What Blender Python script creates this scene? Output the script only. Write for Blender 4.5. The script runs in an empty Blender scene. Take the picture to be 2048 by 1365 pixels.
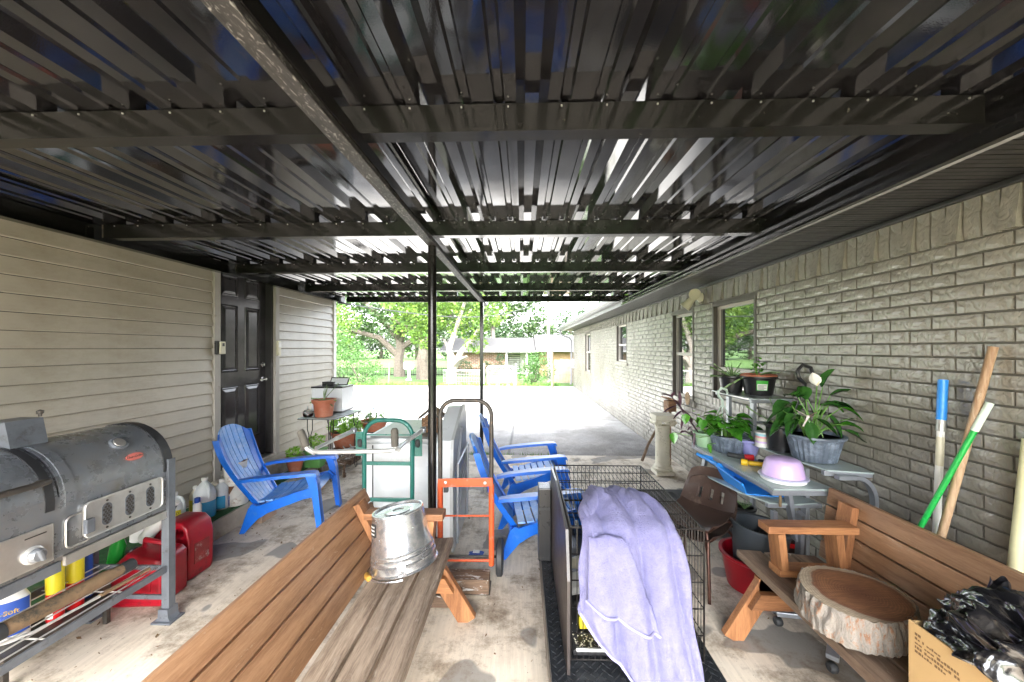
import bpy, bmesh, math, random
from mathutils import Vector, Matrix, Euler, noise
R = math.radians
rng = random.Random(7)
scene = bpy.context.scene
col = scene.collection
PI = math.pi
# ------------------------------------------------------------------ camera
F, CX, HY, HC = 750.0, 1024.0, 697.0, 1.55
TH = math.atan(21 / F)
cam_d = bpy.data.cameras.new('camera')
cam = bpy.data.objects.new('camera', cam_d)
col.objects.link(cam)
cam.location = (0, 0, HC)
cam.rotation_euler = (R(90), 0, TH)
cam_d.sensor_width = 36
cam_d.lens = F / 2048 * 36
cam_d.shift_y = 14.5 / 2048
cam_d.clip_start = 0.02
cam_d.clip_end = 900
scene.camera = cam
# ------------------------------------------------------------------ sky and sun
SUN_EL, SUN_AZ = R(50), R(172)      # azimuth from +Y towards +X
world = bpy.data.worlds.new('World')
scene.world = world
world.use_nodes = True
wn, wl = world.node_tree.nodes, world.node_tree.links
bg = wn['Background']
sky = wn.new('ShaderNodeTexSky')
sky.sky_type = 'NISHITA'
sky.sun_disc = False
sky.sun_elevation = SUN_EL
sky.sun_rotation = SUN_AZ
sky.dust_density = 3.0
sky.air_density = 1.0
bw = wn.new('ShaderNodeRGBToBW')
mx = wn.new('ShaderNodeMix'); mx.data_type = 'RGBA'
mx.inputs[0].default_value = 0.8
wl.new(sky.outputs[0], bw.inputs[0])
wl.new(sky.outputs[0], mx.inputs[6])
wl.new(bw.outputs[0], mx.inputs[7])
wl.new(mx.outputs[2], bg.inputs[0])
bg.inputs[1].default_value = 0.15
sl = bpy.data.lights.new('sun', 'SUN')
sl.energy = 1.1
sl.angle = R(32)
sl.color = (1.0, 0.96, 0.9)
sun = bpy.data.objects.new('sun', sl)
col.objects.link(sun)
sd = Vector((math.sin(SUN_AZ) * math.cos(SUN_EL), math.cos(SUN_AZ) * math.cos(SUN_EL), math.sin(SUN_EL)))
sun.rotation_euler = (-sd).to_track_quat('-Z', 'Y').to_euler()
scene.view_settings.view_transform = 'Standard'
scene.view_settings.look = 'None'
scene.view_settings.gamma = 1
scene.view_settings.exposure = 4.35
scene.cycles.max_bounces = 10
scene.cycles.diffuse_bounces = 6
scene.cycles.glossy_bounces = 5
scene.cycles.transparent_max_bounces = 12
scene.cycles.caustics_reflective = False
scene.cycles.caustics_refractive = False
scene.cycles.sample_clamp_indirect = 6.0

def P(px, py, Y=None, X=None, z=None):
    """the point of the place seen at a pixel of the 2048x1365 photograph, at a known depth, side distance or height"""
    cx = (px - CX) / F
    c, s = math.cos(TH), math.sin(TH)
    d = Vector((cx * c - s, cx * s + c, -(py - HY) / F))
    if Y is not None: t = Y / d.y
    elif X is not None: t = X / d.x
    else: t = (z - HC) / d.z
    return Vector((0, 0, HC)) + d * t

# ------------------------------------------------------------------ mesh builder
class MB:
    def __init__(self): self.bm = bmesh.new()
    def box(self, c, s, rot=None, bev=0.0):
        b = bmesh.new()
        bmesh.ops.create_cube(b, size=1)
        bmesh.ops.scale(b, vec=s, verts=b.verts)
        if bev > 0:
            bmesh.ops.bevel(b, geom=list(b.edges), offset=bev, segments=2, profile=0.6, affect='EDGES')
        m = Matrix.Translation(c)
        if rot is not None: m = m @ (rot if isinstance(rot, Matrix) else Euler(rot).to_matrix().to_4x4())
        b.transform(m)
        self.join(b); return self
    def bx(self, x0, x1, y0, y1, z0, z1, bev=0.0):
        return self.box(((x0 + x1) / 2, (y0 + y1) / 2, (z0 + z1) / 2), (abs(x1 - x0), abs(y1 - y0), abs(z1 - z0)), None, bev)
    def join(self, b):
        me = bpy.data.meshes.new('tmp'); b.to_mesh(me); b.free()
        self.bm.from_mesh(me); bpy.data.meshes.remove(me)
    def beam(self, a, b, w, h, up=(0, 0, 1), bev=0.0):
        """a bar from a to b, w wide sideways, h along up"""
        a, b, up = Vector(a), Vector(b), Vector(up)
        d = (b - a); L = d.length; d.normalize()
        s = d.cross(up)
        if s.length < 1e-5: s = d.cross(Vector((1, 0, 0)))
        s.normalize(); u = s.cross(d)
        m = Matrix((s, d, u)).transposed().to_4x4()
        return self.box((a + b) / 2, (w, L, h), m, bev)
    def tube(self, pts, r, n=8, cap=True, closed=False):
        pts = [Vector(p) for p in pts]
        rs = r if isinstance(r, (list, tuple)) else [r] * len(pts)
        rings = []; N = len(pts); ref = None
        for i, p in enumerate(pts):
            a = pts[(i - 1) % N] if (i > 0 or closed) else p
            b = pts[(i + 1) % N] if (i < N - 1 or closed) else p
            t = (b - a).normalized()
            if ref is None:
                ref = t.cross(Vector((0.31, 0.2, 0.93)))
                if ref.length < 1e-3: ref = t.cross(Vector((1, 0, 0)))
            ref = (ref - t * ref.dot(t)).normalized(); o = t.cross(ref)
            rings.append([self.bm.verts.new(p + (ref * math.cos(2 * PI * k / n) + o * math.sin(2 * PI * k / n)) * rs[i]) for k in range(n)])
        for i in range(N if closed else N - 1):
            A, B = rings[i], rings[(i + 1) % N]
            for k in range(n):
                self.bm.faces.new((A[k], A[(k + 1) % n], B[(k + 1) % n], B[k]))
        if cap and not closed:
            self.bm.faces.new(rings[0][::-1]); self.bm.faces.new(rings[-1])
        return self
    def lathe(self, prof, c=(0, 0, 0), n=24, m=None, flute=None):
        """prof: (radius, z) from bottom to top, turned about z; flute: (count, depth)"""
        m = m or Matrix.Identity(4); c = Vector(c); rings = []
        for r, z in prof:
            ring = []
            for k in range(n):
                a = 2 * PI * k / n
                rr = r
                if flute and r > 0: rr = r * (1 - flute[1] * (0.5 + 0.5 * math.cos(a * flute[0])))
                ring.append(self.bm.verts.new(c + m @ Vector((rr * math.cos(a), rr * math.sin(a), z))))
            rings.append(ring)
        for A, B in zip(rings, rings[1:]):
            for k in range(n):
                self.bm.faces.new((A[k], A[(k + 1) % n], B[(k + 1) % n], B[k]))
        for ring, rev in ((rings[0], True), (rings[-1], False)):
            if (ring[0].co - ring[n // 2].co).length > 1e-4:
                self.bm.faces.new(ring[::-1] if rev else ring)
        return self
    def prism(self, poly, a, b, axis='y'):
        """poly in the other two axes, pushed from a to b along axis"""
        def v(p, t):
            return {'y': (p[0], t, p[1]), 'x': (t, p[0], p[1]), 'z': (p[0], p[1], t)}[axis]
        A = [self.bm.verts.new(v(p, a)) for p in poly]; B = [self.bm.verts.new(v(p, b)) for p in poly]
        n = len(poly)
        for k in range(n): self.bm.faces.new((A[k], A[(k + 1) % n], B[(k + 1) % n], B[k]))
        self.bm.faces.new(A[::-1]); self.bm.faces.new(B)
        return self
    def grid(self, fn, nu, nv, thick=0.0):
        vs = [[self.bm.verts.new(fn(i / nu, j / nv)) for j in range(nv + 1)] for i in range(nu + 1)]
        fs = [self.bm.faces.new((vs[i][j], vs[i + 1][j], vs[i + 1][j + 1], vs[i][j + 1])) for i in range(nu) for j in range(nv)]
        if thick:
            self.bm.normal_update()
            bmesh.ops.solidify(self.bm, geom=fs, thickness=thick)
        return self
    def quad(self, *p):
        self.bm.faces.new([self.bm.verts.new(q) for q in p]); return self
    def build(self, name, mat, parent=None, smooth=False, world=True, angle=40):
        bmesh.ops.recalc_face_normals(self.bm, faces=self.bm.faces)
        if parent is not None and world: self.bm.transform(INV.get(parent.name, Matrix.Identity(4)))
        me = bpy.data.meshes.new(name); self.bm.to_mesh(me); self.bm.free()
        for p in me.polygons: p.use_smooth = bool(smooth)
        if smooth: me.set_sharp_from_angle(angle=R(angle))
        me.materials.append(mat)
        o = bpy.data.objects.new(name, me); col.objects.link(o)
        if parent is not None:
            o.parent = parent
            INV[o.name] = INV.get(parent.name, Matrix.Identity(4))
        return o

INV = {}
def tag(o, label=None, cat=None, group=None, kind=None):
    if label: o['label'] = label
    if cat: o['category'] = cat
    if group: o['group'] = group
    if kind: o['kind'] = kind
    return o
def thing(name, label, cat, loc=(0, 0, 0), rz=0.0, group=None):
    o = bpy.data.objects.new(name, None); col.objects.link(o)
    o.empty_display_size = 0.1
    o.location = loc; o.rotation_euler = (0, 0, rz)
    INV[o.name] = (Matrix.Translation(loc) @ Matrix.Rotation(rz, 4, 'Z')).inverted()
    return tag(o, label, cat, group)
def copy_tree(o, parent=None):
    c = o.copy(); col.objects.link(c)
    if parent is not None: c.parent = parent
    for ch in list(o.children): copy_tree(ch, c)
    return c
def struct(o): o['kind'] = 'structure'; return o
def stuff(o): o['kind'] = 'stuff'; return o

def lump(mb, amt, sc, seed=0):
    """pushes every vertex by smooth noise"""
    off = Vector((seed * 3.1, seed * 1.7, seed * 2.3))
    for v in mb.bm.verts:
        v.co += noise.noise_vector(v.co * sc + off) * amt
    return mb
def rot_z(a): return Matrix.Rotation(a, 4, 'Z')

# ------------------------------------------------------------------ materials
def nodes(name):
    m = bpy.data.materials.new(name); m.use_nodes = True
    nt = m.node_tree
    return m, nt.nodes, nt.links, nt.nodes['Principled BSDF']
def ramp(n, l, src, stops):
    r = n.new('ShaderNodeValToRGB')
    e = r.color_ramp.elements
    while len(e) < len(stops): e.new(0.5)
    for i, (p, c) in enumerate(stops):
        e[i].position = p; e[i].color = (*c, 1) if len(c) == 3 else c
    l.new(src, r.inputs[0]); return r
def tex(n, l, scale, detail=5, rough=0.6, mp=None, dist=0.0, coord='Object'):
    tc = n.new('ShaderNodeTexCoord')
    src = tc.outputs[coord]
    if mp:
        g = n.new('ShaderNodeMapping'); g.inputs['Scale'].default_value = mp
        l.new(src, g.inputs[0]); src = g.outputs[0]
    t = n.new('ShaderNodeTexNoise'); t.inputs['Scale'].default_value = scale
    t.inputs['Detail'].default_value = detail; t.inputs['Roughness'].default_value = rough
    t.inputs['Distortion'].default_value = dist
    l.new(src, t.inputs[0]); return t
def mixc(n, l, fac, a, b, mode='MIX'):
    x = n.new('ShaderNodeMix'); x.data_type = 'RGBA'; x.blend_type = mode
    for i, s in ((0, fac), (6, a), (7, b)):
        if isinstance(s, (int, float)): x.inputs[i].default_value = s
        elif isinstance(s, (tuple, list)): x.inputs[i].default_value = (*s, 1)
        else: l.new(s, x.inputs[i])
    return x.outputs[2]
def bump(n, l, b, src, strength=0.3, dist=0.01, prev=None):
    u = n.new('ShaderNodeBump'); u.inputs['Strength'].default_value = strength
    u.inputs['Distance'].default_value = dist
    l.new(src, u.inputs['Height'])
    if prev is not None: l.new(prev, u.inputs['Normal'])
    l.new(u.outputs[0], b.inputs['Normal']); return u.outputs[0]
def sc(c, k): return tuple(min(1, x * k) for x in c)
def mat(name, c, rough=0.5, metal=0.0, var=0.15, vs=6, dirt=None, ds=3.0, dl=(0.5, 0.7), bs=0.1, bsc=60, bd=0.002, spec=0.5, coat=0.0, rvar=0.1):
    m, n, l, b = nodes(name)
    t = tex(n, l, vs, 6, 0.65)
    r = ramp(n, l, t.outputs[0], [(0.3, sc(c, 1 - var)), (0.7, sc(c, 1 + var))])
    out = r.outputs[0]
    if dirt:
        t2 = tex(n, l, ds, 8, 0.7)
        k = ramp(n, l, t2.outputs[0], [(dl[0], (0, 0, 0)), (dl[1], (1, 1, 1))])
        out = mixc(n, l, k.outputs[0], out, dirt)
    l.new(out, b.inputs['Base Color'])
    b.inputs['Metallic'].default_value = metal
    b.inputs['Specular IOR Level'].default_value = spec
    b.inputs['Coat Weight'].default_value = coat
    t3 = tex(n, l, vs * 2.3, 5, 0.7)
    rr = n.new('ShaderNodeMapRange'); rr.inputs[3].default_value = max(0.02, rough - rvar); rr.inputs[4].default_value = min(1, rough + rvar)
    l.new(t3.outputs[0], rr.inputs[0]); l.new(rr.outputs[0], b.inputs['Roughness'])
    if bs: bump(n, l, b, tex(n, l, bsc, 4).outputs[0], bs, bd)
    return m
def wood(name, c1, c2, axis=1, grain=1.0, wear=None, wl_=(0.55, 0.68), rough=0.6, wsc=22):
    """planks with grain along one axis; each plank offset by its own random number"""
    m, n, l, b = nodes(name)
    tc = n.new('ShaderNodeTexCoord'); oi = n.new('ShaderNodeObjectInfo')
    ad = n.new('ShaderNodeVectorMath'); ad.operation = 'ADD'
    sv = n.new('ShaderNodeVectorMath'); sv.operation = 'SCALE'; sv.inputs[0].default_value = (7, 13, 5)
    l.new(oi.outputs['Random'], sv.inputs['Scale'])
    l.new(tc.outputs['Object'], ad.inputs[0]); l.new(sv.outputs[0], ad.inputs[1])
    s = [1.0, 1.0, 1.0]; s[axis] = 0.09
    mp = n.new('ShaderNodeMapping'); mp.inputs['Scale'].default_value = s; l.new(ad.outputs[0], mp.inputs[0])
    lo = n.new('ShaderNodeTexNoise'); lo.inputs['Scale'].default_value = 9; lo.inputs['Detail'].default_value = 2; l.new(mp.outputs[0], lo.inputs[0])
    lm = n.new('ShaderNodeMath'); lm.operation = 'MULTIPLY'; lm.inputs[1].default_value = 26; l.new(lo.outputs[0], lm.inputs[0])
    sn = n.new('ShaderNodeMath'); sn.operation = 'SINE'; l.new(lm.outputs[0], sn.inputs[0])
    fi = n.new('ShaderNodeTexNoise'); fi.inputs['Scale'].default_value = 160 * grain; fi.inputs['Detail'].default_value = 5; fi.inputs['Roughness'].default_value = 0.7; l.new(mp.outputs[0], fi.inputs[0])
    mm = n.new('ShaderNodeMath'); mm.operation = 'MULTIPLY_ADD'; mm.inputs[1].default_value = 0.13; l.new(sn.outputs[0], mm.inputs[0]); l.new(fi.outputs[0], mm.inputs[2])
    r = ramp(n, l, mm.outputs[0], [(0.25, c1), (0.75, c2)])
    out = r.outputs[0]
    # tone of this piece
    tn = n.new('ShaderNodeMapRange'); tn.inputs[3].default_value = 0.8; tn.inputs[4].default_value = 1.15; l.new(oi.outputs['Random'], tn.inputs[0])
    cb = n.new('ShaderNodeCombineColor')
    for i in range(3): l.new(tn.outputs[0], cb.inputs[i])
    out = mixc(n, l, 1.0, out, cb.outputs[0], 'MULTIPLY')
    if wear:
        w = n.new('ShaderNodeTexNoise'); w.inputs['Scale'].default_value = wsc; w.inputs['Detail'].default_value = 8; w.inputs['Roughness'].default_value = 0.75; w.inputs['Distortion'].default_value = 0.6
        mp2 = n.new('ShaderNodeMapping'); s2 = [1.0, 1.0, 1.0]; s2[axis] = 0.3; mp2.inputs['Scale'].default_value = s2
        l.new(ad.outputs[0], mp2.inputs[0]); l.new(mp2.outputs[0], w.inputs[0])
        k = ramp(n, l, w.outputs[0], [(wl_[0], (0, 0, 0)), (wl_[1], (1, 1, 1))])
        out = mixc(n, l, k.outputs[0], out, wear)
    l.new(out, b.inputs['Base Color']); b.inputs['Roughness'].default_value = rough
    bump(n, l, b, mm.outputs[0], 0.35, 0.003)
    return m
def glass(name, c=(1, 1, 1), rough=0.02, alpha_mix=0.0):
    m, n, l, b = nodes(name)
    b.inputs['Base Color'].default_value = (*c, 1); b.inputs['Roughness'].default_value = rough
    b.inputs['Transmission Weight'].default_value = 1.0; b.inputs['IOR'].default_value = 1.3
    return m
def leafmat(name, c1, c2, rough=0.45, trans=0.25, scale=3.0):
    m, n, l, b = nodes(name)
    t = tex(n, l, scale, 4, 0.6)
    r = ramp(n, l, t.outputs[0], [(0.32, c1), (0.68, c2)])
    l.new(r.outputs[0], b.inputs['Base Color'])
    b.inputs['Roughness'].default_value = rough
    tr = n.new('ShaderNodeBsdfTranslucent'); l.new(r.outputs[0], tr.inputs[0])
    ms = n.new('ShaderNodeMixShader'); ms.inputs[0].default_value = trans
    l.new(b.outputs[0], ms.inputs[1]); l.new(tr.outputs[0], ms.inputs[2])
    l.new(ms.outputs[0], n['Material Output'].inputs[0])
    return m

def M_concrete():
    m, n, l, b = nodes('old_concrete')
    base = ramp(n, l, tex(n, l, 1.3, 9, 0.7).outputs[0], [(0.3, (0.42, 0.35, 0.265)), (0.5, (0.64, 0.565, 0.46)), (0.72, (0.72, 0.66, 0.56))])
    # broom marks across
    br = tex(n, l, 60, 4, 0.7, mp=(1, 0.05, 1))
    brr = ramp(n, l, br.outputs[0], [(0.35, (0.88, 0.88, 0.88)), (0.65, (1.05, 1.05, 1.05))])
    out = mixc(n, l, 1.0, base.outputs[0], brr.outputs[0], 'MULTIPLY')
    # worn grey patches with clear outlines
    p = tex(n, l, 2.3, 2, 0.45, dist=0.4)
    pk = ramp(n, l, p.outputs[0], [(0.575, (0, 0, 0)), (0.588, (0.85, 0.85, 0.85))])
    out = mixc(n, l, pk.outputs[0], out, (0.225, 0.215, 0.20))
    # brown leaf-litter stains
    s = tex(n, l, 3.1, 10, 0.78)
    sk = ramp(n, l, s.outputs[0], [(0.48, (0, 0, 0)), (0.64, (0.85, 0.85, 0.85))])
    out = mixc(n, l, sk.outputs[0], out, (0.16, 0.115, 0.075))
    sp = tex(n, l, 95, 3, 0.6)
    spk = ramp(n, l, sp.outputs[0], [(0.66, (0, 0, 0)), (0.72, (1, 1, 1))])
    out = mixc(n, l, spk.outputs[0], out, (0.14, 0.11, 0.085))
    l.new(out, b.inputs['Base Color']); b.inputs['Roughness'].default_value = 0.8
    bump(n, l, b, br.outputs[0], 0.35, 0.004)
    return m
def M_drive():
    m, n, l, b = nodes('chipseal')
    t = tex(n, l, 140, 3, 0.7)
    r = ramp(n, l, t.outputs[0], [(0.35, (0.06, 0.058, 0.056)), (0.62, (0.30, 0.29, 0.28))])
    g = tex(n, l, 0.45, 6, 0.65)
    gr = ramp(n, l, g.outputs[0], [(0.38, (0.55, 0.55, 0.56)), (0.62, (1.7, 1.65, 1.6))])
    out = mixc(n, l, 1.0, r.outputs[0], gr.outputs[0], 'MULTIPLY')
    # paler with distance from the slab
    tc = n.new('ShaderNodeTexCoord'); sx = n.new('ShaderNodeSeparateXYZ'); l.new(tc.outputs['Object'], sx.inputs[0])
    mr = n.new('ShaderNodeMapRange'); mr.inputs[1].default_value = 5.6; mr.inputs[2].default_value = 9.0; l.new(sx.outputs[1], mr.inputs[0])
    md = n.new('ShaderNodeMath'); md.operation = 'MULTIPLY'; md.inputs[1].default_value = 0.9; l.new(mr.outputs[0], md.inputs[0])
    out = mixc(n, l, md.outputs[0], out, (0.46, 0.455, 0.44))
    ck = n.new('ShaderNodeTexVoronoi'); ck.feature = 'DISTANCE_TO_EDGE'; ck.inputs['Scale'].default_value = 0.33; l.new(tc.outputs['Object'], ck.inputs[0])
    ckr = ramp(n, l, ck.outputs[0], [(0.003, (0.5, 0.5, 0.5)), (0.008, (1, 1, 1))])
    out = mixc(n, l, 1.0, out, ckr.outputs[0], 'MULTIPLY')
    sp = ramp(n, l, tex(n, l, 1.1, 8, 0.75).outputs[0], [(0.4, (0.72, 0.7, 0.67)), (0.6, (1.1, 1.1, 1.1))])
    out = mixc(n, l, 1.0, out, sp.outputs[0], 'MULTIPLY')
    l.new(out, b.inputs['Base Color']); b.inputs['Roughness'].default_value = 0.85
    bump(n, l, b, t.outputs[0], 0.6, 0.006)
    return m
def M_brick(name, c, k=1.0):
    m, n, l, b = nodes(name)
    t = tex(n, l, 9, 6, 0.7, coord='Object')
    r = ramp(n, l, t.outputs[0], [(0.3, sc(c, 0.78)), (0.7, sc(c, 1.12))])
    big = tex(n, l, 0.9, 5, 0.7); bgr = ramp(n, l, big.outputs[0], [(0.35, (0.78, 0.76, 0.72)), (0.65, (1.15, 1.15, 1.13))])
    l.new(mixc(n, l, 1.0, r.outputs[0], bgr.outputs[0], 'MULTIPLY'), b.inputs['Base Color'])
    b.inputs['Roughness'].default_value = 0.22; b.inputs['Specular IOR Level'].default_value = 0.8
    v = tex(n, l, 16 * k, 2, 0.45, mp=(1, 1.5, 1.3), dist=1.0)
    vr = ramp(n, l, v.outputs[0], [(0.38, (0, 0, 0)), (0.5, (0.5, 0.5, 0.5)), (0.62, (1, 1, 1))])
    p1 = bump(n, l, b, vr.outputs[0], 0.3, 0.010)
    bump(n, l, b, tex(n, l, 120, 3).outputs[0], 0.25, 0.002, p1)
    return m
def M_roof():
    m, n, l, b = nodes('glossy_black_roof_metal')
    t = tex(n, l, 5, 5, 0.6)
    r = ramp(n, l, t.outputs[0], [(0.35, (0.006, 0.006, 0.007)), (0.7, (0.014, 0.013, 0.014))])
    l.new(r.outputs[0], b.inputs['Base Color'])
    b.inputs['Roughness'].default_value = 0.055
    b.inputs['IOR'].default_value = 1.9
    w = tex(n, l, 2.2, 3, 0.5, mp=(2.5, 1, 1))
    p = bump(n, l, b, w.outputs[0], 0.09, 0.02)
    bump(n, l, b, tex(n, l, 220, 2).outputs[0], 0.06, 0.001, p)
    return m
def M_siding():
    m, n, l, b = nodes('painted_siding')
    t = tex(n, l, 4, 6, 0.65)
    r = ramp(n, l, t.outputs[0], [(0.3, (0.37, 0.335, 0.27)), (0.7, (0.44, 0.40, 0.325))])
    gr = ramp(n, l, tex(n, l, 2.2, 9, 0.75, mp=(1, 0.5, 1)).outputs[0], [(0.5, (1, 1, 1)), (0.72, (0.72, 0.68, 0.6))])
    l.new(mixc(n, l, 1.0, r.outputs[0], gr.outputs[0], 'MULTIPLY'), b.inputs['Base Color']); b.inputs['Roughness'].default_value = 0.38
    g = tex(n, l, 55, 5, 0.65, mp=(1, 0.06, 1), dist=0.8)
    bump(n, l, b, g.outputs[0], 0.45, 0.004)
    return m
def M_galv():
    m, n, l, b = nodes('galvanized_steel')
    v = n.new('ShaderNodeTexVoronoi'); v.inputs['Scale'].default_value = 55
    tc = n.new('ShaderNodeTexCoord'); l.new(tc.outputs['Object'], v.inputs[0])
    sx = n.new('ShaderNodeSeparateColor'); l.new(v.outputs['Color'], sx.inputs[0])
    t = tex(n, l, 14, 7, 0.75)
    ad = n.new('ShaderNodeMath'); ad.operation = 'MULTIPLY_ADD'; ad.inputs[1].default_value = 0.25; l.new(sx.outputs[0], ad.inputs[0]); l.new(t.outputs[0], ad.inputs[2])
    r = ramp(n, l, ad.outputs[0], [(0.4, (0.45, 0.50, 0.56)), (0.62, (0.72, 0.75, 0.79)), (0.8, (0.92, 0.93, 0.94))])
    l.new(r.outputs[0], b.inputs['Base Color']); b.inputs['Metallic'].default_value = 0.9
    q = n.new('ShaderNodeMapRange'); q.inputs[3].default_value = 0.12; q.inputs[4].default_value = 0.36; l.new(t.outputs[0], q.inputs[0]); l.new(q.outputs[0], b.inputs['Roughness'])
    bump(n, l, b, t.outputs[0], 0.05, 0.002)
    return m
def M_grass():
    m, n, l, b = nodes('mown_grass')
    t = tex(n, l, 0.35, 8, 0.75)
    r = ramp(n, l, t.outputs[0], [(0.35, (0.03, 0.08, 0.012)), (0.65, (0.08, 0.17, 0.028))])
    t2 = tex(n, l, 26, 4, 0.8)
    r2 = ramp(n, l, t2.outputs[0], [(0.3, (0.6, 0.6, 0.6)), (0.7, (1.25, 1.25, 1.1))])
    l.new(mixc(n, l, 1.0, r.outputs[0], r2.outputs[0], 'MULTIPLY'), b.inputs['Base Color'])
    b.inputs['Roughness'].default_value = 0.9
    bump(n, l, b, t2.outputs[0], 0.9, 0.05)
    return m

M = {}
M['concrete'] = M_concrete(); M['drive'] = M_drive(); M['roof'] = M_roof(); M['siding'] = M_siding()
M['brick'] = M_brick('painted_brick', (0.30, 0.285, 0.25)); M['mortar'] = mat('painted_mortar', (0.12, 0.11, 0.092), 0.7, bs=0.3, bsc=80)  # mortar kept darker than the brick paint to stand for shaded joints
M['galv'] = M_galv(); M['grass'] = M_grass()
M['steel_black'] = mat('black_painted_steel', (0.010, 0.0095, 0.009), 0.16, spec=0.4, var=0.3, vs=14, dirt=(0.10, 0.09, 0.07), ds=25, dl=(0.66, 0.72), bsc=30)
M['beam_wood'] = wood('peeling_black_wood', (0.010, 0.0095, 0.009), (0.035, 0.032, 0.030), 1, 1.0, (0.22, 0.215, 0.20), (0.56, 0.59), 0.6, 120)
M['soffit'] = mat('black_vinyl_soffit', (0.016, 0.015, 0.014), 0.38, var=0.2, vs=10)
M['trim'] = mat('greige_trim', (0.36, 0.335, 0.30), 0.5, var=0.08, dirt=(0.2, 0.17, 0.13), ds=9, dl=(0.6, 0.75))
M['white_trim'] = mat('white_trim', (0.72, 0.71, 0.68), 0.45, var=0.06)
M['door'] = mat('door_paint', (0.034, 0.031, 0.034), 0.2, var=0.25, vs=8)
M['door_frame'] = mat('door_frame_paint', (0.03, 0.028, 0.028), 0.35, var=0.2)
M['chrome'] = mat('satin_metal', (0.62, 0.62, 0.62), 0.22, 1.0, 0.1, bs=0)
M['alu'] = mat('scuffed_aluminium', (0.66, 0.66, 0.65), 0.32, 0.55, 0.12, 20, bs=0.05)
M['black_plastic'] = mat('black_plastic', (0.018, 0.018, 0.019), 0.3, var=0.2, dirt=(0.09, 0.08, 0.07), ds=10, dl=(0.62, 0.8), bs=0.05)
M['white_plastic'] = mat('white_plastic', (0.78, 0.78, 0.76), 0.35, var=0.05, bs=0.03)
M['cream'] = mat('cream_plastic', (0.66, 0.62, 0.48), 0.4, var=0.06)
M['blue'] = mat('blue_resin', (0.008, 0.13, 0.60), 0.33, var=0.12, dirt=(0.10, 0.22, 0.50), ds=8, dl=(0.58, 0.8), bs=0.08, bsc=90)
M['blue_seat'] = mat('chalky_blue_resin', (0.07, 0.27, 0.70), 0.4, var=0.15, dirt=(0.36, 0.50, 0.78), ds=7, dl=(0.46, 0.75), bs=0.08)
M['red'] = mat('red_polythene', (0.30, 0.004, 0.014), 0.34, var=0.18, dirt=(0.10, 0.02, 0.02), ds=7, dl=(0.58, 0.75), bsc=40)
M['grill'] = mat('smoky_black_enamel', (0.26, 0.28, 0.31), 0.28, 0.55, 0.4, 4.5, dirt=(0.17, 0.155, 0.13), ds=4.5, dl=(0.45, 0.7), bs=0.12, bsc=35)
M['grill_dark'] = mat('dark_grill_enamel', (0.03, 0.031, 0.034), 0.4, 0.2, 0.3, 5, dirt=(0.10, 0.075, 0.04), ds=9, dl=(0.6, 0.75))
M['grill_grey'] = mat('grey_coated_steel', (0.15, 0.165, 0.19), 0.4, 0.4, 0.2, 9, dirt=(0.08, 0.075, 0.07), ds=12, dl=(0.58, 0.7))
M['plate'] = mat('stained_pressed_steel', (0.60, 0.58, 0.55), 0.32, 0.8, 0.15, 9, dirt=(0.28, 0.24, 0.19), ds=6, dl=(0.55, 0.75))
M['bench'] = wood('stained_bench_wood', (0.24, 0.118, 0.055), (0.44, 0.25, 0.135), 1, 0.9, (0.50, 0.36, 0.25), (0.61, 0.68), 0.5)
M['bench_x'] = wood('stained_bench_wood_across', (0.19, 0.075, 0.028), (0.42, 0.19, 0.078), 0, 0.9, (0.36, 0.24, 0.15), (0.64, 0.74), 0.55)
M['bench_z'] = wood('stained_bench_wood_upright', (0.19, 0.075, 0.028), (0.42, 0.19, 0.078), 2, 0.9, (0.36, 0.24, 0.15), (0.64, 0.74), 0.55)
M['bench_seat'] = wood('weathered_seat_wood', (0.14, 0.10, 0.07), (0.42, 0.33, 0.25), 1, 1.0, (0.46, 0.40, 0.33), (0.56, 0.72), 0.65)
M['bench_seat_b'] = wood('darker_weathered_seat_wood', (0.13, 0.082, 0.055), (0.30, 0.21, 0.145), 1, 1.0, (0.40, 0.33, 0.26), (0.60, 0.74), 0.65)
M['terracotta'] = mat('terracotta', (0.40, 0.125, 0.065), 0.6, var=0.15, dirt=(0.45, 0.22, 0.15), ds=8)
M['soil'] = mat('potting_soil', (0.02, 0.014, 0.01), 0.95, bs=0.8, bsc=60, bd=0.01)
M['pot_fluted'] = mat('fluted_pot_glaze', (0.10, 0.125, 0.165), 0.4, var=0.3, vs=14, dirt=(0.28, 0.33, 0.40), ds=14, dl=(0.5, 0.7))
M['glass_frost'] = mat('frosted_glass', (0.36, 0.43, 0.42), 0.16, var=0.12, vs=5, dirt=(0.42, 0.40, 0.34), ds=4, dl=(0.55, 0.8), bs=0.03)
M['steel_grey'] = mat('grey_tube_steel', (0.30, 0.32, 0.35), 0.35, 0.5, 0.12, dirt=(0.2, 0.14, 0.09), ds=14, dl=(0.66, 0.75))
M['freezer'] = mat('white_appliance_enamel', (0.66, 0.69, 0.72), 0.3, var=0.05, dirt=(0.46, 0.46, 0.44), ds=5, dl=(0.6, 0.85))
M['lid_glass'] = mat('grey_green_lid', (0.27, 0.27, 0.25), 0.3, var=0.1, bs=0.02)
M['green'] = mat('green_enamel_tube', (0.012, 0.13, 0.105), 0.3, var=0.2, dirt=(0.10, 0.2, 0.17), ds=12, dl=(0.6, 0.75))
M['grip'] = mat('foam_grip', (0.11, 0.10, 0.085), 0.85, var=0.2, bs=0.4)
M['orange'] = mat('scuffed_orange_paint', (0.55, 0.085, 0.022), 0.42, var=0.15, dirt=(0.36, 0.2, 0.15), ds=18, dl=(0.58, 0.68))
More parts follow.
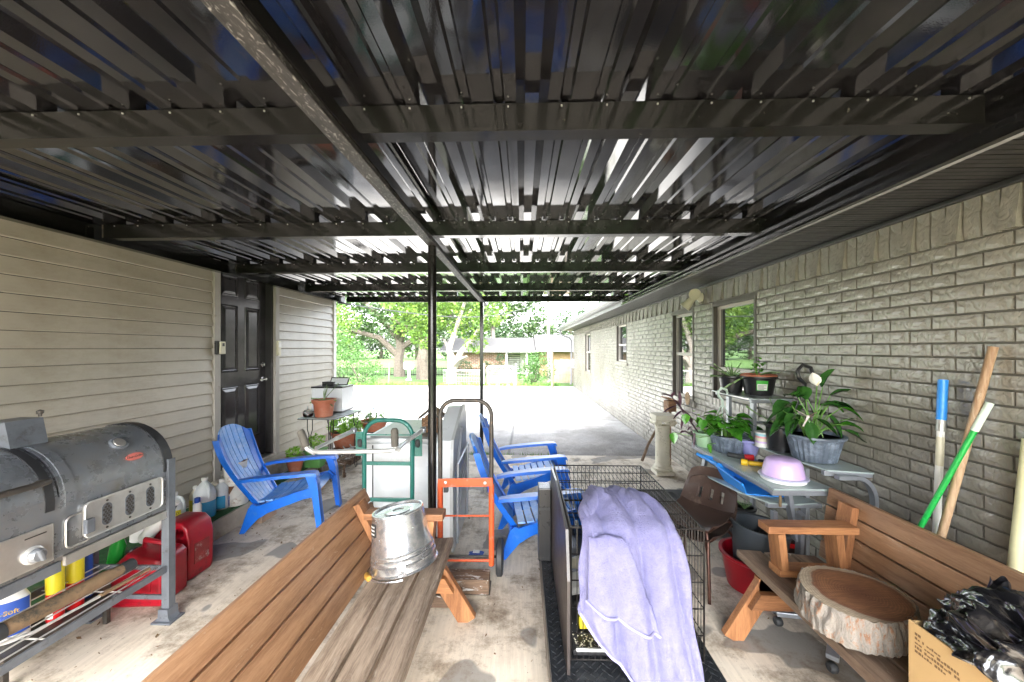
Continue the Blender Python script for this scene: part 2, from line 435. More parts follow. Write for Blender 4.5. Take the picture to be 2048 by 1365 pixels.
M['worn_black'] = mat('worn_black_tube', (0.055, 0.048, 0.042), 0.45, 0.3, 0.4, 20, dirt=(0.17, 0.11, 0.07), ds=20, dl=(0.58, 0.7))
M['rubber'] = mat('rubber', (0.03, 0.032, 0.034), 0.6, var=0.2, dirt=(0.12, 0.11, 0.1), ds=9, dl=(0.6, 0.8))
M['wire'] = mat('black_cage_wire', (0.018, 0.016, 0.015), 0.38, 0.4, 0.3, 40, bs=0)
M['brown'] = mat('brown_moulded_plastic', (0.052, 0.032, 0.025), 0.35, var=0.2, dirt=(0.17, 0.13, 0.10), ds=5, dl=(0.58, 0.75))
M['brown_tube'] = mat('rusted_brown_tube', (0.07, 0.03, 0.02), 0.4, 0.5, 0.4, 20)
M['bright_blue'] = mat('bright_blue_plastic', (0.03, 0.27, 0.80), 0.33, var=0.08, bs=0.03)
M['lavender'] = mat('lavender_plastic', (0.58, 0.42, 0.72), 0.3, var=0.05, bs=0)
M['lavender_pot'] = mat('lavender_pot', (0.32, 0.32, 0.62), 0.35, var=0.08, bs=0.05)
M['yellow'] = mat('yellow_plastic', (0.80, 0.50, 0.01), 0.35, var=0.06, bs=0)
M['red_plastic'] = mat('red_plastic', (0.62, 0.012, 0.015), 0.3, var=0.06, bs=0)
M['pale_green'] = mat('pale_green_plastic', (0.38, 0.58, 0.36), 0.4, var=0.06)
M['plaster'] = mat('chalky_plaster', (0.66, 0.62, 0.50), 0.75, var=0.1, dirt=(0.32, 0.27, 0.18), ds=12, dl=(0.58, 0.75), bs=0.3, bsc=50)
M['cardboard'] = mat('cardboard', (0.50, 0.33, 0.15), 0.8, var=0.06, vs=3, bs=0.06, bsc=120)
M['paper_label'] = mat('paper_label', (0.75, 0.75, 0.72), 0.5, var=0.03, bs=0)
M['ink'] = mat('dark_print', (0.03, 0.025, 0.02), 0.6, var=0.05, bs=0)
M['carpet'] = mat('green_turf_carpet', (0.022, 0.105, 0.03), 0.95, var=0.4, vs=30, dirt=(0.16, 0.13, 0.08), ds=6, dl=(0.55, 0.7), bs=0.9, bsc=200, bd=0.006)
M['ledge'] = mat('ledge_concrete', (0.42, 0.38, 0.32), 0.85, var=0.2, vs=5, dirt=(0.20, 0.15, 0.10), ds=3.5, dl=(0.5, 0.72), bs=0.5, bsc=50, bd=0.005)
M['paver'] = mat('paver_brick', (0.36, 0.24, 0.17), 0.85, var=0.2, vs=9, bs=0.5)
M['glass'] = glass('clear_glass'); M['milk'] = mat('milky_polythene', (0.68, 0.72, 0.74), 0.3, var=0.04, bs=0)
M['dull_metal'] = mat('dull_tin', (0.5, 0.5, 0.48), 0.4, 0.7, 0.2)
M['gate_wire'] = mat('galvanised_fence_wire', (0.55, 0.56, 0.56), 0.45, 0.4, 0.1, bs=0)
M['post_wood'] = wood('grey_post_wood', (0.10, 0.07, 0.045), (0.20, 0.15, 0.10), 2, 0.8)
M['bark'] = mat('grey_bark', (0.09, 0.075, 0.06), 0.9, var=0.35, vs=9, bs=0.9, bsc=18, bd=0.05)
M['pale_bark'] = mat('pale_bark', (0.19, 0.17, 0.145), 0.85, var=0.2, vs=6, bs=0.6, bsc=16, bd=0.03)
# ------------------------------------------------------------------ ground
def sheet(name, x0, x1, y0, y1, fz, nx, ny, m):
    mb = MB(); mb.grid(lambda u, v: Vector((x0 + (x1 - x0) * u, y0 + (y1 - y0) * v, fz(x0 + (x1 - x0) * u, y0 + (y1 - y0) * v))), nx, ny)
    return struct(mb.build(name, m, smooth=True))
def lawn_z(x, y):
    base = -0.02
    if y > 15.5: base -= 0.6 * min(1, (y - 15.5) / 14.0)
    return base - 0.0
def lawn_h(x, y): return lawn_z(x, y)
mb = MB()
xs = [-400, -120, -60, -30, -20, -12, -6, -2, 2, 6, 12, 20, 40, 120, 400]
ys = [-400, -80, -20, -6, 0, 6, 12, 15.5, 18, 21, 25, 29.5, 40, 80, 200, 500]
vs = [[mb.bm.verts.new((x, y, lawn_z(x, y))) for y in ys] for x in xs]
for i in range(len(xs) - 1):
    for j in range(len(ys) - 1):
        mb.bm.faces.new((vs[i][j], vs[i + 1][j], vs[i + 1][j + 1], vs[i][j + 1]))
struct(mb.build('lawn', M['grass'], smooth=True))
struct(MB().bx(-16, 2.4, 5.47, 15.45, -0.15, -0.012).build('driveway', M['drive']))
struct(MB().bx(-2.95, 2.09, -5.0, 5.45, -0.2, 0.0, 0.004).build('patio_slab', M['concrete']))
struct(MB().bx(-2.95, -2.47, -2.0, 4.78, 0.0, 0.155, 0.008).build('side_ledge', M['ledge']))
struct(MB().bx(-2.96, -2.70, 3.45, 4.56, 0.155, 0.285, 0.01).build('door_step', M['ledge']))
tag(MB().bx(-2.90, -2.485, 1.55, 3.45, 0.1555, 0.166, 0.003).build('turf_mat', M['carpet']), 'strip of green outdoor turf carpet laid along the concrete ledge beside the grill', 'mat')
tag(MB().bx(-2.66, -2.49, 3.55, 4.72, 0.1555, 0.165, 0.003).build('turf_mat', M['carpet']), 'short strip of green turf carpet on the ledge in front of the door step', 'mat')
# grass tufts along the far kerb of the driveway
mb = MB()
for i in range(2600):
    x = rng.uniform(-9.5, 1.6); y = 15.5 + abs(rng.gauss(0, 0.35)); h = rng.uniform(0.05, 0.2); a = rng.uniform(0, PI)
    dx, dy = math.cos(a) * 0.02, math.sin(a) * 0.02; lx, ly = rng.uniform(-.06, .06), rng.uniform(-.06, .06)
    z = lawn_h(x, y)
    mb.bm.faces.new([mb.bm.verts.new(p) for p in ((x - dx, y - dy, z), (x + dx, y + dy, z), (x + lx, y + ly, z + h))])
M['tuft'] = leafmat('grass_tufts', (0.05, 0.13, 0.02), (0.16, 0.30, 0.06), 0.6, 0.3)
tag(mb.build('kerb_grass', M['tuft']), 'ragged tufts of grass along the far edge of the driveway', 'grass', kind='stuff')
# little weeds at the foot of the far post, in the slab joint
mb = MB()
for i in range(260):
    x = rng.uniform(-1.9, 0.6) if i > 120 else rng.gauss(-0.59, 0.07); y = 5.455 + rng.uniform(-.012, .012); h = rng.uniform(0.015, 0.06)
    dx = rng.uniform(-.02, .02)
    mb.bm.faces.new([mb.bm.verts.new(p) for p in ((x - .006, y, -0.01), (x + .006, y, -0.01), (x + dx, y + rng.uniform(-.03, .03), h))])
tag(mb.build('joint_weeds', M['tuft']), 'tiny green weeds growing in the joint between slab and driveway', 'weeds', kind='stuff')

# ------------------------------------------------------------------ garage on the left
WL = -2.95
g = thing('garage', 'greige garage with lap siding and a dark six panel side door', 'garage', (WL, 2.2, 0))
DY0, DY1 = 3.565, 4.375
struct_z0, rowh = 0.271, 0.1066
MB().bx(WL - 5.0, WL - 0.012, -3.0, DY0 - 0.075, 0.0, 2.9).build('wall', M['door_frame'], g)  # dark backing stands in for the shade line under each siding lap
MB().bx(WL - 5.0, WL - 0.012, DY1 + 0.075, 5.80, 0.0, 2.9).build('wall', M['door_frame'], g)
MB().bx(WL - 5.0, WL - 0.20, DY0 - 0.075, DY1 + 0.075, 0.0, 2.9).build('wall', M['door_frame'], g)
MB().bx(WL - 0.2, WL - 0.012, DY0 - 0.075, DY1 + 0.075, 2.42, 2.9).build('wall', M['siding'], g)
MB().bx(WL - 0.012, WL + 0.0, -2.0, DY0 - 0.075, 0.156, 0.268).build('foundation', M['ledge'], g)
MB().bx(WL - 0.012, WL + 0.0, DY1 + 0.075, 5.8, 0.0, 0.268).build('foundation', M['ledge'], g)
cache = {}
for k in range(20):
    z = struct_z0 + k * rowh
    for (y0, y1) in ((-1.6, 1.15), (1.152, DY0 - 0.077), (DY1 + 0.077, 5.755)):
        key = (y0, y1)
        if key not in cache:
            m_ = MB().prism([(0.0, 0.0), (0.019, -0.002), (0.022, 0.002), (0.022, 0.006), (0.004, rowh - 0.0055), (0.0, rowh - 0.0055)], y0, y1)
            me_o = m_.build('siding_board', M['siding'], g, world=False); cache[key] = me_o
            me_o.location = (-0.012, -2.2, z)
        else:
            c = cache[key].copy(); col.objects.link(c); c.location = (-0.012, -2.2, z)
# corner trim and door casing
MB().bx(WL - 0.02, WL + 0.018, 5.757, 5.83, 0.0, 2.5, 0.003).build('corner_board', M['white_trim'], g)
MB().bx(WL - 0.09, WL + 0.018, DY0 - 0.073, DY0, 0.27, 2.42, 0.004).build('door_casing', M['trim'], g)
MB().bx(WL - 0.09, WL + 0.018, DY1, DY1 + 0.073, 0.27, 2.42, 0.004).build('door_casing', M['trim'], g)
MB().bx(WL - 0.10, WL - 0.01, DY1 - 0.03, DY1 - 0.001, 0.29, 2.42, 0.003).build('door_jamb', M['door_frame'], g)
MB().bx(WL - 0.10, WL - 0.01, DY0 + 0.001, DY0 + 0.03, 0.29, 2.42, 0.003).build('door_jamb', M['door_frame'], g)
MB().bx(WL - 0.12, WL + 0.03, DY0 + 0.002, DY1 - 0.002, 0.286, 0.312, 0.004).build('threshold', M['plate'], g)
XD = WL - 0.085
door = MB().bx(XD - 0.04, XD, DY0 + 0.03, DY1 - 0.03, 0.314, 2.40).build('door', M['door'], g)
def raised_panel(y0, y1, z0, z1):
    mb = MB()
    # moulding ring: outer lip proud, dipping, then raised field
    lv = [(0.0, 0.0), (0.006, 0.008), (0.012, 0.010), (0.020, 0.002), (0.024, 0.001), (0.05, 0.009)]
    rings = []
    for ins, h in lv:
        rings.append([mb.bm.verts.new((XD + h, y, z)) for y, z in ((y0 + ins, z0 + ins), (y1 - ins, z0 + ins), (y1 - ins, z1 - ins), (y0 + ins, z1 - ins))])
    for A, B in zip(rings, rings[1:]):
        for k in range(4): mb.bm.faces.new((A[k], A[(k + 1) % 4], B[(k + 1) % 4], B[k]))
    mb.bm.faces.new(rings[-1])
    mb.build('panel', M['door'], door)
for (a, b_) in ((3.69, 3.915), (4.015, 4.24)):
    for (z0, z1) in ((0.56, 1.15), (1.30, 2.0), (2.09, 2.31)): raised_panel(a, b_, z0, z1)
kn = MB().lathe([(0.03, 0), (0.03, 0.008), (0.012, 0.012), (0.012, 0.045), (0.016, 0.05)], (XD, DY1 - 0.085, 1.19), 16, Matrix.Rotation(PI / 2, 4, 'Y')).tube([(XD + 0.047, DY1 - 0.085, 1.19), (XD + 0.05, DY1 - 0.13, 1.19), (XD + 0.046, DY1 - 0.19, 1.185)], 0.009).build('handle', M['chrome'], door, True)
MB().lathe([(0.032, 0), (0.032, 0.012), (0.02, 0.018), (0.018, 0.03), (0.0, 0.03)], (XD, DY1 - 0.085, 1.36), 16, Matrix.Rotation(PI / 2, 4, 'Y')).build('deadbolt', M['chrome'], door, True)
# roof slab of the garage above the patio cover (keeps the wall in shade)
MB().prism([(WL - 5.2, 2.905), (WL + 0.02, 2.905), (WL + 0.02, 3.0), (WL - 2.6, 3.9), (WL - 5.2, 3.0)], -3.2, 5.95).build('roof', mat('grey_shingle', (0.16, 0.16, 0.165), 0.9, var=0.25, vs=20, bs=0.5), g)
# lock box and door bell
lb = thing('lock_box', 'small black and beige lock box on the trim left of the garage door', 'lock box', (WL + 0.02, 3.53, 1.5))
MB().bx(WL + 0.019, WL + 0.045, 3.485, 3.575, 1.49, 1.62, 0.006).build('back', M['black_plastic'], lb)
MB().bx(WL + 0.046, WL + 0.062, 3.51, 3.572, 1.495, 1.615, 0.006).build('face', M['cream'], lb)
MB().bx(WL + 0.0625, WL + 0.066, 3.53, 3.555, 1.57, 1.60, 0.001).build('lens', M['black_plastic'], lb)
db = thing('wall_keypad', 'narrow grey keypad on the trim right of the garage door', 'keypad', (WL + 0.02, 4.41, 1.5))
MB().bx(WL + 0.019, WL + 0.045, 4.385, 4.44, 1.46, 1.64, 0.008).build('case', M['cream'], db)
MB().bx(WL + 0.0455, WL + 0.049, 4.39, 4.435, 1.56, 1.625, 0.001).build('cover', M['white_plastic'], db)

# ------------------------------------------------------------------ patio cover
pc = thing('patio_cover', 'black corrugated metal patio roof with steel purlins and a peeling centre beam', 'patio cover', (0, 2.5, 0))
ZR = HC + 0.848
per, x0r = 0.342, 0.033
def roof_sheet(xa, n):
    pts = []
    for k in range(n):
        c = xa + k * per
        pts += [(c - per / 2 + 0.057 - 0.02, 0.0), (c - per / 2 + 0.057 - 0.012, 0.008), (c - per / 2 + 0.057 + 0.012, 0.008), (c - per / 2 + 0.057 + 0.02, 0.0),
                (c - 0.055, 0.0), (c - 0.024, 0.034), (c + 0.024, 0.034), (c + 0.055, 0.0),
                (c + per / 2 - 0.057 - 0.02, 0.0), (c + per / 2 - 0.057 - 0.012, 0.008), (c + per / 2 - 0.057 + 0.012, 0.008), (c + per / 2 - 0.057 + 0.02, 0.0)]
    pts = [(xa - per / 2, 0.0)] + pts + [(xa + (n - 0.5) * per, 0.0)]
    mb = MB(); bm = mb.bm
    ysr = [-1.15 + 7.3 * i / 24 for i in range(25)]
    rows = []
    for y in ysr:
        rows.append(([bm.verts.new((x, y, ZR + z + 0.003 * noise.noise(Vector((x * 1.3, y * 1.1, 0))))) for x, z in pts],
                     [bm.verts.new((x, y, ZR + z + 0.006)) for x, z in pts]))
    for (a, at), (b_, bt) in zip(rows, rows[1:]):
        for k in range(len(pts) - 1):
            bm.faces.new((a[k], b_[k], b_[k + 1], a[k + 1])); bm.faces.new((at[k], at[k + 1], bt[k + 1], bt[k]))
    for a, at in (rows[0], rows[-1]):
        for k in range(len(pts) - 1): bm.faces.new((a[k], a[k + 1], at[k + 1], at[k]))
    return mb.build('roof_sheet', M['roof'], pc)
n0 = x0r - 9 * per
for s in range(5):
    roof_sheet(n0 + s * 3 * per, 3 if s < 4 else 2)
def channel(y, x0, x1):
    """C section purlin: web towards the camera, flanges behind"""
    z0, z1, t, f = HC + 0.75, HC + 0.845, 0.003, 0.062
    poly = [(y, z0), (y + f, z0), (y + f, z0 + 0.014), (y + f - t, z0 + 0.014), (y + f - t, z0 + t), (y + t, z0 + t), (y + t, z1 - t), (y + f, z1 - t), (y + f, z1), (y, z1)]
    mb = MB(); mb.prism(poly, x0, x1, 'x')
    p = mb.build('purlin', M['steel_black'], pc)
    sb_ = MB(); x = x0 + .08
    while x < x1:
        sb_.box((x + rng.uniform(-.01, .01), y - .002, z1 - .012), (.005, .004, .005)); x += per / 2
    stuff(sb_.build('screw_head', M['dull_metal'], p))
    MB().bx(x0 - 0.001, x0 + 0.004, y - 0.006, y + 0.045, z0 + 0.004, z1 - 0.004).build('clip', M['worn_black'], p)
    MB().bx(x1 - 0.004, x1 + 0.001, y - 0.006, y + 0.045, z0 + 0.004, z1 - 0.004).build('clip', M['worn_black'], p)
for y in (-1.09, 0.10, 1.293, 2.48, 3.67, 4.86, 6.03): channel(y, -2.862, 1.585)
mb = MB().prism([(WL + 0.02, HC + .728), (WL + 0.085, HC + .728), (WL + 0.085, HC + .735), (WL + 0.03, HC + .735), (WL + 0.03, HC + .845), (WL + 0.02, HC + .845)], -1.0, 6.1)
mb.build('ledger', M['steel_black'], pc)
MB().prism([(1.588, HC + .70), (1.618, HC + .70), (1.618, HC + .845), (1.608, HC + .845), (1.608, HC + .71), (1.588, HC + .71)], -1.0, 6.1).build('ledger', M['steel_black'], pc)
MB().prism([(1.54, HC + .752), (1.584, HC + .752), (1.584, HC + .76), (1.55, HC + .76), (1.55, HC + .845), (1.54, HC + .845)], -1.0, 6.02).build('ledger', M['roof'], pc)
MB().bx(-0.633, -0.574, -0.98, 6.08, HC + .682, HC + .749, 0.003).build('centre_beam', M['beam_wood'], pc)
# dark side board of the beam
MB().bx(-0.572, -0.566, -0.98, 6.08, HC + .700, HC + .749).build('beam_side', M['steel_black'], pc)
mb = MB().tube([(-0.603, 2.49, 0.0), (-0.603, 2.49, HC + .681)], 0.028, 20)
p1 = mb.build('post', M['steel_black'], pc, True)
MB().bx(-0.66, -0.546, 2.44, 2.54, 0.001, 0.009, 0.002).build('base_plate', M['steel_black'], p1)
p2 = MB().bx(-0.628, -0.578, 5.50, 5.55, -0.008, HC + .681, 0.003).build('post', M['steel_black'], pc)
MB().bx(-0.65, -0.556, 5.47, 5.58, -0.010, -0.003, 0.001).build('base_plate', M['steel_black'], p2)

# ------------------------------------------------------------------ house on the right
XR = 2.08
YE = 15.45
h = thing('brick_house', 'long house of painted greige brick with black soffit, gutter and four windows', 'house', (XR, 4.0, 0))
ch = 0.0695; bl = 0.2145
ZS = HC + 0.505        # bottom of the soldier course
ZT = HC + 0.713
wins = [  # y0, y1, z0, z1
    (3.40, 4.17, 0.99, 2.03), (4.62, 5.27, 0.88, 2.03), (7.54, 8.36, 1.24, 2.07), (11.55, 12.5, 0.78, 2.03)]
# wall core in pieces round the openings (mortar face)
XM = XR + 0.010
ys = -3.0
for (a, b_, z0, z1) in wins:
    MB().bx(XM, XM + 0.2, ys, a, -0.1, ZT + 0.05).build('wall', M['mortar'], h)
    MB().bx(XM, XM + 0.2, a + 0.0003, b_ - 0.0003, -0.1, z0).build('wall', M['mortar'], h)
    MB().bx(XM, XM + 0.2, a + 0.0003, b_ - 0.0003, z1, ZT + 0.05).build('wall', M['mortar'], h)
    ys = b_
MB().bx(XM, XM + 0.2, ys, YE, -0.1, ZT + 0.05).build('wall', M['mortar'], h)
MB().bx(XM + 0.2, XM + 7, YE - 0.2, YE, -0.1, ZT + 0.05).build('wall', M['mortar'], h)
MB().bx(XM + 0.6, XM + 0.7, -3.0, YE - 0.2, -0.1, ZT + 0.05).build('inner_wall', M['door_frame'], h)
def brick_mesh(ly, lz, seed):
    mb = MB(); r_ = random.Random(seed)
    ny, nz = 5, 2
    V = {}
    for i in range(ny + 1):
        for j in range(nz + 1):
            edge = i in (0, ny) or j in (0, nz)
            dx = 0.002 + r_.uniform(0, .0008) if edge else -r_.uniform(0.0, 0.0045)
            V[i, j] = mb.bm.verts.new((dx, ly * i / ny + (0 if i in (0, ny) else r_.uniform(-.008, .008)), lz * j / nz + (0 if j in (0, nz) else r_.uniform(-.006, .006))))
    for i in range(ny):
        for j in range(nz): mb.bm.faces.new((V[i, j], V[i + 1, j], V[i + 1, j + 1], V[i, j + 1]))
    # sides back to the mortar
    def side(path):
        B = [mb.bm.verts.new((0.014, v.co.y, v.co.z)) for v in path]
        for k in range(len(path) - 1): mb.bm.faces.new((path[k], path[k + 1], B[k + 1], B[k]))
    side([V[i, 0] for i in range(ny + 1)]); side([V[i, nz] for i in range(ny + 1)])
    side([V[0, j] for j in range(nz + 1)]); side([V[ny, j] for j in range(nz + 1)])
    return mb
masters = [brick_mesh(bl - 0.0105, ch - 0.0105, s) for s in range(7)]
mmesh = []
for i, mb in enumerate(masters):
    bmesh.ops.recalc_face_normals(mb.bm, faces=mb.bm.faces)
    me = bpy.data.meshes.new('brick'); mb.bm.to_mesh(me); me.materials.append(M['brick'])
    for p in me.polygons: p.use_smooth = True
    me.set_sharp_from_angle(angle=R(50)); mmesh.append(me)
far = bmesh.new()
nb = 0
def inwin(y0, y1, z0, z1, pad=0.0):
    for (a, b_, c, d) in wins:
        if y1 > a - pad + 0.002 and y0 < b_ + pad - 0.002 and z1 > c - pad + 0.002 and z0 < d + pad - 0.002: return (a, b_)
    return None
cells = []
rows_n = int(round((ZS) / ch))
rh = ZS / rows_n
for r_i in range(rows_n):
    z0 = r_i * rh + 0.004; z1 = z0 + rh - 0.0105
    y = -0.6 + (bl / 2 if r_i % 2 else 0)
    while y < YE - 0.01:
        a, b_ = y, min(y + bl - 0.0105, YE)
        y += bl
        w = inwin(a, b_, z0, z1)
        if w:
            if a < w[0] - 0.03: b_ = w[0] - 0.004
            elif b_ > w[1] + 0.03: a = w[1] + 0.004
            else: continue
        cells.append((a, b_, z0, z1))
def vis(cell):
    a, b_, z0, z1 = cell; Y = (a + b_) / 2
    if Y < 1.45: return -1
    py = HY + F * (HC - z1) / Y
    if py > 1340: return -1
    return 1 / Y
cells.sort(key=vis, reverse=True)
full = bl - 0.0105
for i, (a, b_, z0, z1) in enumerate(cells):
    sz = (z1 - z0) / (ch - 0.0105)
    if i < 255:
        o = bpy.data.objects.new('brick', mmesh[rng.randrange(7)]); col.objects.link(o); o.parent = h
        flip = rng.random() < 0.5
        o.location = (rng.uniform(-.003, .001), (b_ if False else a) - 4.0, z0)
        o.scale = (1, (b_ - a) / full, sz)
    else:
        me = mmesh[rng.randrange(7)]
        base = len(far.verts)
        sy = (b_ - a) / full; jx = rng.uniform(-.003, .001)
        vv = [far.verts.new((v.co.x + jx, v.co.y * sy + a - 4.0, v.co.z * sz + z0)) for v in me.vertices]
        for p in me.polygons: far.faces.new([vv[k] for k in p.vertices])
me = bpy.data.meshes.new('bricks'); far.to_mesh(me); far.free(); me.materials.append(M['brick'])
for p in me.polygons: p.use_smooth = True
me.set_sharp_from_angle(angle=R(50))
o = bpy.data.objects.new('brickwork', me); col.objects.link(o); o.parent = h; stuff(o)
# soldier course: upright bricks, every third one tilted out at the foot
smesh = {}
def soldier(out):
    mb = MB(); r_ = random.Random(out + 3)
    w, hh = 0.0605, ZT - ZS - 0.006
    top, bot = 0.0, -0.026 if out else 0.0
    n_ = 4; F_ = []
    for j in range(n_ + 1):
        t = j / n_
        x = bot * (1 - t) + top * t - (r_.uniform(0, .005) if 0 < j < n_ and not out else 0)
        F_.append((mb.bm.verts.new((x, 0, hh * t)), mb.bm.verts.new((x - r_.uniform(0, .002), w, hh * t)), mb.bm.verts.new((0.016, 0, hh * t)), mb.bm.verts.new((0.016, w, hh * t))))
    for A, B in zip(F_, F_[1:]):
        mb.bm.faces.new((A[0], A[1], B[1], B[0])); mb.bm.faces.new((A[0], B[0], B[2], A[2])); mb.bm.faces.new((A[1], A[3], B[3], B[1]))
    mb.bm.faces.new((F_[0][0], F_[0][2], F_[0][3], F_[0][1])); mb.bm.faces.new((F_[-1][0], F_[-1][1], F_[-1][3], F_[-1][2]))
    bmesh.ops.recalc_face_normals(mb.bm, faces=mb.bm.faces)
    me = bpy.data.meshes.new('soldier_brick'); mb.bm.to_mesh(me); mb.bm.free(); me.materials.append(M['brick']); return me
sm = [soldier(0), soldier(1)]
y = 1.20; k = 0; farb = bmesh.new()
while y < YE - 0.07:
    me = sm[1 if k % 3 == 0 else 0]
    if y < 6.2:
        o = bpy.data.objects.new('soldier_brick', me); col.objects.link(o); o.parent = h; o.location = (rng.uniform(-.002, .001), y - 4, ZS + 0.003)
    else:
        vv = [farb.verts.new(v.co + Vector((0, y - 4, ZS + 0.003))) for v in me.vertices]
        for p in me.polygons: farb.faces.new([vv[q] for q in p.vertices])
    y += 0.0705; k += 1
me = bpy.data.meshes.new('soldier_course'); farb.to_mesh(me); farb.free(); me.materials.append(M['brick'])
o = bpy.data.objects.new('soldier_course', me); col.objects.link(o); o.parent = h; stuff(o)
# windows
m_, n_, l_, b_ = nodes('window_glass')
b_.inputs['Base Color'].default_value = (0.012, 0.016, 0.016, 1); b_.inputs['Roughness'].default_value = 0.02; b_.inputs['IOR'].default_value = 2.0
b_.inputs['Coat Weight'].default_value = 1.0; b_.inputs['Coat IOR'].default_value = 1.8; b_.inputs['Coat Roughness'].default_value = 0.01
wv = tex(n_, l_, 1.6, 2); bump(n_, l_, b_, wv.outputs[0], 0.12, 0.02)
M['pane'] = m_
M['win_white'] = mat('almond_window_frame', (0.50, 0.46, 0.40), 0.4, var=0.05)
M['win_dark'] = mat('taupe_painted_reveal', (0.09, 0.078, 0.066), 0.45, var=0.12)
M['blind'] = mat('white_blind', (0.7, 0.71, 0.7), 0.5, var=0.05)
for i, (a, b_, z0, z1) in enumerate(wins):
    w = MB()
    fx0, fx1, t = XR + 0.04, XR + 0.085, 0.032
    w.bx(fx0, fx1, a + 0.03, b_ - 0.03, z1 - 0.03 - t, z1 - 0.03).bx(fx0, fx1, a + 0.03, b_ - 0.03, z0 + 0.03, z0 + 0.03 + t)
    w.bx(fx0, fx1, a + 0.03, a + 0.03 + t, z0 + 0.03 + t, z1 - 0.03 - t).bx(fx0, fx1, b_ - 0.03 - t, b_ - 0.03, z0 + 0.03 + t, z1 - 0.03 - t)
    zm = {0: 1.33, 1: 1.475, 2: 1.62, 3: 1.42}[i]
    w.bx(fx0 - 0.004, fx1 - 0.006, a + 0.03 + t, b_ - 0.03 - t, zm - 0.02, zm + 0.02)
    wo = w.build('window', M['win_white'], h)
    MB().bx(fx1 - 0.025, fx1 - 0.02, a + 0.03 + t, b_ - 0.03 - t, zm + 0.0205, z1 - 0.03 - t).build('pane', M['pane'], wo)
    MB().bx(fx1 - 0.019, fx1 - 0.014, a + 0.03 + t, b_ - 0.03 - t, z0 + 0.03 + t, zm - 0.0205).build('pane', M['pane'], wo)
    rv = MB()
    rv.bx(XR - 0.004, fx1 + 0.01, a + 0.0005, a + 0.0295, z0 + 0.03, z1 - 0.03).bx(XR - 0.004, fx1 + 0.01, b_ - 0.0295, b_ - 0.0005, z0 + 0.03, z1 - 0.03)
    rv.bx(XR - 0.004, fx1 + 0.01, a + 0.0005, b_ - 0.0005, z1 - 0.0295, z1 - 0.0005)
    rv.build('reveal', M['win_dark'], wo)
    # rowlock sill of bricks on edge
    yy = a - 0.06
    while yy < b_ + 0.02:
        MB().bx(XR - 0.022, fx1 + 0.012, yy, yy + 0.062, z0 - 0.045, z0 + 0.029, 0.002).build('sill_brick', M['brick'], wo)
        yy += 0.0715
# soffit boards, edge trim, fascia, gutter, downpipe
y = 0.0
sp = MB()
for q in range(3):
    sp.bx(1.625, XR - 0.004, q * 0.0333, q * 0.0333 + 0.0300, ZT + 0.004, ZT + 0.012)
sp.bx(1.625, XR - 0.004, 0.0, 0.0999, ZT + 0.011, ZT + 0.018)
s0 = sp.build('soffit_board', M['soffit'], h, world=False); s0.location = (-XR, 0 - 4, 0)
for q in range(1, 150):
    c = s0.copy(); col.objects.link(c); c.location = (-XR, q * 0.103 - 4, 0)
MB().bx(XR - 0.035, XR - 0.0035, -1.0, YE, ZT - 0.022, ZT + 0.0035, 0.004).build('soffit_trim', M['soffit'], h)
MB().bx(1.62, 1.645, -1.0, 15.9, ZT - 0.012, ZT + 0.19).build('fascia', mat('grey_fascia', (0.30, 0.30, 0.30), 0.45), h)
MB().bx(1.646, XR, -2.5, 0.0, ZT + 0.004, ZT + 0.018).build('soffit_board', M['soffit'], h)
gm = mat('grey_gutter', (0.17, 0.17, 0.175), 0.4)
mb = MB().prism([(1.50, ZT + 0.17), (1.495, ZT + 0.10), (1.53, ZT + 0.07), (1.535, ZT + 0.05), (1.618, ZT + 0.05), (1.618, ZT + 0.06), (1.545, ZT + 0.06), (1.54, ZT + 0.08), (1.507, ZT + 0.105), (1.51, ZT + 0.17)], 6.15, 15.95)
mb.bx(1.50, 1.618, 15.951, 15.956, ZT + 0.05, ZT + 0.17)
mb.build('gutter', gm, h)
MB().tube([(1.56, 15.7, ZT + 0.05), (1.56, 15.7, ZT - 0.06), (1.62, 15.68, ZT - 0.16), (1.95, 15.56, ZT - 0.30), (2.02, 15.54, ZT - 0.40), (2.02, 15.54, 0.15), (1.97, 15.5, 0.05)], 0.042, 8).build('downpipe', gm, h, True)
rfm = mat('house_shingle', (0.15, 0.145, 0.14), 0.9, var=0.3, vs=18, bs=0.5)
MB().prism([(1.60, ZT + 0.192), (5.6, ZT + 1.6), (9.6, ZT + 0.192)], -3.0, 16.0).build('roof', rfm, h)
MB().prism([(XR, ZT + 0.06), (XR, ZT + 0.19), (9.2, ZT + 0.19), (9.2, ZT + 0.06)], -2.9, YE).build('ceiling', M['soffit'], h)
MB().bx(XR - 0.07, XR - 0.004, 15.05, 15.35, 0.75, 1.12, 0.01).build('meter_box', mat('meter_grey', (0.4, 0.4, 0.39), 0.5), h)
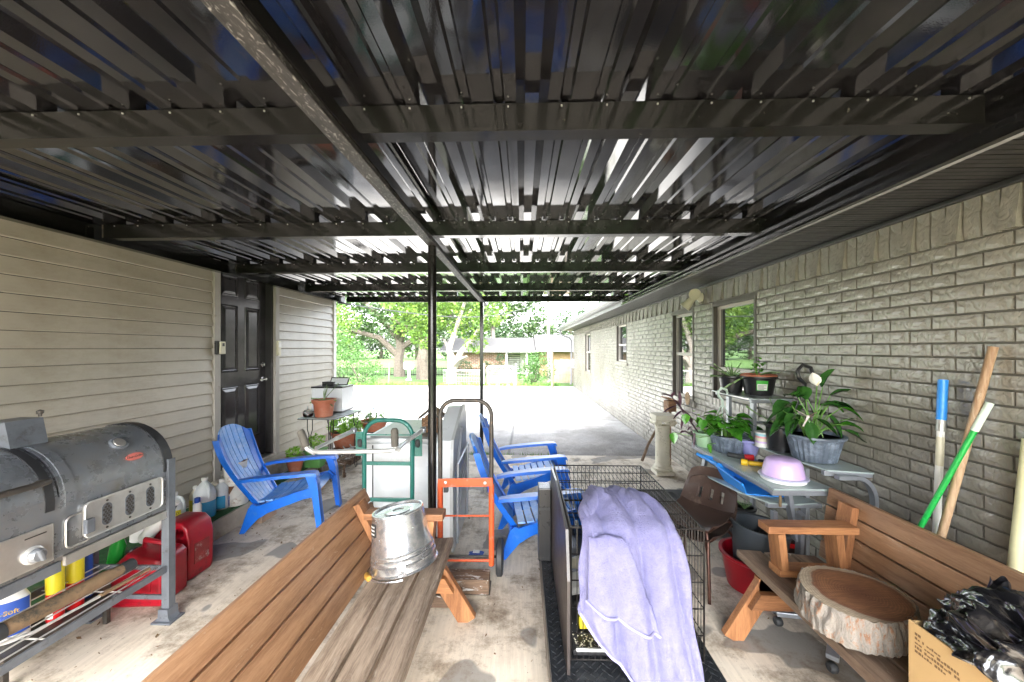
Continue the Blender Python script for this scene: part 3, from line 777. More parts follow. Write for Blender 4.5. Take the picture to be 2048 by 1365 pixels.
# flood light
fl = thing('flood_light', 'cream twin-head flood light fixed under the soffit between two windows', 'wall lamp', (XR - 0.02, 4.42, 2.1))
c0 = Vector((XR - 0.01, 4.40, 2.135))
MB().lathe([(0.055, 0), (0.055, 0.02), (0.04, 0.035), (0.02, 0.05)], c0, 16, Matrix.Rotation(-PI / 2, 4, 'Y')).build('base', M['cream'], fl, True)
for (d, off) in ((Vector((-0.35, -0.9, 0.05)), Vector((-0.09, -0.02, 0.02))), (Vector((-0.6, 0.3, -0.75)), Vector((-0.10, 0.05, -0.03)))):
    q = d.to_track_quat('Z', 'Y').to_matrix().to_4x4()
    MB().tube([c0, c0 + off * 0.7, c0 + off], 0.01, 8).lathe([(0.03, -0.07), (0.036, -0.06), (0.04, 0.0), (0.062, 0.09), (0.064, 0.10), (0.058, 0.10), (0.054, 0.085)], c0 + off, 18, q).build('lamp_head', M['cream'], fl, True)
    MB().lathe([(0.0, 0.07), (0.035, 0.083), (0.05, 0.07)], c0 + off, 16, q).build('bulb', M['white_plastic'], fl, True)
# ------------------------------------------------------------------ vegetation and neighbours
M['leaf_light'] = leafmat('young_leaves', (0.045, 0.12, 0.014), (0.14, 0.22, 0.03), 0.5, 0.35, 2.0)
M['leaf_mid'] = leafmat('oak_leaves', (0.016, 0.045, 0.011), (0.055, 0.10, 0.025), 0.5, 0.25, 1.4)
M['leaf_dark'] = leafmat('dark_leaves', (0.012, 0.035, 0.012), (0.042, 0.08, 0.024), 0.5, 0.25, 1.0)
M['leaf_shrub'] = leafmat('shrub_leaves', (0.02, 0.07, 0.014), (0.075, 0.16, 0.035), 0.4, 0.25, 4.0)
def crown(mb, blobs, n, size, r_, gap=0.35, flat=0.8):
    """leaf faces scattered in clumps over the blobs; clumps are thinned by noise so the sky shows through"""
    tot = sum(b[3] ** 2 for b in blobs); bm = mb.bm
    for (x, y, z, rad) in blobs:
        k = int(n * rad * rad / tot); made = 0; tries = 0
        while made < k and tries < k * 6:
            tries += 1
            d = Vector((r_.gauss(0, 1), r_.gauss(0, 1), r_.gauss(0, 1))).normalized()
            rr = rad * (0.45 + 0.6 * r_.random() ** 0.6)
            p = Vector((x, y, z)) + Vector((d.x * rr, d.y * rr, d.z * rr * flat))
            if noise.noise(p * (1.6 / rad ** 0.5)) < gap - 0.5: continue
            made += 1
            s = size * r_.uniform(0.6, 1.3)
            a = Vector((r_.gauss(0, 1), r_.gauss(0, 1), r_.gauss(0, .6))).normalized()
            b = a.cross(Vector((r_.gauss(0, 1), r_.gauss(0, 1), r_.gauss(0, 1)))).normalized() * s * 0.42
            a = a * s
            bm.faces.new([bm.verts.new(q) for q in (p - a * .5, p + b * .5, p + a * .5, p - b * .5)])
def limbs(mb, base, top, r0, r1, r_, n=4, spread=2.5, seg=5, lift=1.0):
    base, top = Vector(base), Vector(top)
    pts = [base.lerp(top, i / seg) + Vector((r_.uniform(-.08, .08), r_.uniform(-.08, .08), 0)) * (1 if 0 < i < seg else 0) * (top - base).length * .3 for i in range(seg + 1)]
    mb.tube([base + Vector((0, 0, -.1))] + pts[0:], [r0 * 1.5] + [r0 + (r1 - r0) * i / seg for i in range(seg + 1)], 8)
    for k in range(n):
        t = r_.uniform(0.55, 1.0); s0 = base.lerp(top, t)
        a = 2 * PI * (k + r_.random()) / n
        e = s0 + Vector((math.cos(a) * spread, math.sin(a) * spread, spread * lift * r_.uniform(.3, 1.0)))
        m_ = s0.lerp(e, .5) + Vector((0, 0, spread * .12))
        mb.tube([s0, m_, e], [r1 * .9, r1 * .6, r1 * .15], 6)
def tree(name, label, cat, x, y, th, tr, blobs, n, size, lm, bm_, group=None, lean=(0, 0), seed=1, spread=2.5, nl=5, gap=.35, lift=1.0):
    r_ = random.Random(seed); z0 = lawn_h(x, y)
    t = thing(name, label, cat, (x, y, z0), 0, group)
    mb = MB(); limbs(mb, (x, y, z0), (x + lean[0], y + lean[1], z0 + th), tr, tr * .6, r_, nl, spread, lift=lift); mb.build('trunk', bm_, t, True)
    mb = MB(); crown(mb, [(x + a, y + b, z0 + c, d) for a, b, c, d in blobs], n, size, r_, gap); mb.build('crown', lm, t)
    return t
def X_at(px, Y): return (px - 1045) / 750 * Y
# big oak with a low limb, left
t = tree('oak_tree', 'broad grey-green oak with a dark trunk beyond the fence at the left', 'tree', X_at(797, 27), 27, 3.2, 0.42,
     [(-4.5, 0, 4.2, 2.6), (-7.5, 1, 5.2, 2.6), (-1, 0, 5.4, 3.0), (2.5, 1, 5.4, 2.6), (-3, 2, 7.5, 3.5), (2, 2, 8, 3.2), (5, 2, 7, 3), (-8, 3, 8, 3.2)], 15000, 0.34, M['leaf_mid'], M['bark'], seed=4, spread=4.5, nl=7)
bxx = X_at(797, 27)
MB().tube([(bxx - .1, 27, 1.0), (bxx - 1.4, 26.8, 2.3), (bxx - 3.0, 26.5, 2.75), (bxx - 5.4, 26.2, 2.6)], [.26, .2, .16, .06], 8).build('limb', M['bark'], t, True)
tree('shade_tree', 'thick dark trunked tree half hidden behind the round steel post', 'tree', X_at(846, 22), 22, 2.8, 0.45,
     [(-1.5, 0, 4.2, 1.7), (0, 0, 5.5, 2.4), (2, 1, 5.0, 1.8), (0.3, 0, 3.3, 1.2)], 6500, 0.26, M['leaf_mid'], M['bark'], seed=9, spread=2)
# young maple-like tree with a pale forked trunk
t = tree('young_tree', 'lime green young tree with a pale forked trunk beside the driveway', 'tree', X_at(903, 17), 17, 1.3, 0.26,
     [(-1.9, .3, 2.9, 1.0), (-1.0, 0, 3.4, 1.15), (0.1, 0, 3.0, 1.0), (0.9, .2, 2.6, .85), (1.7, 0, 3.4, 1.0), (-0.4, 0, 4.4, 1.5), (-2.3, .3, 4.0, 1.1), (1.3, .3, 4.6, 1.3), (-1.2, 0, 2.15, .7), (1.1, 0, 1.85, .55)], 9500, 0.17, M['leaf_light'], M['pale_bark'], seed=12, spread=1.0, nl=3, gap=.38)
bx_ = X_at(903, 17); zb_ = lawn_h(0, 17)
MB().tube([(bx_ + .05, 17, zb_ + .7), (bx_ + .45, 17, zb_ + 1.5), (bx_ + 1.0, 17, zb_ + 2.1), (bx_ + 1.7, 17, zb_ + 3.4)], [.19, .13, .10, .05], 8).tube([(bx_, 17, zb_ + .8), (bx_ - .12, 17, zb_ + 1.6), (bx_ + 0.35, 17, zb_ + 3.0), (bx_ + .8, 17, zb_ + 4.4)], [.17, .13, .10, .05], 8).build('limb', M['pale_bark'], t, True)
tree('tall_tree', 'tall tree with sparse pale limbs rising behind the neighbouring roof', 'tree', X_at(985, 36), 36, 5, 0.3,
     [(-2, 0, 5.5, 2.4), (0.5, 0, 6.5, 2.8), (3.2, 1, 5.2, 2.4), (2.0, 0, 7.6, 2.4), (-4.0, 0, 6.5, 2.6), (4.6, 1, 4.2, 1.5)], 9000, 0.34, M['leaf_mid'], M['pale_bark'], seed=21, spread=3, gap=.5)
tree('round_tree', 'rounded green tree seen over the eave gutter at the right', 'tree', X_at(1150, 44), 44, 3, 0.4,
     [(0, 0, 4.5, 3.0), (3.5, 0, 5.4, 3.2), (-2.2, 1, 3.6, 1.8), (7, 0, 6.2, 3.6), (2, 2, 3, 2.6)], 8000, 0.4, M['leaf_dark'], M['bark'], seed=31, spread=3)
for i, (px, Y, hgt, r0) in enumerate(((560, 60, 8, 5), (640, 74, 9, 6), (700, 70, 8, 5), (760, 78, 8, 5.5), (832, 72, 8, 5), (900, 66, 8, 5), (960, 70, 9, 5.5), (1022, 62, 7, 4), (1235, 62, 9, 5))):
    lb_ = ['distant tree at the far left edge of the field', 'distant tree behind the green bush and oak', 'distant tree filling the gap left of the oak trunk', 'distant tree behind the oak trunk', 'distant tree directly behind the round steel post', 'distant tree behind the young tree', 'distant tree behind the tall pale-limbed tree', 'distant tree behind the shingle roof', 'distant tree hidden mostly by the long house'][i]
    tree('distant_tree', lb_, 'tree', X_at(px, Y), Y, hgt * .4, .4, [(0, 0, hgt * .55, r0 * .8), (r0 * .6, 0, hgt * .7, r0 * .6), (-r0 * .6, 0, hgt * .6, r0 * .7), (0, 0, hgt * .25, r0 * .5)], 2600, 0.62, M['leaf_dark' if i % 2 else 'leaf_mid'], M['bark'], 'trees at the far side of the field', seed=40 + i, spread=2, gap=.25)
def shrub(label, x, y, blobs, n, size, lm, seed, name='shrub', cat='shrub'):
    r_ = random.Random(seed); z0 = lawn_h(x, y)
    t = thing(name, label, cat, (x, y, z0))
    mb = MB()
    for k in range(7):
        a = r_.uniform(0, 2 * PI); mb.tube([(x, y, z0 - .05), (x + math.cos(a) * .25, y + math.sin(a) * .2, z0 + .5), (x + math.cos(a) * .5, y + math.sin(a) * .3, z0 + 1.0)], [.03, .02, .008], 5)
    mb.build('stem', M['bark'], t, True)
    mb = MB(); crown(mb, [(x + a, y + b, z0 + c, d) for a, b, c, d in blobs], n, size, r_, .3, .9); mb.build('foliage', lm, t)
shrub('dense green flowering bush at the corner of the garage', X_at(690, 14.6), 15.9, [(0, 0, .75, .8), (-1.1, .2, .9, 1.0), (.45, 0, .55, .55), (-.5, 0, 1.5, .7), (-1.5, 0, 2.0, .9)], 6500, .09, M['leaf_shrub'], 3)
shrub('light green sapling rising above the corner bush', X_at(676, 17.5), 17.5, [(-.2, 0, 2.3, .8), (.3, 0, 3.0, .7), (-.6, 0, 3.4, .9), (.1, 0, 1.6, .6)], 3200, .12, M['leaf_light'], 5)
shrub('loose leafy bush right of the chain-link gate', X_at(1068, 16), 16.0, [(0, 0, .6, .6), (-.35, 0, .5, .45), (.45, 0, .7, .55), (.15, 0, 1.1, .45), (-.1, .3, .9, .4)], 4500, .075, M['leaf_shrub'], 6)
shrub('low dark shrub against the neighbouring brick wall, left one', X_at(925, 28.6), 28.6, [(0, 0, .6, .8)], 900, .14, M['leaf_dark'], 7)
shrub('low dark shrub against the neighbouring brick wall by the porch', X_at(972, 28.6), 28.6, [(0, 0, .6, .6), (.6, 0, .5, .5)], 900, .14, M['leaf_dark'], 8)
shrub('tall thin shrub beside the neighbouring porch post', X_at(1000, 28.3), 28.3, [(0, 0, .7, .4), (0, 0, 1.4, .35)], 700, .12, M['leaf_dark'], 10)
# neighbouring brick house
M['nb_brick'] = None
m_, n_, l_, b_ = nodes('neighbour_brick')
br = n_.new('ShaderNodeTexBrick'); tc = n_.new('ShaderNodeTexCoord'); mp = n_.new('ShaderNodeMapping'); mp.inputs['Rotation'].default_value = (R(90), 0, 0)
l_.new(tc.outputs['Object'], mp.inputs[0]); l_.new(mp.outputs[0], br.inputs[0])
br.inputs['Color1'].default_value = (0.15, 0.07, 0.042, 1); br.inputs['Color2'].default_value = (0.30, 0.17, 0.10, 1); br.inputs['Mortar'].default_value = (0.36, 0.33, 0.28, 1)
br.inputs['Scale'].default_value = 1.0; br.inputs['Brick Width'].default_value = 0.32; br.inputs['Row Height'].default_value = 0.11; br.inputs['Mortar Size'].default_value = 0.012
l_.new(br.outputs[0], b_.inputs['Base Color']); b_.inputs['Roughness'].default_value = 0.85
M['nb_brick'] = m_
nx0, nx1, ny = X_at(893, 30), X_at(1150, 30), 30.0
zb = -0.62
nh = thing('neighbour_house', 'low brick house with a pale grey shingle roof behind the fence', 'house', (nx0, ny, zb))
xa, xb = X_at(1012, 30), X_at(1078, 30)
MB().bx(nx0, xa, ny, ny + 6, zb - .3, 1.32).build('wall', M['nb_brick'], nh)
MB().bx(xb, nx1 + 4, ny - 1.2, ny + 6, zb - .3, 1.32).build('wall', mat('tan_brick', (0.20, 0.125, 0.065), .85, var=.3, vs=8), nh)
MB().bx(xa + .01, xb - .01, ny + 1.4, ny + 6, zb - .3, 1.32).build('wall', M['white_trim'], nh)
for q in range(11):
    MB().bx(xa + .1 + 0.0, xa + 1.1, ny + 1.36, ny + 1.395, zb + .25 + q * .16, zb + .34 + q * .16).build('shutter_slat', M['white_trim'], nh)
    MB().bx(xb - .75, xb - .1, ny + 1.36, ny + 1.395, zb + .25 + q * .16, zb + .34 + q * .16).build('shutter_slat', M['white_trim'], nh)
MB().bx(xa + 0.08, xa + 1.12, ny + 1.375, ny + 1.399, zb + .2, zb + 1.95).build('window', M['door_frame'], nh)
MB().bx(xb - .77, xb - .08, ny + 1.375, ny + 1.399, zb + .2, zb + 1.95).build('window', M['door_frame'], nh)
for xx in (xa + .02, X_at(1012, 30) + 1.6): MB().bx(xx, xx + .1, ny - .7, ny - .6, zb - .3, 1.36).build('porch_post', M['white_trim'], nh)
nr = mat('pale_shingle', (0.06, 0.059, 0.06), .9, var=.2, vs=6, bs=.4)
MB().prism([(ny - 0.9, 1.34), (ny + 4.0, 2.5), (ny + 9.0, 1.34)], nx0 - .5, xb + .5, 'x').build('roof', nr, nh)
MB().prism([(ny - 1.9, 1.40), (ny + 3.5, 2.75), (ny + 9.0, 1.40)], xb - .3, nx1 + 4.5, 'x').build('roof', nr, nh)
MB().bx(nx0 - .5, xb + .5, ny - .95, ny - .905, 1.24, 1.38).build('fascia', gm, nh)
MB().bx(xb - .3, nx1 + 4.5, ny - 1.95, ny - 1.905, 1.29, 1.44).build('fascia', gm, nh)
# chain-link gate
y0 = 15.75; gx0, gx1 = X_at(975, y0), X_at(1028, y0); gz0, gz1 = lawn_h(0, y0) + .03, 0.87 - .08
gt = thing('chain_link_gate', 'white framed chain-link gate at the edge of the lawn', 'gate', (gx0, y0, gz0))
MB().tube([(gx0, y0, gz0), (gx0, y0, gz1 - .06), (gx0 + .06, y0, gz1), (gx1 - .06, y0, gz1), (gx1, y0, gz1 - .06), (gx1, y0, gz0)], .022, 8, closed=True).build('frame', M['white_trim'], gt, True)
mb = MB(); s = .075; W_, H_ = gx1 - gx0 - .03, gz1 - gz0 - .03
k = -int(H_ / s) - 1
while k * s < W_:
    for sg in (1, -1):
        x_a, x_b, za, zb2 = k * s, k * s + H_, 0, H_
        if sg < 0: za, zb2 = H_, 0
        # clip to the frame in x
        pa, pb = Vector((x_a, 0, za)), Vector((x_b, 0, zb2))
        if x_a < 0: pa = pa.lerp(pb, -x_a / (x_b - x_a))
        if x_b > W_: pb = Vector((x_a, 0, za)).lerp(pb, (W_ - x_a) / (x_b - x_a))
        if pb.x > pa.x + .01: mb.tube([Vector((gx0 + .015, y0, gz0 + .015)) + pa, Vector((gx0 + .015, y0, gz0 + .015)) + pb], .0035, 3)
    k += 1
mb.build('wire_mesh', M['gate_wire'], gt)
cf = thing('chain_link_fence', 'low chain-link fence with a pale top rail left of the gate', 'fence', (gx0 - 1, y0, 0))
for px in (968, 1032):
    xx = X_at(px, y0); MB().tube([(xx, y0, gz0 - .1), (xx, y0, .87)], .03, 8).lathe([(.034, 0), (.034, .03), (.0, .05)], (xx, y0, .87), 8).build('post', M['gate_wire'], cf, True)
xx0 = X_at(886, y0)
MB().tube([(xx0, y0, .62), (X_at(965, y0), y0, .62)], .02, 6).build('rail', M['white_trim'], cf, True)
mb = MB()
q = xx0
while q < X_at(965, y0):
    mb.tube([(q, y0, gz0), (q, y0, .61)], .003, 3); q += .07
for z in (.15, .3, .45): mb.tube([(xx0, y0, z), (X_at(965, y0), y0, z)], .003, 3)
stuff(mb.build('wire_mesh', M['gate_wire'], cf))
# black iron fence further back
y1 = 29.0
f2 = thing('iron_fence', 'low dark picket fence crossing the far side of the lawn', 'fence', (X_at(800, y1), y1, lawn_h(0, y1)))
xs0, xs1 = X_at(640, y1), X_at(1030, y1); zz = lawn_h(0, y1)
MB().bx(xs0, xs1, y1 - .015, y1 + .015, zz + .55, zz + .59).bx(xs0, xs1, y1 - .015, y1 + .015, zz + .08, zz + .13).build('rail', M['steel_black'], f2)
mb = MB(); q = xs0; k = 0
while q < xs1:
    mb.bx(q, q + .025, y1 - .012, y1 + .012, zz, zz + .62 + .1 * abs(math.sin(k * .25))); q += .13; k += 1
stuff(mb.build('picket', M['steel_black'], f2))
# fence and posts by the end of the house
pf = thing('board_fence', 'weathered pale board fence closing the yard beyond the house corner', 'fence', (X_at(1120, 17.5), 17.5, 0))
q = X_at(1108, 17.5); i = 0
while q < X_at(1180, 17.5):
    MB().bx(q, q + .13, 17.5, 17.52, -.06, 1.02 + rng.uniform(-.03, .03)).build('board', mat('bleached_board', (.30, .24, .18), .85, var=.25, vs=5) if i == 0 else bpy.data.materials['bleached_board'], pf)
    q += .14; i += 1
MB().bx(X_at(1108, 17.5), X_at(1180, 17.5), 17.522, 17.56, .72, .8).build('rail', bpy.data.materials['bleached_board'], pf)
xx = X_at(1104, 14.8)
tag(MB().tube([(xx + .01, 14.8, -.05), (xx, 14.8, 1.0), (xx - .01, 14.8, 1.74)], .055, 10).build('wood_post', M['post_wood'], None, True), 'short rough timber post standing near the end of the driveway', 'post')
up = thing('utility_pole', 'slender tall utility pole behind the short timber post', 'pole', (X_at(1097, 19), 19, 0))
MB().tube([(X_at(1097, 19), 19, -.2), (X_at(1096, 19), 19, 7.2)], [.09, .065], 10).build('pole', M['pale_bark'], up, True)
MB().tube([(X_at(1099, 19) + .03, 18.9, -.1), (X_at(1099, 19) + .03, 18.9, 2.0)], .04, 8).build('conduit', M['steel_grey'], up, True)
# stake, utility box
xx = X_at(776, 15.9)
tag(MB().tube([(xx - .03, 15.9, -.1), (xx, 15.9, .5), (xx + .01, 15.9, .92)], .035, 8).build('wood_stake', M['post_wood'], None, True), 'short wooden stake standing in the grass beyond the driveway', 'stake')
xx = X_at(816, 21); zg = lawn_h(0, 21)
ub = thing('mailbox_stand', 'grey box on a white pedestal standing on the lawn', 'box', (xx, 21, zg))
MB().bx(xx - .26, xx + .26, 20.85, 21.15, zg + .62, zg + 1.02, .03).build('box', mat('stone_grey', (.3, .3, .33), .7), ub)
MB().lathe([(.16, 0), (.16, .06), (.09, .1), (.07, .3), (.10, .56), (.14, .62)], (xx, 21, zg), 12).build('pedestal', M['white_trim'], ub, True)
# service cable from the garage corner
pts = []
a0, a1 = Vector((WL + .03, 5.84, HC + .72)), Vector((1.1, 19, 3.95))
for i in range(15):
    t = i / 14; p = a0.lerp(a1, t); p.z -= math.sin(PI * t) * .55 * (1 - .3 * t); pts.append(p)
tag(MB().tube(pts, .011, 6).build('service_cable', M['rubber'], None, True), 'black overhead cable sagging from the garage corner to the utility pole', 'cable')
# dead leaves on the slab
M['dead_leaf'] = mat('dead_leaf', (0.16, 0.09, 0.04), .8, var=.5, vs=40, bs=0)
mb = MB()
for i in range(420):
    if i < 200: x, y = rng.uniform(-2.45, -1.2), rng.uniform(1.6, 4.8)
    else: x, y = rng.uniform(-2.4, 2.0), rng.uniform(1.3, 5.4)
    s = rng.uniform(.003, .011) if i % 9 else rng.uniform(.012, .02); a = rng.uniform(0, PI)
    c, s_ = math.cos(a) * s, math.sin(a) * s; z = .003
    mb.bm.faces.new([mb.bm.verts.new(p) for p in ((x - c, y - s_, z), (x + s_ * .4, y - c * .4, z + rng.uniform(0, .006)), (x + c, y + s_, z + rng.uniform(0, .008)), (x - s_ * .4, y + c * .4, z))])
tag(mb.build('leaf_litter', M['dead_leaf']), 'scattered brown leaf crumbs lying on the concrete slab', 'leaf litter', kind='stuff')
# ------------------------------------------------------------------ leaves and pots
def leaf_fn(base, d, L, W, droop=0.3, up=Vector((0, 0, 1)), heart=False, fold=0.15, twist=0.0):
    base, d = Vector(base), Vector(d).normalized(); side = d.cross(up)
    if side.length < 1e-3: side = Vector((1, 0, 0))
    side.normalize(); nrm = side.cross(d)
    if twist: q = Matrix.Rotation(twist, 3, d); side = q @ side; nrm = q @ nrm
    def fn(u, v):   # u along, v across 0..1
        if heart: w = (math.sin(PI * min(1, u * 1.0) ** 0.62)) ** 0.8 if 0 < u < 1 else 0.0
        else: w = math.sin(PI * u ** 0.8) ** 0.75 if 0 < u < 1 else (0.25 if u == 0 else 0.0)
        s = (v - .5) * W * w
        p = base + d * (L * u * (1 - droop * .25 * u)) + side * s + nrm * (abs(s) * fold * 2)
        p.z -= droop * L * u * u
        return p
    return fn
def leaf(parent, base, d, L, W, m, droop=.3, heart=False, fold=.15, twist=0.0, nu=7, name='leaf', wavy=0.0):
    mb = MB(); f = leaf_fn(base, d, L, W, droop, heart=heart, fold=fold, twist=twist)
    mb.grid(lambda u, v: f(u, v) + Vector((0, 0, wavy * math.sin(u * 14 + v * 3))), nu, 4)
    return mb.build(name, m, parent, True, angle=80)
def blade(parent, base, d, L, W, m, droop=.3, nu=8):
    mb = MB(); base, d = Vector(base), Vector(d).normalized(); side = d.cross(Vector((0, 0, 1)))
    if side.length < .05: side = Vector((rng.uniform(-1, 1), rng.uniform(-1, 1), 0))
    side.normalize()
    def fn(u, v):
        w = W * (1 - u ** 2.2) * .5 + .001
        p = base + d * L * u + side * (v - .5) * 2 * w * .5 + Vector((0, 0, -droop * L * u * u + (abs(v - .5) * W * .5)))
        return p
    mb.grid(fn, nu, 2, thick=min(.004, W * .2)); return mb.build('leaf', m, parent, True)
def pot(parent, c, r0, r1, h_, m, rim=.012, n=28, flute=None, name='pot', lip=.02, t=.006):
    """open pot: base radius r0, mouth radius r1, with a rolled rim and real wall thickness"""
    mb = MB()
    mb.lathe([(r0 * .9, 0), (r0, .004), (r0 + (r1 - r0) * .9, h_ - lip)], c, n if not flute else n * 4, flute=flute)
    mb.lathe([(r0 + (r1 - r0) * .88, h_ - lip), (r1 + rim * .5, h_ - lip), (r1 + rim, h_ - lip * .6), (r1 + rim, h_ - .002), (r1 + rim * .6, h_), (r1 - t, h_), (r1 - t * 1.5, h_ - .035)], c, n)
    p = mb.build(name, m, parent, True, angle=35)
    MB().lathe([(0.0, 0), (r1 * .5, .003), (r1 - t * 1.4, -.001)], Vector(c) + Vector((0, 0, h_ - .03)), n).build('soil', M['soil'], parent, True)
    return p
M['aloe'] = leafmat('grey_green_blades', (0.10, 0.19, 0.07), (0.22, 0.33, 0.13), .4, .12, 20)
M['pothos'] = leafmat('glossy_green_leaves', (0.025, 0.14, 0.012), (0.10, 0.33, 0.03), .25, .15, 12)
M['deep'] = leafmat('deep_glossy_leaves', (0.012, 0.06, 0.012), (0.045, 0.14, 0.025), .22, .1, 10)
M['lime'] = leafmat('lime_leaves', (0.14, 0.36, 0.03), (0.32, 0.55, 0.07), .45, .3, 14)
M['purple_leaf'] = leafmat('purple_leaves', (0.045, 0.018, 0.035), (0.12, 0.055, 0.075), .4, .15, 8)
M['stalk'] = leafmat('green_stalk', (0.10, 0.24, 0.04), (0.18, 0.36, 0.07), .4, .1)

# ------------------------------------------------------------------ barrel grill
gx = -2.02
gr = thing('barrel_grill', 'big smoke-stained black gas and charcoal barrel grill against the siding', 'grill', (-2.25, 1.5, 0))
Y0, Y1 = 0.95, 2.10
def barrel(y0, y1, name, parent, m, rx=.245, rz=.235, cx_=-2.265, cz=.885, a0=-8, a1=188, cap=True, grow=0):
    mb = MB(); n = 20
    pts = [(cx_ + (rx + grow) * math.cos(R(a0 + (a1 - a0) * k / n)), cz + (rz + grow) * math.sin(R(a0 + (a1 - a0) * k / n))) for k in range(n + 1)]
    mb.prism(pts, y0, y1); return mb.build(name, m, parent, True, angle=35)
body = MB().prism([(-2.02, .90), (-2.022, .64), (-2.06, .60), (-2.47, .60), (-2.51, .64), (-2.51, .90)], Y0, Y1)
b_ = body.build('firebox', M['grill'], gr)
lid1 = barrel(1.585, Y1 - .012, 'lid', gr, M['grill'])
barrel(Y1 - .045, Y1 + .006, 'rim_band', lid1, M['grill_dark'], grow=.006)
barrel(1.60, 1.64, 'rim_band', lid1, M['grill'], grow=.005)
lid2 = barrel(Y0, 1.575, 'lid', gr, M['grill'])
barrel(1.53, 1.562, 'rim_band', lid2, M['grill_dark'], grow=.005)
MB().tube([(-2.0, 1.49, .99), (-1.955, 1.49, 1.0), (-1.95, 1.45, 1.0), (-1.95, 1.0, 1.0)], .013, 10).build('handle', M['worn_black'], lid2, True)
# thermometer and badge on the lid
def on_lid(y, ang, grow=0.0):
    a = R(ang); return Vector((-2.265 + (.245 + grow) * math.cos(a), y, .885 + (.235 + grow) * math.sin(a))), Vector((math.cos(a), 0, math.sin(a)))
p, nn = on_lid(1.885, 46)
q = nn.to_track_quat('Z', 'Y').to_matrix().to_4x4()
MB().lathe([(.038, -.004), (.040, .006), (.034, .012), (.028, .012)], p, 24, q).build('gauge', M['grill_grey'], lid1, True)
MB().lathe([(.0275, .008), (.026, .015), (.0, .017)], p, 24, q).build('gauge_face', M['plate'], lid1, True)
def text(s, size, m, parent, origin, xdir, ydir, name='lettering', ext=.0006, align='CENTER', shear=0.0):
    cu = bpy.data.curves.new('t', 'FONT'); cu.body = s; cu.size = size; cu.extrude = ext; cu.align_x = align; cu.align_y = 'CENTER'; cu.shear = shear; cu.resolution_u = 2
    o = bpy.data.objects.new('t', cu); col.objects.link(o)
    dg = bpy.context.evaluated_depsgraph_get(); me = bpy.data.meshes.new_from_object(o.evaluated_get(dg))
    bpy.data.objects.remove(o)
    x, y = Vector(xdir).normalized(), Vector(ydir).normalized(); z = x.cross(y)
    me.transform(Matrix.Translation(origin) @ Matrix((x, y, z)).transposed().to_4x4())
    me.transform(INV.get(parent.name, Matrix.Identity(4)))
    me.materials.clear(); me.materials.append(m); me.name = name
    o = bpy.data.objects.new(name, me); col.objects.link(o); o.parent = parent; return o
p, nn = on_lid(1.915, 24, .001)
q2 = nn.to_track_quat('Z', 'Y').to_matrix().to_4x4()
yv = nn.cross(Vector((0, 1, 0))).normalized() * -1 if nn.cross(Vector((0, 1, 0))).z < 0 else nn.cross(Vector((0, 1, 0))).normalized()
def oval(c, ax, ay, a, b, thick, nrm, n=24):
    mb = MB(); c = Vector(c)
    A = [mb.bm.verts.new(c + ax * a * math.cos(2 * PI * k / n) + ay * b * math.sin(2 * PI * k / n)) for k in range(n)]
    B = [mb.bm.verts.new(v.co + nrm * thick) for v in A]
    for k in range(n): mb.bm.faces.new((A[k], A[(k + 1) % n], B[(k + 1) % n], B[k]))
    mb.bm.faces.new(B); mb.bm.faces.new(A[::-1]); return mb
M['badge'] = mat('faded_red_badge', (0.62, 0.16, 0.13), .4, var=.15, vs=40, bs=0)
oval(p, Vector((0, 1, 0)), yv, .044, .019, .004, nn).build('badge', M['badge'], lid1)
text('Char-Griller', .017, M['ink'], lid1, p + nn * .0045, (0, 1, 0), yv, shear=.3)
# vent plate
vp = MB()
def rrect(y0, y1, z0, z1, r, n=5):
    pts = []
    for (cy, cz, a0) in ((y1 - r, z1 - r, 0), (y0 + r, z1 - r, 90), (y0 + r, z0 + r, 180), (y1 - r, z0 + r, 270)):
        for k in range(n + 1): a = R(a0 + 90 * k / n); pts.append((cy + r * math.cos(a), cz + r * math.sin(a)))
    return pts
hy0, hy1, hz0, hz1 = 1.665, 2.035, .672, .836
door_p = vp.prism(rrect(hy0, hy1, hz0, hz1, .025), gx + .001, gx + .014, 'x').build('vent_door', M['plate'], gr)
pr = [(gx + .014, a, b) for a, b in rrect(hy0, hy1, hz0, hz1, .025)]
MB().tube(pr, .004, 6, closed=True).build('bead', M['alu'], door_p, True)
MB().tube([(gx + .004, a, b) for a, b in rrect(1.60, 1.70, .66, .80, .025)], .004, 6, closed=True).build('bead', M['plate'], gr, True)
MB().bx(gx + .015, gx + .035, 1.655, 1.69, .70, .765, .004).build('latch', M['grill_grey'], door_p)
for cy in (1.755, 1.86, 1.965):
    MB().prism(rrect(cy - .022, cy + .022, .700, .805, .022), gx + .0145, gx + .0165, 'x').build('vent_screen', M['grill_grey'], door_p)
    mb = MB()
    for rr in range(9):
        for cc in range(3 if rr % 2 == 0 else 2):
            yy = cy + (cc - 1) * .014 + (0 if rr % 2 == 0 else .007); zz = .709 + rr * .011
            if abs(yy - cy) > .009 and (rr in (0, 8)): continue
            mb.prism([(yy + .0063 * math.cos(a * PI / 3), zz + .0063 * math.sin(a * PI / 3)) for a in range(6)], gx + .0166, gx + .0172, 'x')
    stuff(mb.build('vent_hole', M['ink'], door_p))
    for zz in (.688, .817): MB().lathe([(.005, 0), (.005, .003), (0, .004)], (gx + .015, cy, zz), 10, Matrix.Rotation(PI / 2, 4, 'Y')).build('rivet', M['worn_black'], door_p, True)
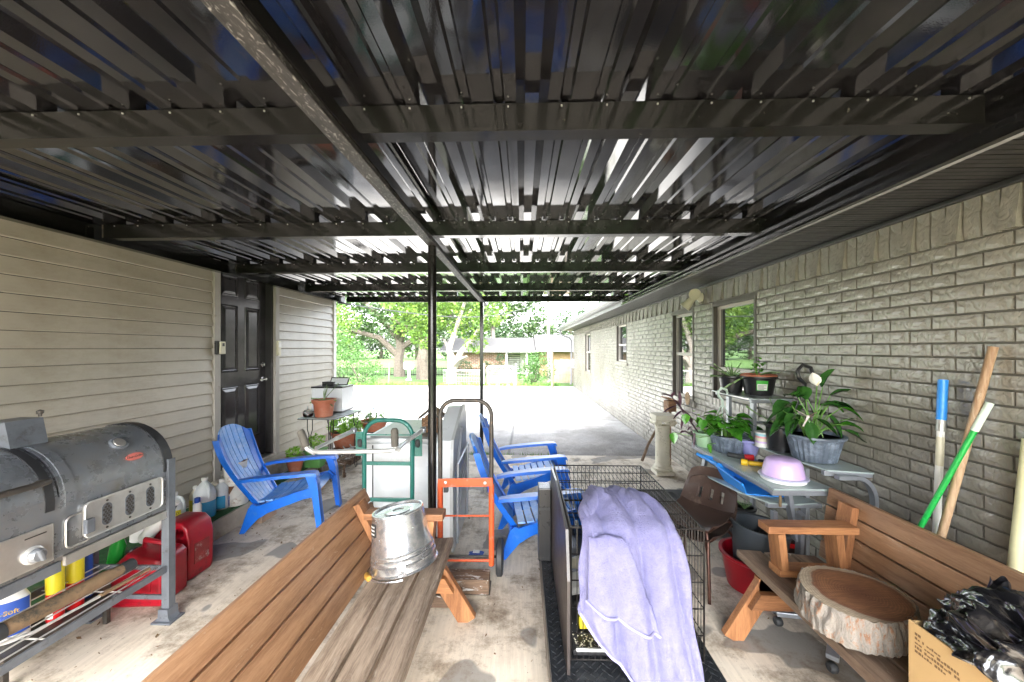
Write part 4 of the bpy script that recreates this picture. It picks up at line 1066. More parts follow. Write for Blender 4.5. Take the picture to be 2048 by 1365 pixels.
# gas panel with knob
MB().bx(gx + .001, gx + .008, 1.30, 1.555, .64, .80, .006).build('control_panel', M['plate'], gr)
MB().bx(gx + .0082, gx + .0095, 1.46, 1.53, .772, .777).build('slot', M['ink'], gr)
k_ = MB().lathe([(.036, 0), (.036, .006), (.03, .012)], (gx + .008, 1.485, .70), 24, Matrix.Rotation(PI / 2, 4, 'Y')).build('knob_ring', M['alu'], gr, True)
MB().lathe([(.026, 0), (.026, .025), (.022, .03), (0, .03)], (gx + .012, 1.485, .70), 24, Matrix.Rotation(PI / 2, 4, 'Y')).box((gx + .046, 1.485, .70), (.014, .012, .05), (R(18), 0, 0), .003).build('knob', M['steel_grey'], gr, True)
# rails, legs, shelf
MB().bx(gx - .012, gx + .004, 1.60, Y1 - .03, .588, .632, .002).build('front_rail', M['plate'], gr)
MB().bx(gx - .012, gx + .004, Y0, 1.585, .575, .62, .002).build('front_rail', M['grill_grey'], gr)
for (x, y) in ((gx - .005, Y1 - .01), (-2.48, Y1 - .01), (gx - .005, Y0 + .05), (-2.48, Y0 + .05)):
    lg = MB().prism([(x - .022, y - .02), (x + .022, y - .02), (x + .022, y + .02), (x + .017, y + .02), (x + .017, y - .015), (x - .022, y - .015)], .02, .92, 'z').build('leg', M['grill_grey'], gr)
    MB().prism([(x - .035, .0), (x + .035, .0), (x + .04, .012), (x + .03, .035), (x + .027, .075), (x - .027, .075), (x - .03, .03), (x - .045, .012)], y - .035, y + .03).bx(x - .055, x + .055, y - .05, y + .045, .001, .011).build('foot', M['grill_grey'], lg)
MB().bx(gx - .006, gx + .006, Y0 + .06, Y1 - .03, .282, .318).build('shelf_rail', M['grill_grey'], gr)
MB().bx(-2.486, -2.472, Y0 + .06, Y1 - .03, .282, .318).build('shelf_rail', M['grill_grey'], gr)
MB().bx(-2.46, gx - .03, Y1 - .03, Y1 - .018, .29, .315).build('shelf_rail', M['grill_grey'], gr)
MB().bx(-2.46, gx - .03, Y1 - .025, Y1 - .013, .12, .145).build('cross_rail', M['grill_grey'], gr)
MB().beam((-2.47, 1.8, .6), (-2.46, 2.08, .35), .01, .05).build('brace', M['grill_grey'], gr)
for i in range(7):
    x = -2.41 + i * .058; MB().tube([(x, Y0 + .06, .312), (x, Y1 - .03, .312)], .0035, 6).build('shelf_wire', M['alu'], gr, True)
for y in (1.2, 1.55, 1.86): MB().tube([(-2.47, y, .304), (gx, y, .304)], .0035, 6).build('shelf_wire', M['alu'], gr, True)
MB().prism([(-2.37, 1.09), (-2.20, 1.115), (-2.225, 1.23), (-2.335, 1.23)], 1.55, 1.68).build('smoke_stack', M['grill_grey'], gr)
MB().lathe([(.0, 0), (.006, .002), (.007, .012), (.012, .016), (.013, .028), (.0, .034)], (-2.24, 1.68, 1.232), 12).build('stack_knob', M['worn_black'], gr, True)
# tools on the shelf: old rolling-pin-like wooden handle and a spatula
wm = mat('grimy_turned_wood', (0.23, 0.15, 0.085), .6, var=.3, vs=12, dirt=(.05, .045, .035), ds=6, dl=(.5, .6))
a, b = Vector((-2.24, 1.50, .335)), Vector((-2.16, 2.03, .355))
q = (b - a).to_track_quat('Z', 'Y').to_matrix().to_4x4(); L = (b - a).length
rt = thing('roller', 'grimy wooden roller with dark ends lying on the lower wire shelf of the grill', 'roller', a)
MB().lathe([(.031, .04), (.034, .08), (.034, L - .14), (.026, L - .06)], a, 16, q).build('wood_body', wm, rt, True)
MB().lathe([(.015, -.04), (.02, -.03), (.03, .0), (.036, .015), (.036, .05), (.0, .052)], a, 16, q).build('end_cap', M['rubber'], rt, True)
MB().lathe([(.0, L - .062), (.03, L - .06), (.032, L - .01), (.02, L)], a, 16, q).build('end_cap', M['rubber'], rt, True)
sp_ = thing('spatula', 'steel grill spatula with a dark wooden handle lying on the shelf wires', 'spatula', (-2.08, 1.45, .33))
MB().tube([(-2.20, 1.35, .35), (-2.10, 1.55, .332), (-2.07, 1.78, .334)], .006, 6).build('shaft', M['alu'], sp_, True)
MB().beam((-2.07, 1.78, .338), (-2.045, 2.0, .342), .022, .012, bev=.003).build('handle', wm, sp_)
MB().beam((-2.23, 1.24, .352), (-2.20, 1.37, .35), .09, .003, bev=.001).build('blade', M['alu'], sp_)

# ------------------------------------------------------------------ fuel cans
def fuel_can(label, cx_, cy, w, d, hh, rz, tall):
    t = thing('fuel_can', label, 'fuel can', (cx_, cy, 0), rz)
    mb = MB()
    # side outline (x along, z up) with sloping shoulder, extruded with bevel
    b = bmesh.new()
    o_ = [(-w / 2, 0), (w / 2, 0), (w / 2, hh * .80), (w / 2 - .03, hh * .88), (w * .1, hh * (.99 if tall else .93)), (-w * .18, hh), (-w / 2 + .02, hh * .78), (-w / 2, hh * .7)]
    A = [b.verts.new((x, -d / 2, z)) for x, z in o_]; B = [b.verts.new((x, d / 2, z)) for x, z in o_]; n = len(o_)
    for k in range(n): b.faces.new((A[k], A[(k + 1) % n], B[(k + 1) % n], B[k]))
    b.faces.new(A[::-1]); b.faces.new(B); bmesh.ops.recalc_face_normals(b, faces=b.faces)
    bmesh.ops.bevel(b, geom=list(b.edges), offset=.022, segments=3, profile=.6, affect='EDGES')
    mb.join(b); body = mb.build('body', M['red'], t, True, world=False, angle=60)
    MB().bx(-w * .22, w * .3, -d / 2 - .004, -d / 2 + .002, hh * .30, hh * .62, .002).build('side_panel', M['red'], body, world=False)
    MB().bx(-w * .3, w * .3, -d / 2 - .003, -d / 2 + .002, hh * .06, hh * .09, .001).build('rib', M['red'], body, world=False)
    MB().tube([(-w * .1, 0, hh - .01), (-w * .1, 0, hh + .035), (w * .28, 0, hh * .93 + .035), (w * .32, 0, hh * .88)], .016, 10).build('handle', M['red'], t, True, world=False)
    MB().lathe([(.03, 0), (.03, .03), (.024, .035), (0, .035)], (-w * .32, 0, hh * .84), 16, Matrix.Rotation(R(-30), 4, 'Y')).build('cap', M['black_plastic'], t, True, world=False)
    MB().lathe([(.012, 0), (.012, .02), (0, .022)], (w * .35, 0, hh * .86), 10).build('vent_cap', M['red_plastic'], t, True, world=False)
    return t
fuel_can('boxy red plastic fuel can behind the near grill leg', -2.315, 2.27, .30, .20, .325, R(4), False)
# big round shouldered can with an open handle and recessed side panel
fc = thing('fuel_can', 'large dusty red fuel can with a round shoulder and hand hole, nearer the ledge', 'fuel can', (-2.33, 2.52, 0), R(-3))
fc.scale = (.56, .95, .98)
mb = MB(); b = bmesh.new()
out = [(-.25, 0.0), (.20, 0.0), (.225, .03), (.235, .27), (.20, .36), (.13, .395), (-.12, .395), (-.23, .33), (-.25, .25)]
hole = [(-.02, .30), (.13, .30), (.15, .32), (.14, .345), (.0, .35), (-.03, .335)]
# outer ring joined to the hole ring through a bridge, both sides
def ring_solid(mb, out, hole, y0, y1):
    bm = mb.bm
    import itertools
    def loop(pts, y): return [bm.verts.new((x, y, z)) for x, z in pts]
    for y in (y0, y1):
        o_, h_ = loop(out, y), loop(hole, y)
        eds = [bm.edges.new((L_[k], L_[(k + 1) % len(L_)])) for L_ in (o_, h_) for k in range(len(L_))]
        bmesh.ops.triangle_fill(bm, edges=eds, use_beauty=True)
        if y == y0: s0, h0 = o_, h_
        else:
            for L0, L1 in ((s0, o_), (h0, h_)):
                for k in range(len(L0)): bm.faces.new((L0[k], L0[(k + 1) % len(L0)], L1[(k + 1) % len(L0)], L1[k]))
ring_solid(mb, out, hole, -.10, .10)
bmesh.ops.recalc_face_normals(mb.bm, faces=mb.bm.faces)
es = [e for e in mb.bm.edges if len(e.link_faces) == 2 and e.calc_face_angle(0) > R(50)]
bmesh.ops.bevel(mb.bm, geom=es, offset=.02, segments=3, profile=.6, affect='EDGES')
body = mb.build('body', M['red'], fc, True, world=False, angle=60)
MB().box((.233, 0, .17), (.012, .12, .14), (0, R(2), 0), .005).build('side_panel', mat('sooty_red', (.22, .02, .02), .5, var=.4, dirt=(.3, .25, .22), ds=18, dl=(.55, .65)), body, world=False)
MB().lathe([(.035, 0), (.035, .03), (.0, .032)], (-.19, 0, .345), 16, Matrix.Rotation(R(-45), 4, 'Y')).build('cap', M['black_plastic'], fc, True, world=False)

# ------------------------------------------------------------------ bottles and cans by the wall
def bottle(name, label, cat, p, r, hh, m, capm, cap_h=.02, sq=1.0, shoulder=.72, neck=.35, lab=None, labm=None, rz=0, lz=(.2, .6), twist_handle=False):
    t = thing(name, label, cat, p, rz)
    mb = MB().lathe([(r * .92, 0), (r, .008), (r, hh * shoulder), (r * .8, hh * (shoulder + .1)), (r * neck, hh * (shoulder + .2)), (r * neck, hh * .95)], (0, 0, 0), 20)
    for v in mb.bm.verts: v.co.y *= sq
    mb.build('body', m, t, True, world=False)
    MB().lathe([(r * neck * 1.15, 0), (r * neck * 1.15, cap_h), (r * neck * .9, cap_h + .004), (0, cap_h + .004)], (0, 0, hh * .95), 14).build('cap', capm, t, True, world=False)
    if labm:
        mb = MB(); n = 12
        def fn(u, v):
            a = R(-150 + 130 * u); return Vector(((r + .0012) * math.cos(a), (r + .0012) * math.sin(a) * sq, hh * (lz[0] + (lz[1] - lz[0]) * v)))
        mb.grid(fn, n, 1); lo = mb.build('label', labm, t, True, world=False)
        if lab:
            for i, s in enumerate(lab):
                text2(s, r * .5, t, hh * (lz[1] - (lz[1] - lz[0]) * (i + .6) / len(lab)), r, sq)
    return t
def text2(s, size, t, z, r, sq):
    cu = bpy.data.curves.new('t', 'FONT'); cu.body = s; cu.size = size; cu.extrude = .0004; cu.align_x = 'CENTER'; cu.align_y = 'CENTER'; cu.resolution_u = 2
    o = bpy.data.objects.new('t', cu); col.objects.link(o)
    me = bpy.data.meshes.new_from_object(o.evaluated_get(bpy.context.evaluated_depsgraph_get())); bpy.data.objects.remove(o)
    for v in me.vertices:
        a = R(-85) + v.co.x / r; h_ = v.co.y; dz = v.co.z
        v.co = Vector(((r + .002 + dz) * math.cos(a), (r + .002 + dz) * math.sin(a) * sq, z + h_))
    me.materials.clear(); me.materials.append(M['ink'] if s != 'Soft' and s != 'Scrub' else M['yellow']); me.name = 'lettering'
    o = bpy.data.objects.new('lettering', me); col.objects.link(o); o.parent = t
lz_ = .167
M['blue_fluid'] = mat('blue_fluid_in_jug', (.05, .36, .62), .25, var=.05, bs=0)
M['yellow_label'] = mat('yellow_label', (.72, .60, .02), .45, var=.04, bs=0)
M['blue_label'] = mat('blue_label', (.02, .08, .40), .45, var=.04, bs=0)
M['can_label'] = mat('stained_can_label', (.62, .61, .57), .55, var=.06, dirt=(.25, .13, .05), ds=7, dl=(.58, .68))
def jug(label, p, w, hh, fill, rz, labm, lines=None, capm=None):
    t = thing('jug', label, 'jug', p, rz)
    def body(z0, z1, g, m, name):
        mb = MB(); prof = [(1, 0), (1, .62), (.9, .72), (.55, .84), (.26, .9), (.24, .96)]
        mb.lathe([(w / 2 * (a if False else (1 if f <= .62 else a)) + g, f * hh) for a, f in prof if z0 <= f <= z1 + 1e-6], (0, 0, 0), 24)
        for v in mb.bm.verts: v.co.y *= .82
        return mb.build(name, m, t, True, world=False, angle=50)
    if fill:
        MB().lathe([(w / 2, 0.0), (w / 2 + .001, .008), (w / 2 + .001, hh * fill)], (0, 0, 0), 24).build('fluid', M['blue_fluid'], t, True, world=False)
    mb = MB().lathe([(w / 2, hh * fill + .001 if fill else 0), (w / 2, hh * .58), (w / 2 * .88, hh * .70), (w / 2 * .5, hh * .84), (w * .13, hh * .9), (w * .12, hh * .95)], (0, 0, 0), 24)
    mb.build('body', M['milk'], t, True, world=False, angle=50)
    MB().tube([(w * .14, 0, hh * .88), (w * .36, 0, hh * .84), (w * .47, 0, hh * .72), (w * .46, 0, hh * .5)], .011, 8).build('handle', M['milk'], t, True, world=False)
    MB().lathe([(w * .15, 0), (w * .15, .018), (0, .02)], (0, 0, hh * .945), 16).build('cap', capm or M['white_plastic'], t, True, world=False)
    if labm:
        MB().grid(lambda u, v: Vector(((w / 2 + .002) * math.cos(R(-150 + 125 * u)), (w / 2 + .002) * math.sin(R(-150 + 125 * u)), hh * (.12 + .40 * v))), 12, 1).build('label', labm, t, True, world=False)
        for i, s in enumerate(lines or []): text2(s, w * .2, t, hh * (.42 - .13 * i), w / 2, 1)
    return t
jug('milky gallon jug half full of blue fluid with a white cap', (-2.62, 3.02, lz_), .150, .315, .42, R(-25), None)
jug('jug with a yellow and black weed killer label', (-2.72, 2.86, lz_), .13, .25, 0, R(10), M['yellow_label'], ['GROUND', 'CLEAR'])
bottle('bottle', 'slim white bottle with a yellow-green label between the two jugs', 'bottle', (-2.70, 3.02, lz_), .038, .235, M['cream'], M['white_plastic'], lz=(.1, .6), labm=M['yellow_label'])
bottle('bottle', 'small white bottle with a dark blue cap standing before the blue jug', 'bottle', (-2.575, 2.90, lz_), .034, .17, M['white_plastic'], M['blue_label'], .035, .6, .8, .5)
bottle('bottle', 'clear bottle of bright blue fluid partly behind the gallon jug', 'bottle', (-2.60, 3.17, lz_), .05, .24, M['milk'], M['white_plastic'], lz=(.05, .5), labm=M['blue_fluid'])
def paint_can(label, p, rz, blue=False, drip=False, lidm=None, r=.088, hh=.19):
    t = thing('paint_can', label, 'paint can', p, rz)
    MB().lathe([(r, 0), (r + .002, .004), (r, .008), (r, hh - .01), (r + .003, hh - .006), (r + .003, hh), (r - .006, hh), (r - .01, hh - .008), (0, hh - .008)], (0, 0, 0), 28).build('body', M['can_label'], t, True, world=False)
    MB().lathe([(r - .012, 0), (r - .014, .005), (0, .004)], (0, 0, hh - .007), 24).build('lid', lidm or M['dull_metal'], t, True, world=False)
    pts = [((r + .012) * math.cos(R(a)), (r + .012) * math.sin(R(a)), hh * .82 - .085 * math.sin(R(a + 180) if a < 0 else 0)) for a in range(-180, 1, 18)]
    MB().tube(pts, .002, 5).build('bail', M['dull_metal'], t, True, world=False)
    if blue:
        MB().grid(lambda u, v: Vector(((r + .002) * math.cos(R(-165 + 70 * u)), (r + .002) * math.sin(R(-165 + 70 * u)), .012 + .085 * v)), 8, 1).build('label', M['blue_label'], t, True, world=False)
    if drip:
        MB().grid(lambda u, v: Vector(((r + .003) * math.cos(R(-120 + 50 * u)), (r + .003) * math.sin(R(-120 + 50 * u)), hh - .01 - .07 * (1 - abs(2 * u - 1)) * (1 - v))), 8, 1).build('drip', mat('brown_varnish_drip', (.12, .05, .02), .4), t, True, world=False)
    return t
paint_can('lower paint can of the stack with a blue patch and a brown drip', (-2.555, 3.28, lz_), R(10), True, True)
paint_can('upper paint can of the stack with a stained white label and rusty lid', (-2.565, 3.28, lz_ + .191), R(-8), lidm=mat('rusty_lid', (.26, .13, .07), .6, var=.3), hh=.185)
paint_can('stained paint can mostly hidden behind the grill leg', (-2.76, 2.66, lz_), R(20), r=.075, hh=.22, lidm=bpy.data.materials['rusty_lid'])
# under the grill
def at(px, py, Y): p = P(px, py, Y=Y); return (p.x, p.y, p.z)
wz = .001
bottle('bottle', 'white scouring cleaner bottle with a blue label at the left edge under the grill', 'bottle', (-2.44, 1.72, .16), .06, .27, M['white_plastic'], M['white_plastic'], sq=.6, lab=['Soft', 'Scrub'], labm=M['blue_label'], lz=(.12, .72), rz=R(50))
MB_c = thing('milk_crate', 'low grey crate under the grill holding the cleaning bottles', 'crate', (-2.43, 1.95, 0))
MB().bx(-2.60, -2.33, 1.62, 2.06, .13, .158, .003).build('shelf', M['worn_black'], MB_c)
for (x, y) in ((-2.59, 1.63), (-2.345, 1.63), (-2.59, 2.05), (-2.345, 2.05)): MB().bx(x - .012, x + .012, y - .01, y + .01, 0, .129).build('leg', M['worn_black'], MB_c)
for i, (x, y, hh, ml, lb_) in enumerate(((-2.40, 1.86, .34, 'yellow_label', 'yellow and red spray can under the grill, nearest one'), (-2.41, 1.955, .335, 'yellow_label', 'yellow and black spray can just behind the nearest spray can'), (-2.45, 2.03, .35, 'blue_label', 'blue spray can with a red cap next to the grill brace'))):
    t = thing('spray_can', lb_, 'spray can', (x, y, .159))
    MB().lathe([(.031, 0), (.033, .004), (.033, hh * .42)], (0, 0, 0), 20).build('body', M['red_plastic'] if i < 2 else M['blue_label'], t, True, world=False)
    MB().lathe([(.0335, hh * .42), (.0335, hh * .8), (.026, hh * .86)], (0, 0, 0), 20).build('label', M[ml], t, True, world=False)
    MB().lathe([(.024, hh * .86), (.024, hh), (0, hh)], (0, 0, 0), 16).build('cap', M['red_plastic'], t, True, world=False)
    if i == 0: MB().grid(lambda u, v: Vector((.035 * math.cos(R(-110 + 60 * u)), .035 * math.sin(R(-110 + 60 * u)), .02 + .05 * v)), 6, 1).build('price_label', M['paper_label'], t, True, world=False)
for i, (x, y, z, dx, dz, m_, lb_) in enumerate(((-2.47, 2.22, .33, .3, .9, 'green_b', 'green glass bottle leaning behind the fuel cans'), (-2.42, 2.40, .37, .6, .6, 'white_plastic', 'pale bottle with green label lying over the fuel cans'), (-2.45, 2.52, .38, .5, .7, 'rubber', 'dark bottle lying behind the fuel cans'))):
    if m_ == 'green_b': M[m_] = mat('green_bottle', (.02, .30, .04), .15, var=.1, bs=0)
    q = Vector((dx, -.1, dz)).to_track_quat('Z', 'Y').to_matrix().to_4x4()
    t = thing('bottle', lb_, 'bottle', (x, y, z))
    MB().lathe([(.036, -.12), (.038, -.11), (.038, .02), (.016, .08), (.014, .13)], (x, y, z), 16, q).build('body', M[m_], t, True)
    MB().lathe([(.016, .128), (.016, .15), (0, .152)], (x, y, z), 12, q).build('cap', M['white_plastic'] if i else M['red_plastic'], t, True)
# ------------------------------------------------------------------ blue chairs
def chair(label):
    t = thing('adirondack_chair', label, 'chair', (0, 0, 0), 0, 'blue plastic garden chairs')
    B, S = M['blue'], M['blue_seat']
    def back(t_):  # curve of the backrest in x,z
        x = -.25 - .34 * t_ - .05 * math.sin(PI * t_); z = .20 + .71 * t_; return x, z
    n = 7; W = .50
    def halfw(t_): return .175 + .085 * min(1, t_ * 1.8) if t_ < .82 else .26 * math.sqrt(max(0, 1 - ((t_ - .82) / .19) ** 2)) * .999
    edges = [-.255 + .51 * k / n for k in range(n + 1)]
    for k in range(n):
        a, b = edges[k] + .005, edges[k + 1] - .005
        mid = (a + b) / 2
        tm = 1.0 - .135 * (abs(mid) / .22) ** 2.2
        def fn(u, v, a=a, b=b, tm=tm):
            yy = a + (b - a) * v
            tt = u * (1.0 - .15 * (abs(yy) / .25) ** 2.6); x, z = back(tt)
            hw = (.175 + .085 * min(1, tt * 1.5)) / .26
            y = yy * hw
            x2 = x - .05 * (1 - (abs(y) / .26) ** 2) * (0.5 + .5 * tt)
            return Vector((x2, y, z))
        mb = MB(); mb.grid(fn, 10, 2, thick=.014); mb.build('back_slat', S if k not in (0, n - 1) else B, t, True, world=False, angle=50)
    # rear rims of the back
    for s in (1, -1):
        pts = []
        for i in range(11):
            tt = i / 10 * .88; x, z = back(tt); hw = .175 + .085 * min(1, tt * 1.5); pts.append((x + .004, s * (hw + .004), z))
        mb = MB()
        for A, B_ in zip(pts, pts[1:]): pass
        P_ = [Vector(p) for p in pts]
        V = []
        for p in P_: V.append([mb.bm.verts.new(p + Vector((dx, dy, 0))) for dx, dy in ((.018, -.007), (.018, .007), (-.035, .007), (-.035, -.007))])
        for A, C in zip(V, V[1:]):
            for q in range(4): mb.bm.faces.new((A[q], A[(q + 1) % 4], C[(q + 1) % 4], C[q]))
        mb.bm.faces.new(V[0][::-1]); mb.bm.faces.new(V[-1])
        mb.build('back_rail', B, t, True, world=False, angle=35)
    def seat(u):
        x = -.25 + .50 * u
        z = .215 + .02 * (1 - u) ** 3 * 3 + .165 * u - .0 * u if u < .85 else .38 - .25 * (u - .85) ** 1.3 * 3
        return x, z
    m_ = 7
    for k in range(m_):
        u0, u1 = k / m_ + .012, (k + 1) / m_ - .012
        def fn(u, v, u0=u0, u1=u1):
            x, z = seat(u0 + (u1 - u0) * u); y = -.235 + .47 * v; return Vector((x, y, z - .02 * (1 - (2 * v - 1) ** 2)))
        mb = MB(); mb.grid(fn, 3, 6, thick=.014); mb.build('seat_slat', S, t, True, world=False, angle=50)
    for s in (1, -1):
        # side rail flowing into the rear leg
        y0, y1 = s * .236, s * .262
        out = [(.27, .33), (.22, .372), (.1, .345), (-.1, .275), (-.24, .235), (-.27, .25), (-.31, .22), (-.335, .15), (-.36, .07), (-.385, .0), (-.345, .0), (-.30, .05), (-.235, .12), (-.15, .17), (.0, .225), (.15, .275), (.25, .29)]
        MB().prism(out, y0, y1).build('leg', B, t, world=False)
        # front leg with flange, under the arm
        MB().prism([(.17, .50), (.27, .515), (.285, .42), (.33, .0), (.275, .0), (.235, .28), (.20, .42)], s * .264, s * .282).build('leg', B, t, world=False)
        MB().prism([(.262, .50), (.285, .42), (.33, 0), (.322, 0), (.275, .42), (.252, .50)], s * .225, s * .30).build('leg_flange', B, t, world=False)
        # arm
        mb = MB()
        secs = []
        for (x, z, w0, w1) in ((-.40, .475, .238, .29), (-.30, .492, .238, .315), (-.1, .508, .24, .33), (.1, .52, .238, .335), (.22, .526, .232, .335), (.275, .52, .235, .325), (.287, .50, .24, .32)):
            secs.append([mb.bm.verts.new(p) for p in ((x, s * w0, z), (x, s * w1, z), (x, s * (w1 + .003), z - .026), (x, s * (w0 - .003), z - .026))])
        for A, C in zip(secs, secs[1:]):
            for q in range(4): mb.bm.faces.new((A[q], A[(q + 1) % 4], C[(q + 1) % 4], C[q]))
        mb.bm.faces.new(secs[0][::-1]); mb.bm.faces.new(secs[-1])
        mb.build('armrest', B, t, True, world=False, angle=35)
    MB().beam((-.30, -.235, .20), (-.30, .235, .20), .02, .07).build('cross_rail', B, t, world=False)
    return t
ch0 = chair('blue plastic garden chair standing alone beside the garage door')
def put(o, x, y, deg, z=.001): o.location = (x, y, z); o.rotation_euler = (0, 0, R(deg))
put(ch0, -2.05, 3.36, 10); ch0.scale = (.93, .93, .95)
c1 = copy_tree(ch0); c1['label'] = 'nearer of the two blue garden chairs behind the hand truck'; put(c1, .17, 3.02, 6)
c2 = copy_tree(ch0); c2['label'] = 'farther of the two blue garden chairs, beside the thin steel post'; put(c2, .14, 3.92, 6)
# ------------------------------------------------------------------ wooden benches
def bench(label, sgn, xj, zj, xf, zf, xt, zt, yfar, ynear, seatm, group='matching wooden benches'):
    """sgn +1: seat faces +X (left bench); xj,zj seat/back joint; xf,zf front edge; xt,zt top of back"""
    t = thing('wooden_bench', label, 'bench', ((xf + xj) / 2, (yfar + ynear) / 2, 0), 0, group)
    L = yfar - ynear; yc = (yfar + ynear) / 2
    J, Fp, T = Vector((xj, 0, zj)), Vector((xf, 0, zf)), Vector((xt, 0, zt))
    sd_ = (Fp - J); sw = sd_.length / 3; sd_n = sd_.normalized()
    up_s = Vector((-sd_n.z, 0, sd_n.x)); up_s = up_s if up_s.z > 0 else -up_s
    for k in range(3):
        a = J + sd_n * (sw * (k + .5)); c = a - up_s * .019 + Vector((0, yc, 0))
        m3 = Matrix((sd_n, Vector((0, 1, 0)), up_s)).transposed()
        if m3.determinant() < 0: m3 = Matrix((sd_n, Vector((0, -1, 0)), up_s)).transposed()
        MB().box(c, (sw - .015, L + (.01 if k == 2 else 0), .038), m3.to_4x4(), .004).build('seat_plank', seatm, t)
    bd = (T - J); bw = bd.length / 4; bn = bd.normalized()
    out = Vector((sgn * bn.z, 0, -sgn * bn.x))   # towards the sitter
    if out.x * sgn < 0: out = -out
    J2 = J + Vector((0, 0, .0)) - sd_n * 0.0
    for k in range(4):
        c = J2 + bn * (bw * (k + .5) + .004) - out * .02 + Vector((0, yc, 0))
        m3 = Matrix((bn, Vector((0, 1, 0)), out)).transposed()
        if m3.determinant() < 0: m3 = Matrix((bn, Vector((0, -1, 0)), out)).transposed()
        MB().box(c, (bw - .008, L - .012, .034), m3.to_4x4(), .004).build('back_plank', M['bench'], t)
    for y in (yfar - .17, ynear + .17):
        # upright in front of the back planks
        c0, c1 = J + out * .021 + Vector((0, y, 0)) + bn * .01, T + out * .021 + Vector((0, y, 0)) - bn * .035
        MB().beam(c0, c1, .088, .036, up=out, bev=.003).build('back_post', M['bench_z'], t)
        # arm and its two struts
        az = zf + .235
        xa_ = xf - sgn * .015; xb_ = T.x + (J.x - T.x) * .45 + sgn * .025
        MB().beam((xa_ - sgn * .0, y - .05, az), (xb_, y - .05, az + .0), .088, .036, bev=.004).build('arm', M['bench_x'], t)
        for xx in (xf - sgn * .10, xb_ + sgn * .075):
            MB().beam((xx, y - .05, zf + .03), (xx + sgn * .02, y - .05, az - .019), .088, .036, up=(1, 0, 0), bev=.003).build('arm_strut', M['bench_z'], t)
        MB().beam((xf - sgn * .07, y - .05, zf + .0185), (xb_, y - .05, zj + .0185 + .02), .088, .034, bev=.003).build('arm_foot', M['bench_x'], t)
        # splayed legs and the cross tie under the seat
        yl = y + .03
        MB().beam((xf - sgn * .115, yl, zf - .045), (xf + sgn * .105, yl, .0), .04, .10, up=(1, 0, 0), bev=.003).build('leg', M['bench_z'], t)
        MB().beam((xj + sgn * .06, yl, zj - .045), (xj - sgn * .10, yl, .0), .04, .10, up=(1, 0, 0), bev=.003).build('leg', M['bench_z'], t)
        MB().prism([(xf + sgn * .03, zf - .215), (xf - sgn * .02, zf - .135), (xj - sgn * .02, zf - .135), (xj - sgn * .06, zf - .215)], yl - .056, yl - .021).build('tie', M['bench_x'], t)
        MB().bx(min(xf - sgn * .03, xj), max(xf - sgn * .03, xj), yl - .02, yl + .02, min(zf, zj) - .125, min(zf, zj) - .041, .002).build('seat_bearer', M['bench_x'], t)
    return t
bench('long wooden bench in the centre foreground with the upturned bucket on its seat', 1, -.793, .37, -.414, .40, -.96, .70, 2.27, .62, M['bench_seat'])
bench('long wooden bench by the brick wall carrying the tree slice and cardboard box', -1, 1.672, .37, 1.22, .40, 1.731, .763, 2.18, .62, M['bench_seat_b'])

# ------------------------------------------------------------------ galvanised bucket, upside down
bk = thing('bucket', 'galvanised steel bucket standing upside down on the bench seat', 'bucket', (-.625, 1.965, .405))
qb = Matrix.Translation((-.622, 1.965, .420)) @ Euler((R(-4), R(-9), 0)).to_matrix().to_4x4()
mb = MB()
prof = [(.172, .0), (.176, .004), (.172, .009), (.168, .012), (.166, .04), (.168, .046), (.163, .052), (.162, .066), (.164, .072), (.159, .078), (.158, .088), (.160, .094), (.155, .100), (.132, .268), (.134, .272), (.131, .280), (.122, .278), (.118, .270), (.07, .266), (.066, .270), (.03, .272), (.026, .268), (.0, .268)]
mb.lathe(prof, n=40); mb.bm.transform(qb); mb.build('pail', M['galv'], bk, True, angle=32)
mb = MB(); mb.lathe([(.166, .001), (.125, .265)], n=32); mb.bm.transform(qb); mb.build('inside', M['galv'], bk, True)
for s in (R(-75), R(105)):
    mb = MB(); mb.box((.171 * math.cos(s), .171 * math.sin(s), .03), (.006, .04, .05), (0, 0, s), .002).tube([(.176 * math.cos(s) + .006 * math.cos(s + 1.57 * a), .176 * math.sin(s), .022 + .012 * b) for a, b in ((0, -1), (1, 0), (0, 1), (-1, 0))], .003, 6, closed=True)
    mb.bm.transform(qb); mb.build('ear', M['galv'], bk, True)
mb = MB(); pts = [(.188 * math.cos(R(a)), .188 * math.sin(R(a)), -.004 - .004 * math.sin(R(a + 75))) for a in range(105, 286, 12)]
mb.tube(pts, .003, 6); mb.bm.transform(qb); bl_ = mb.build('bail', M['galv'], bk, True)
mb = MB(); mb.tube([(.189 * math.cos(R(a)), .189 * math.sin(R(a)), .001) for a in (207, 215, 223)], [.013, .016, .013], 12); mb.bm.transform(qb); mb.build('grip', mat('yellow_wood_grip', (.62, .34, .06), .4), bk, True)
mb = MB()
def onb(a, z, g=.0015): rr = .1555 - (z - .1) * .137 + g; return Vector((rr * math.cos(a), rr * math.sin(a), z))
mb.grid(lambda u, v: onb(R(-152 + 26 * u), .185 + .06 * v), 8, 2); mb.bm.transform(qb); mb.build('label', M['ink'], bk, True)
mb = MB()
for z in (.195, .212, .229):
    mb.grid(lambda u, v: onb(R(-149 + 20 * u), z + .007 * v, .003), 6, 1)
mb.bm.transform(qb); stuff(mb.build('label_print', M['paper_label'], bk, True))

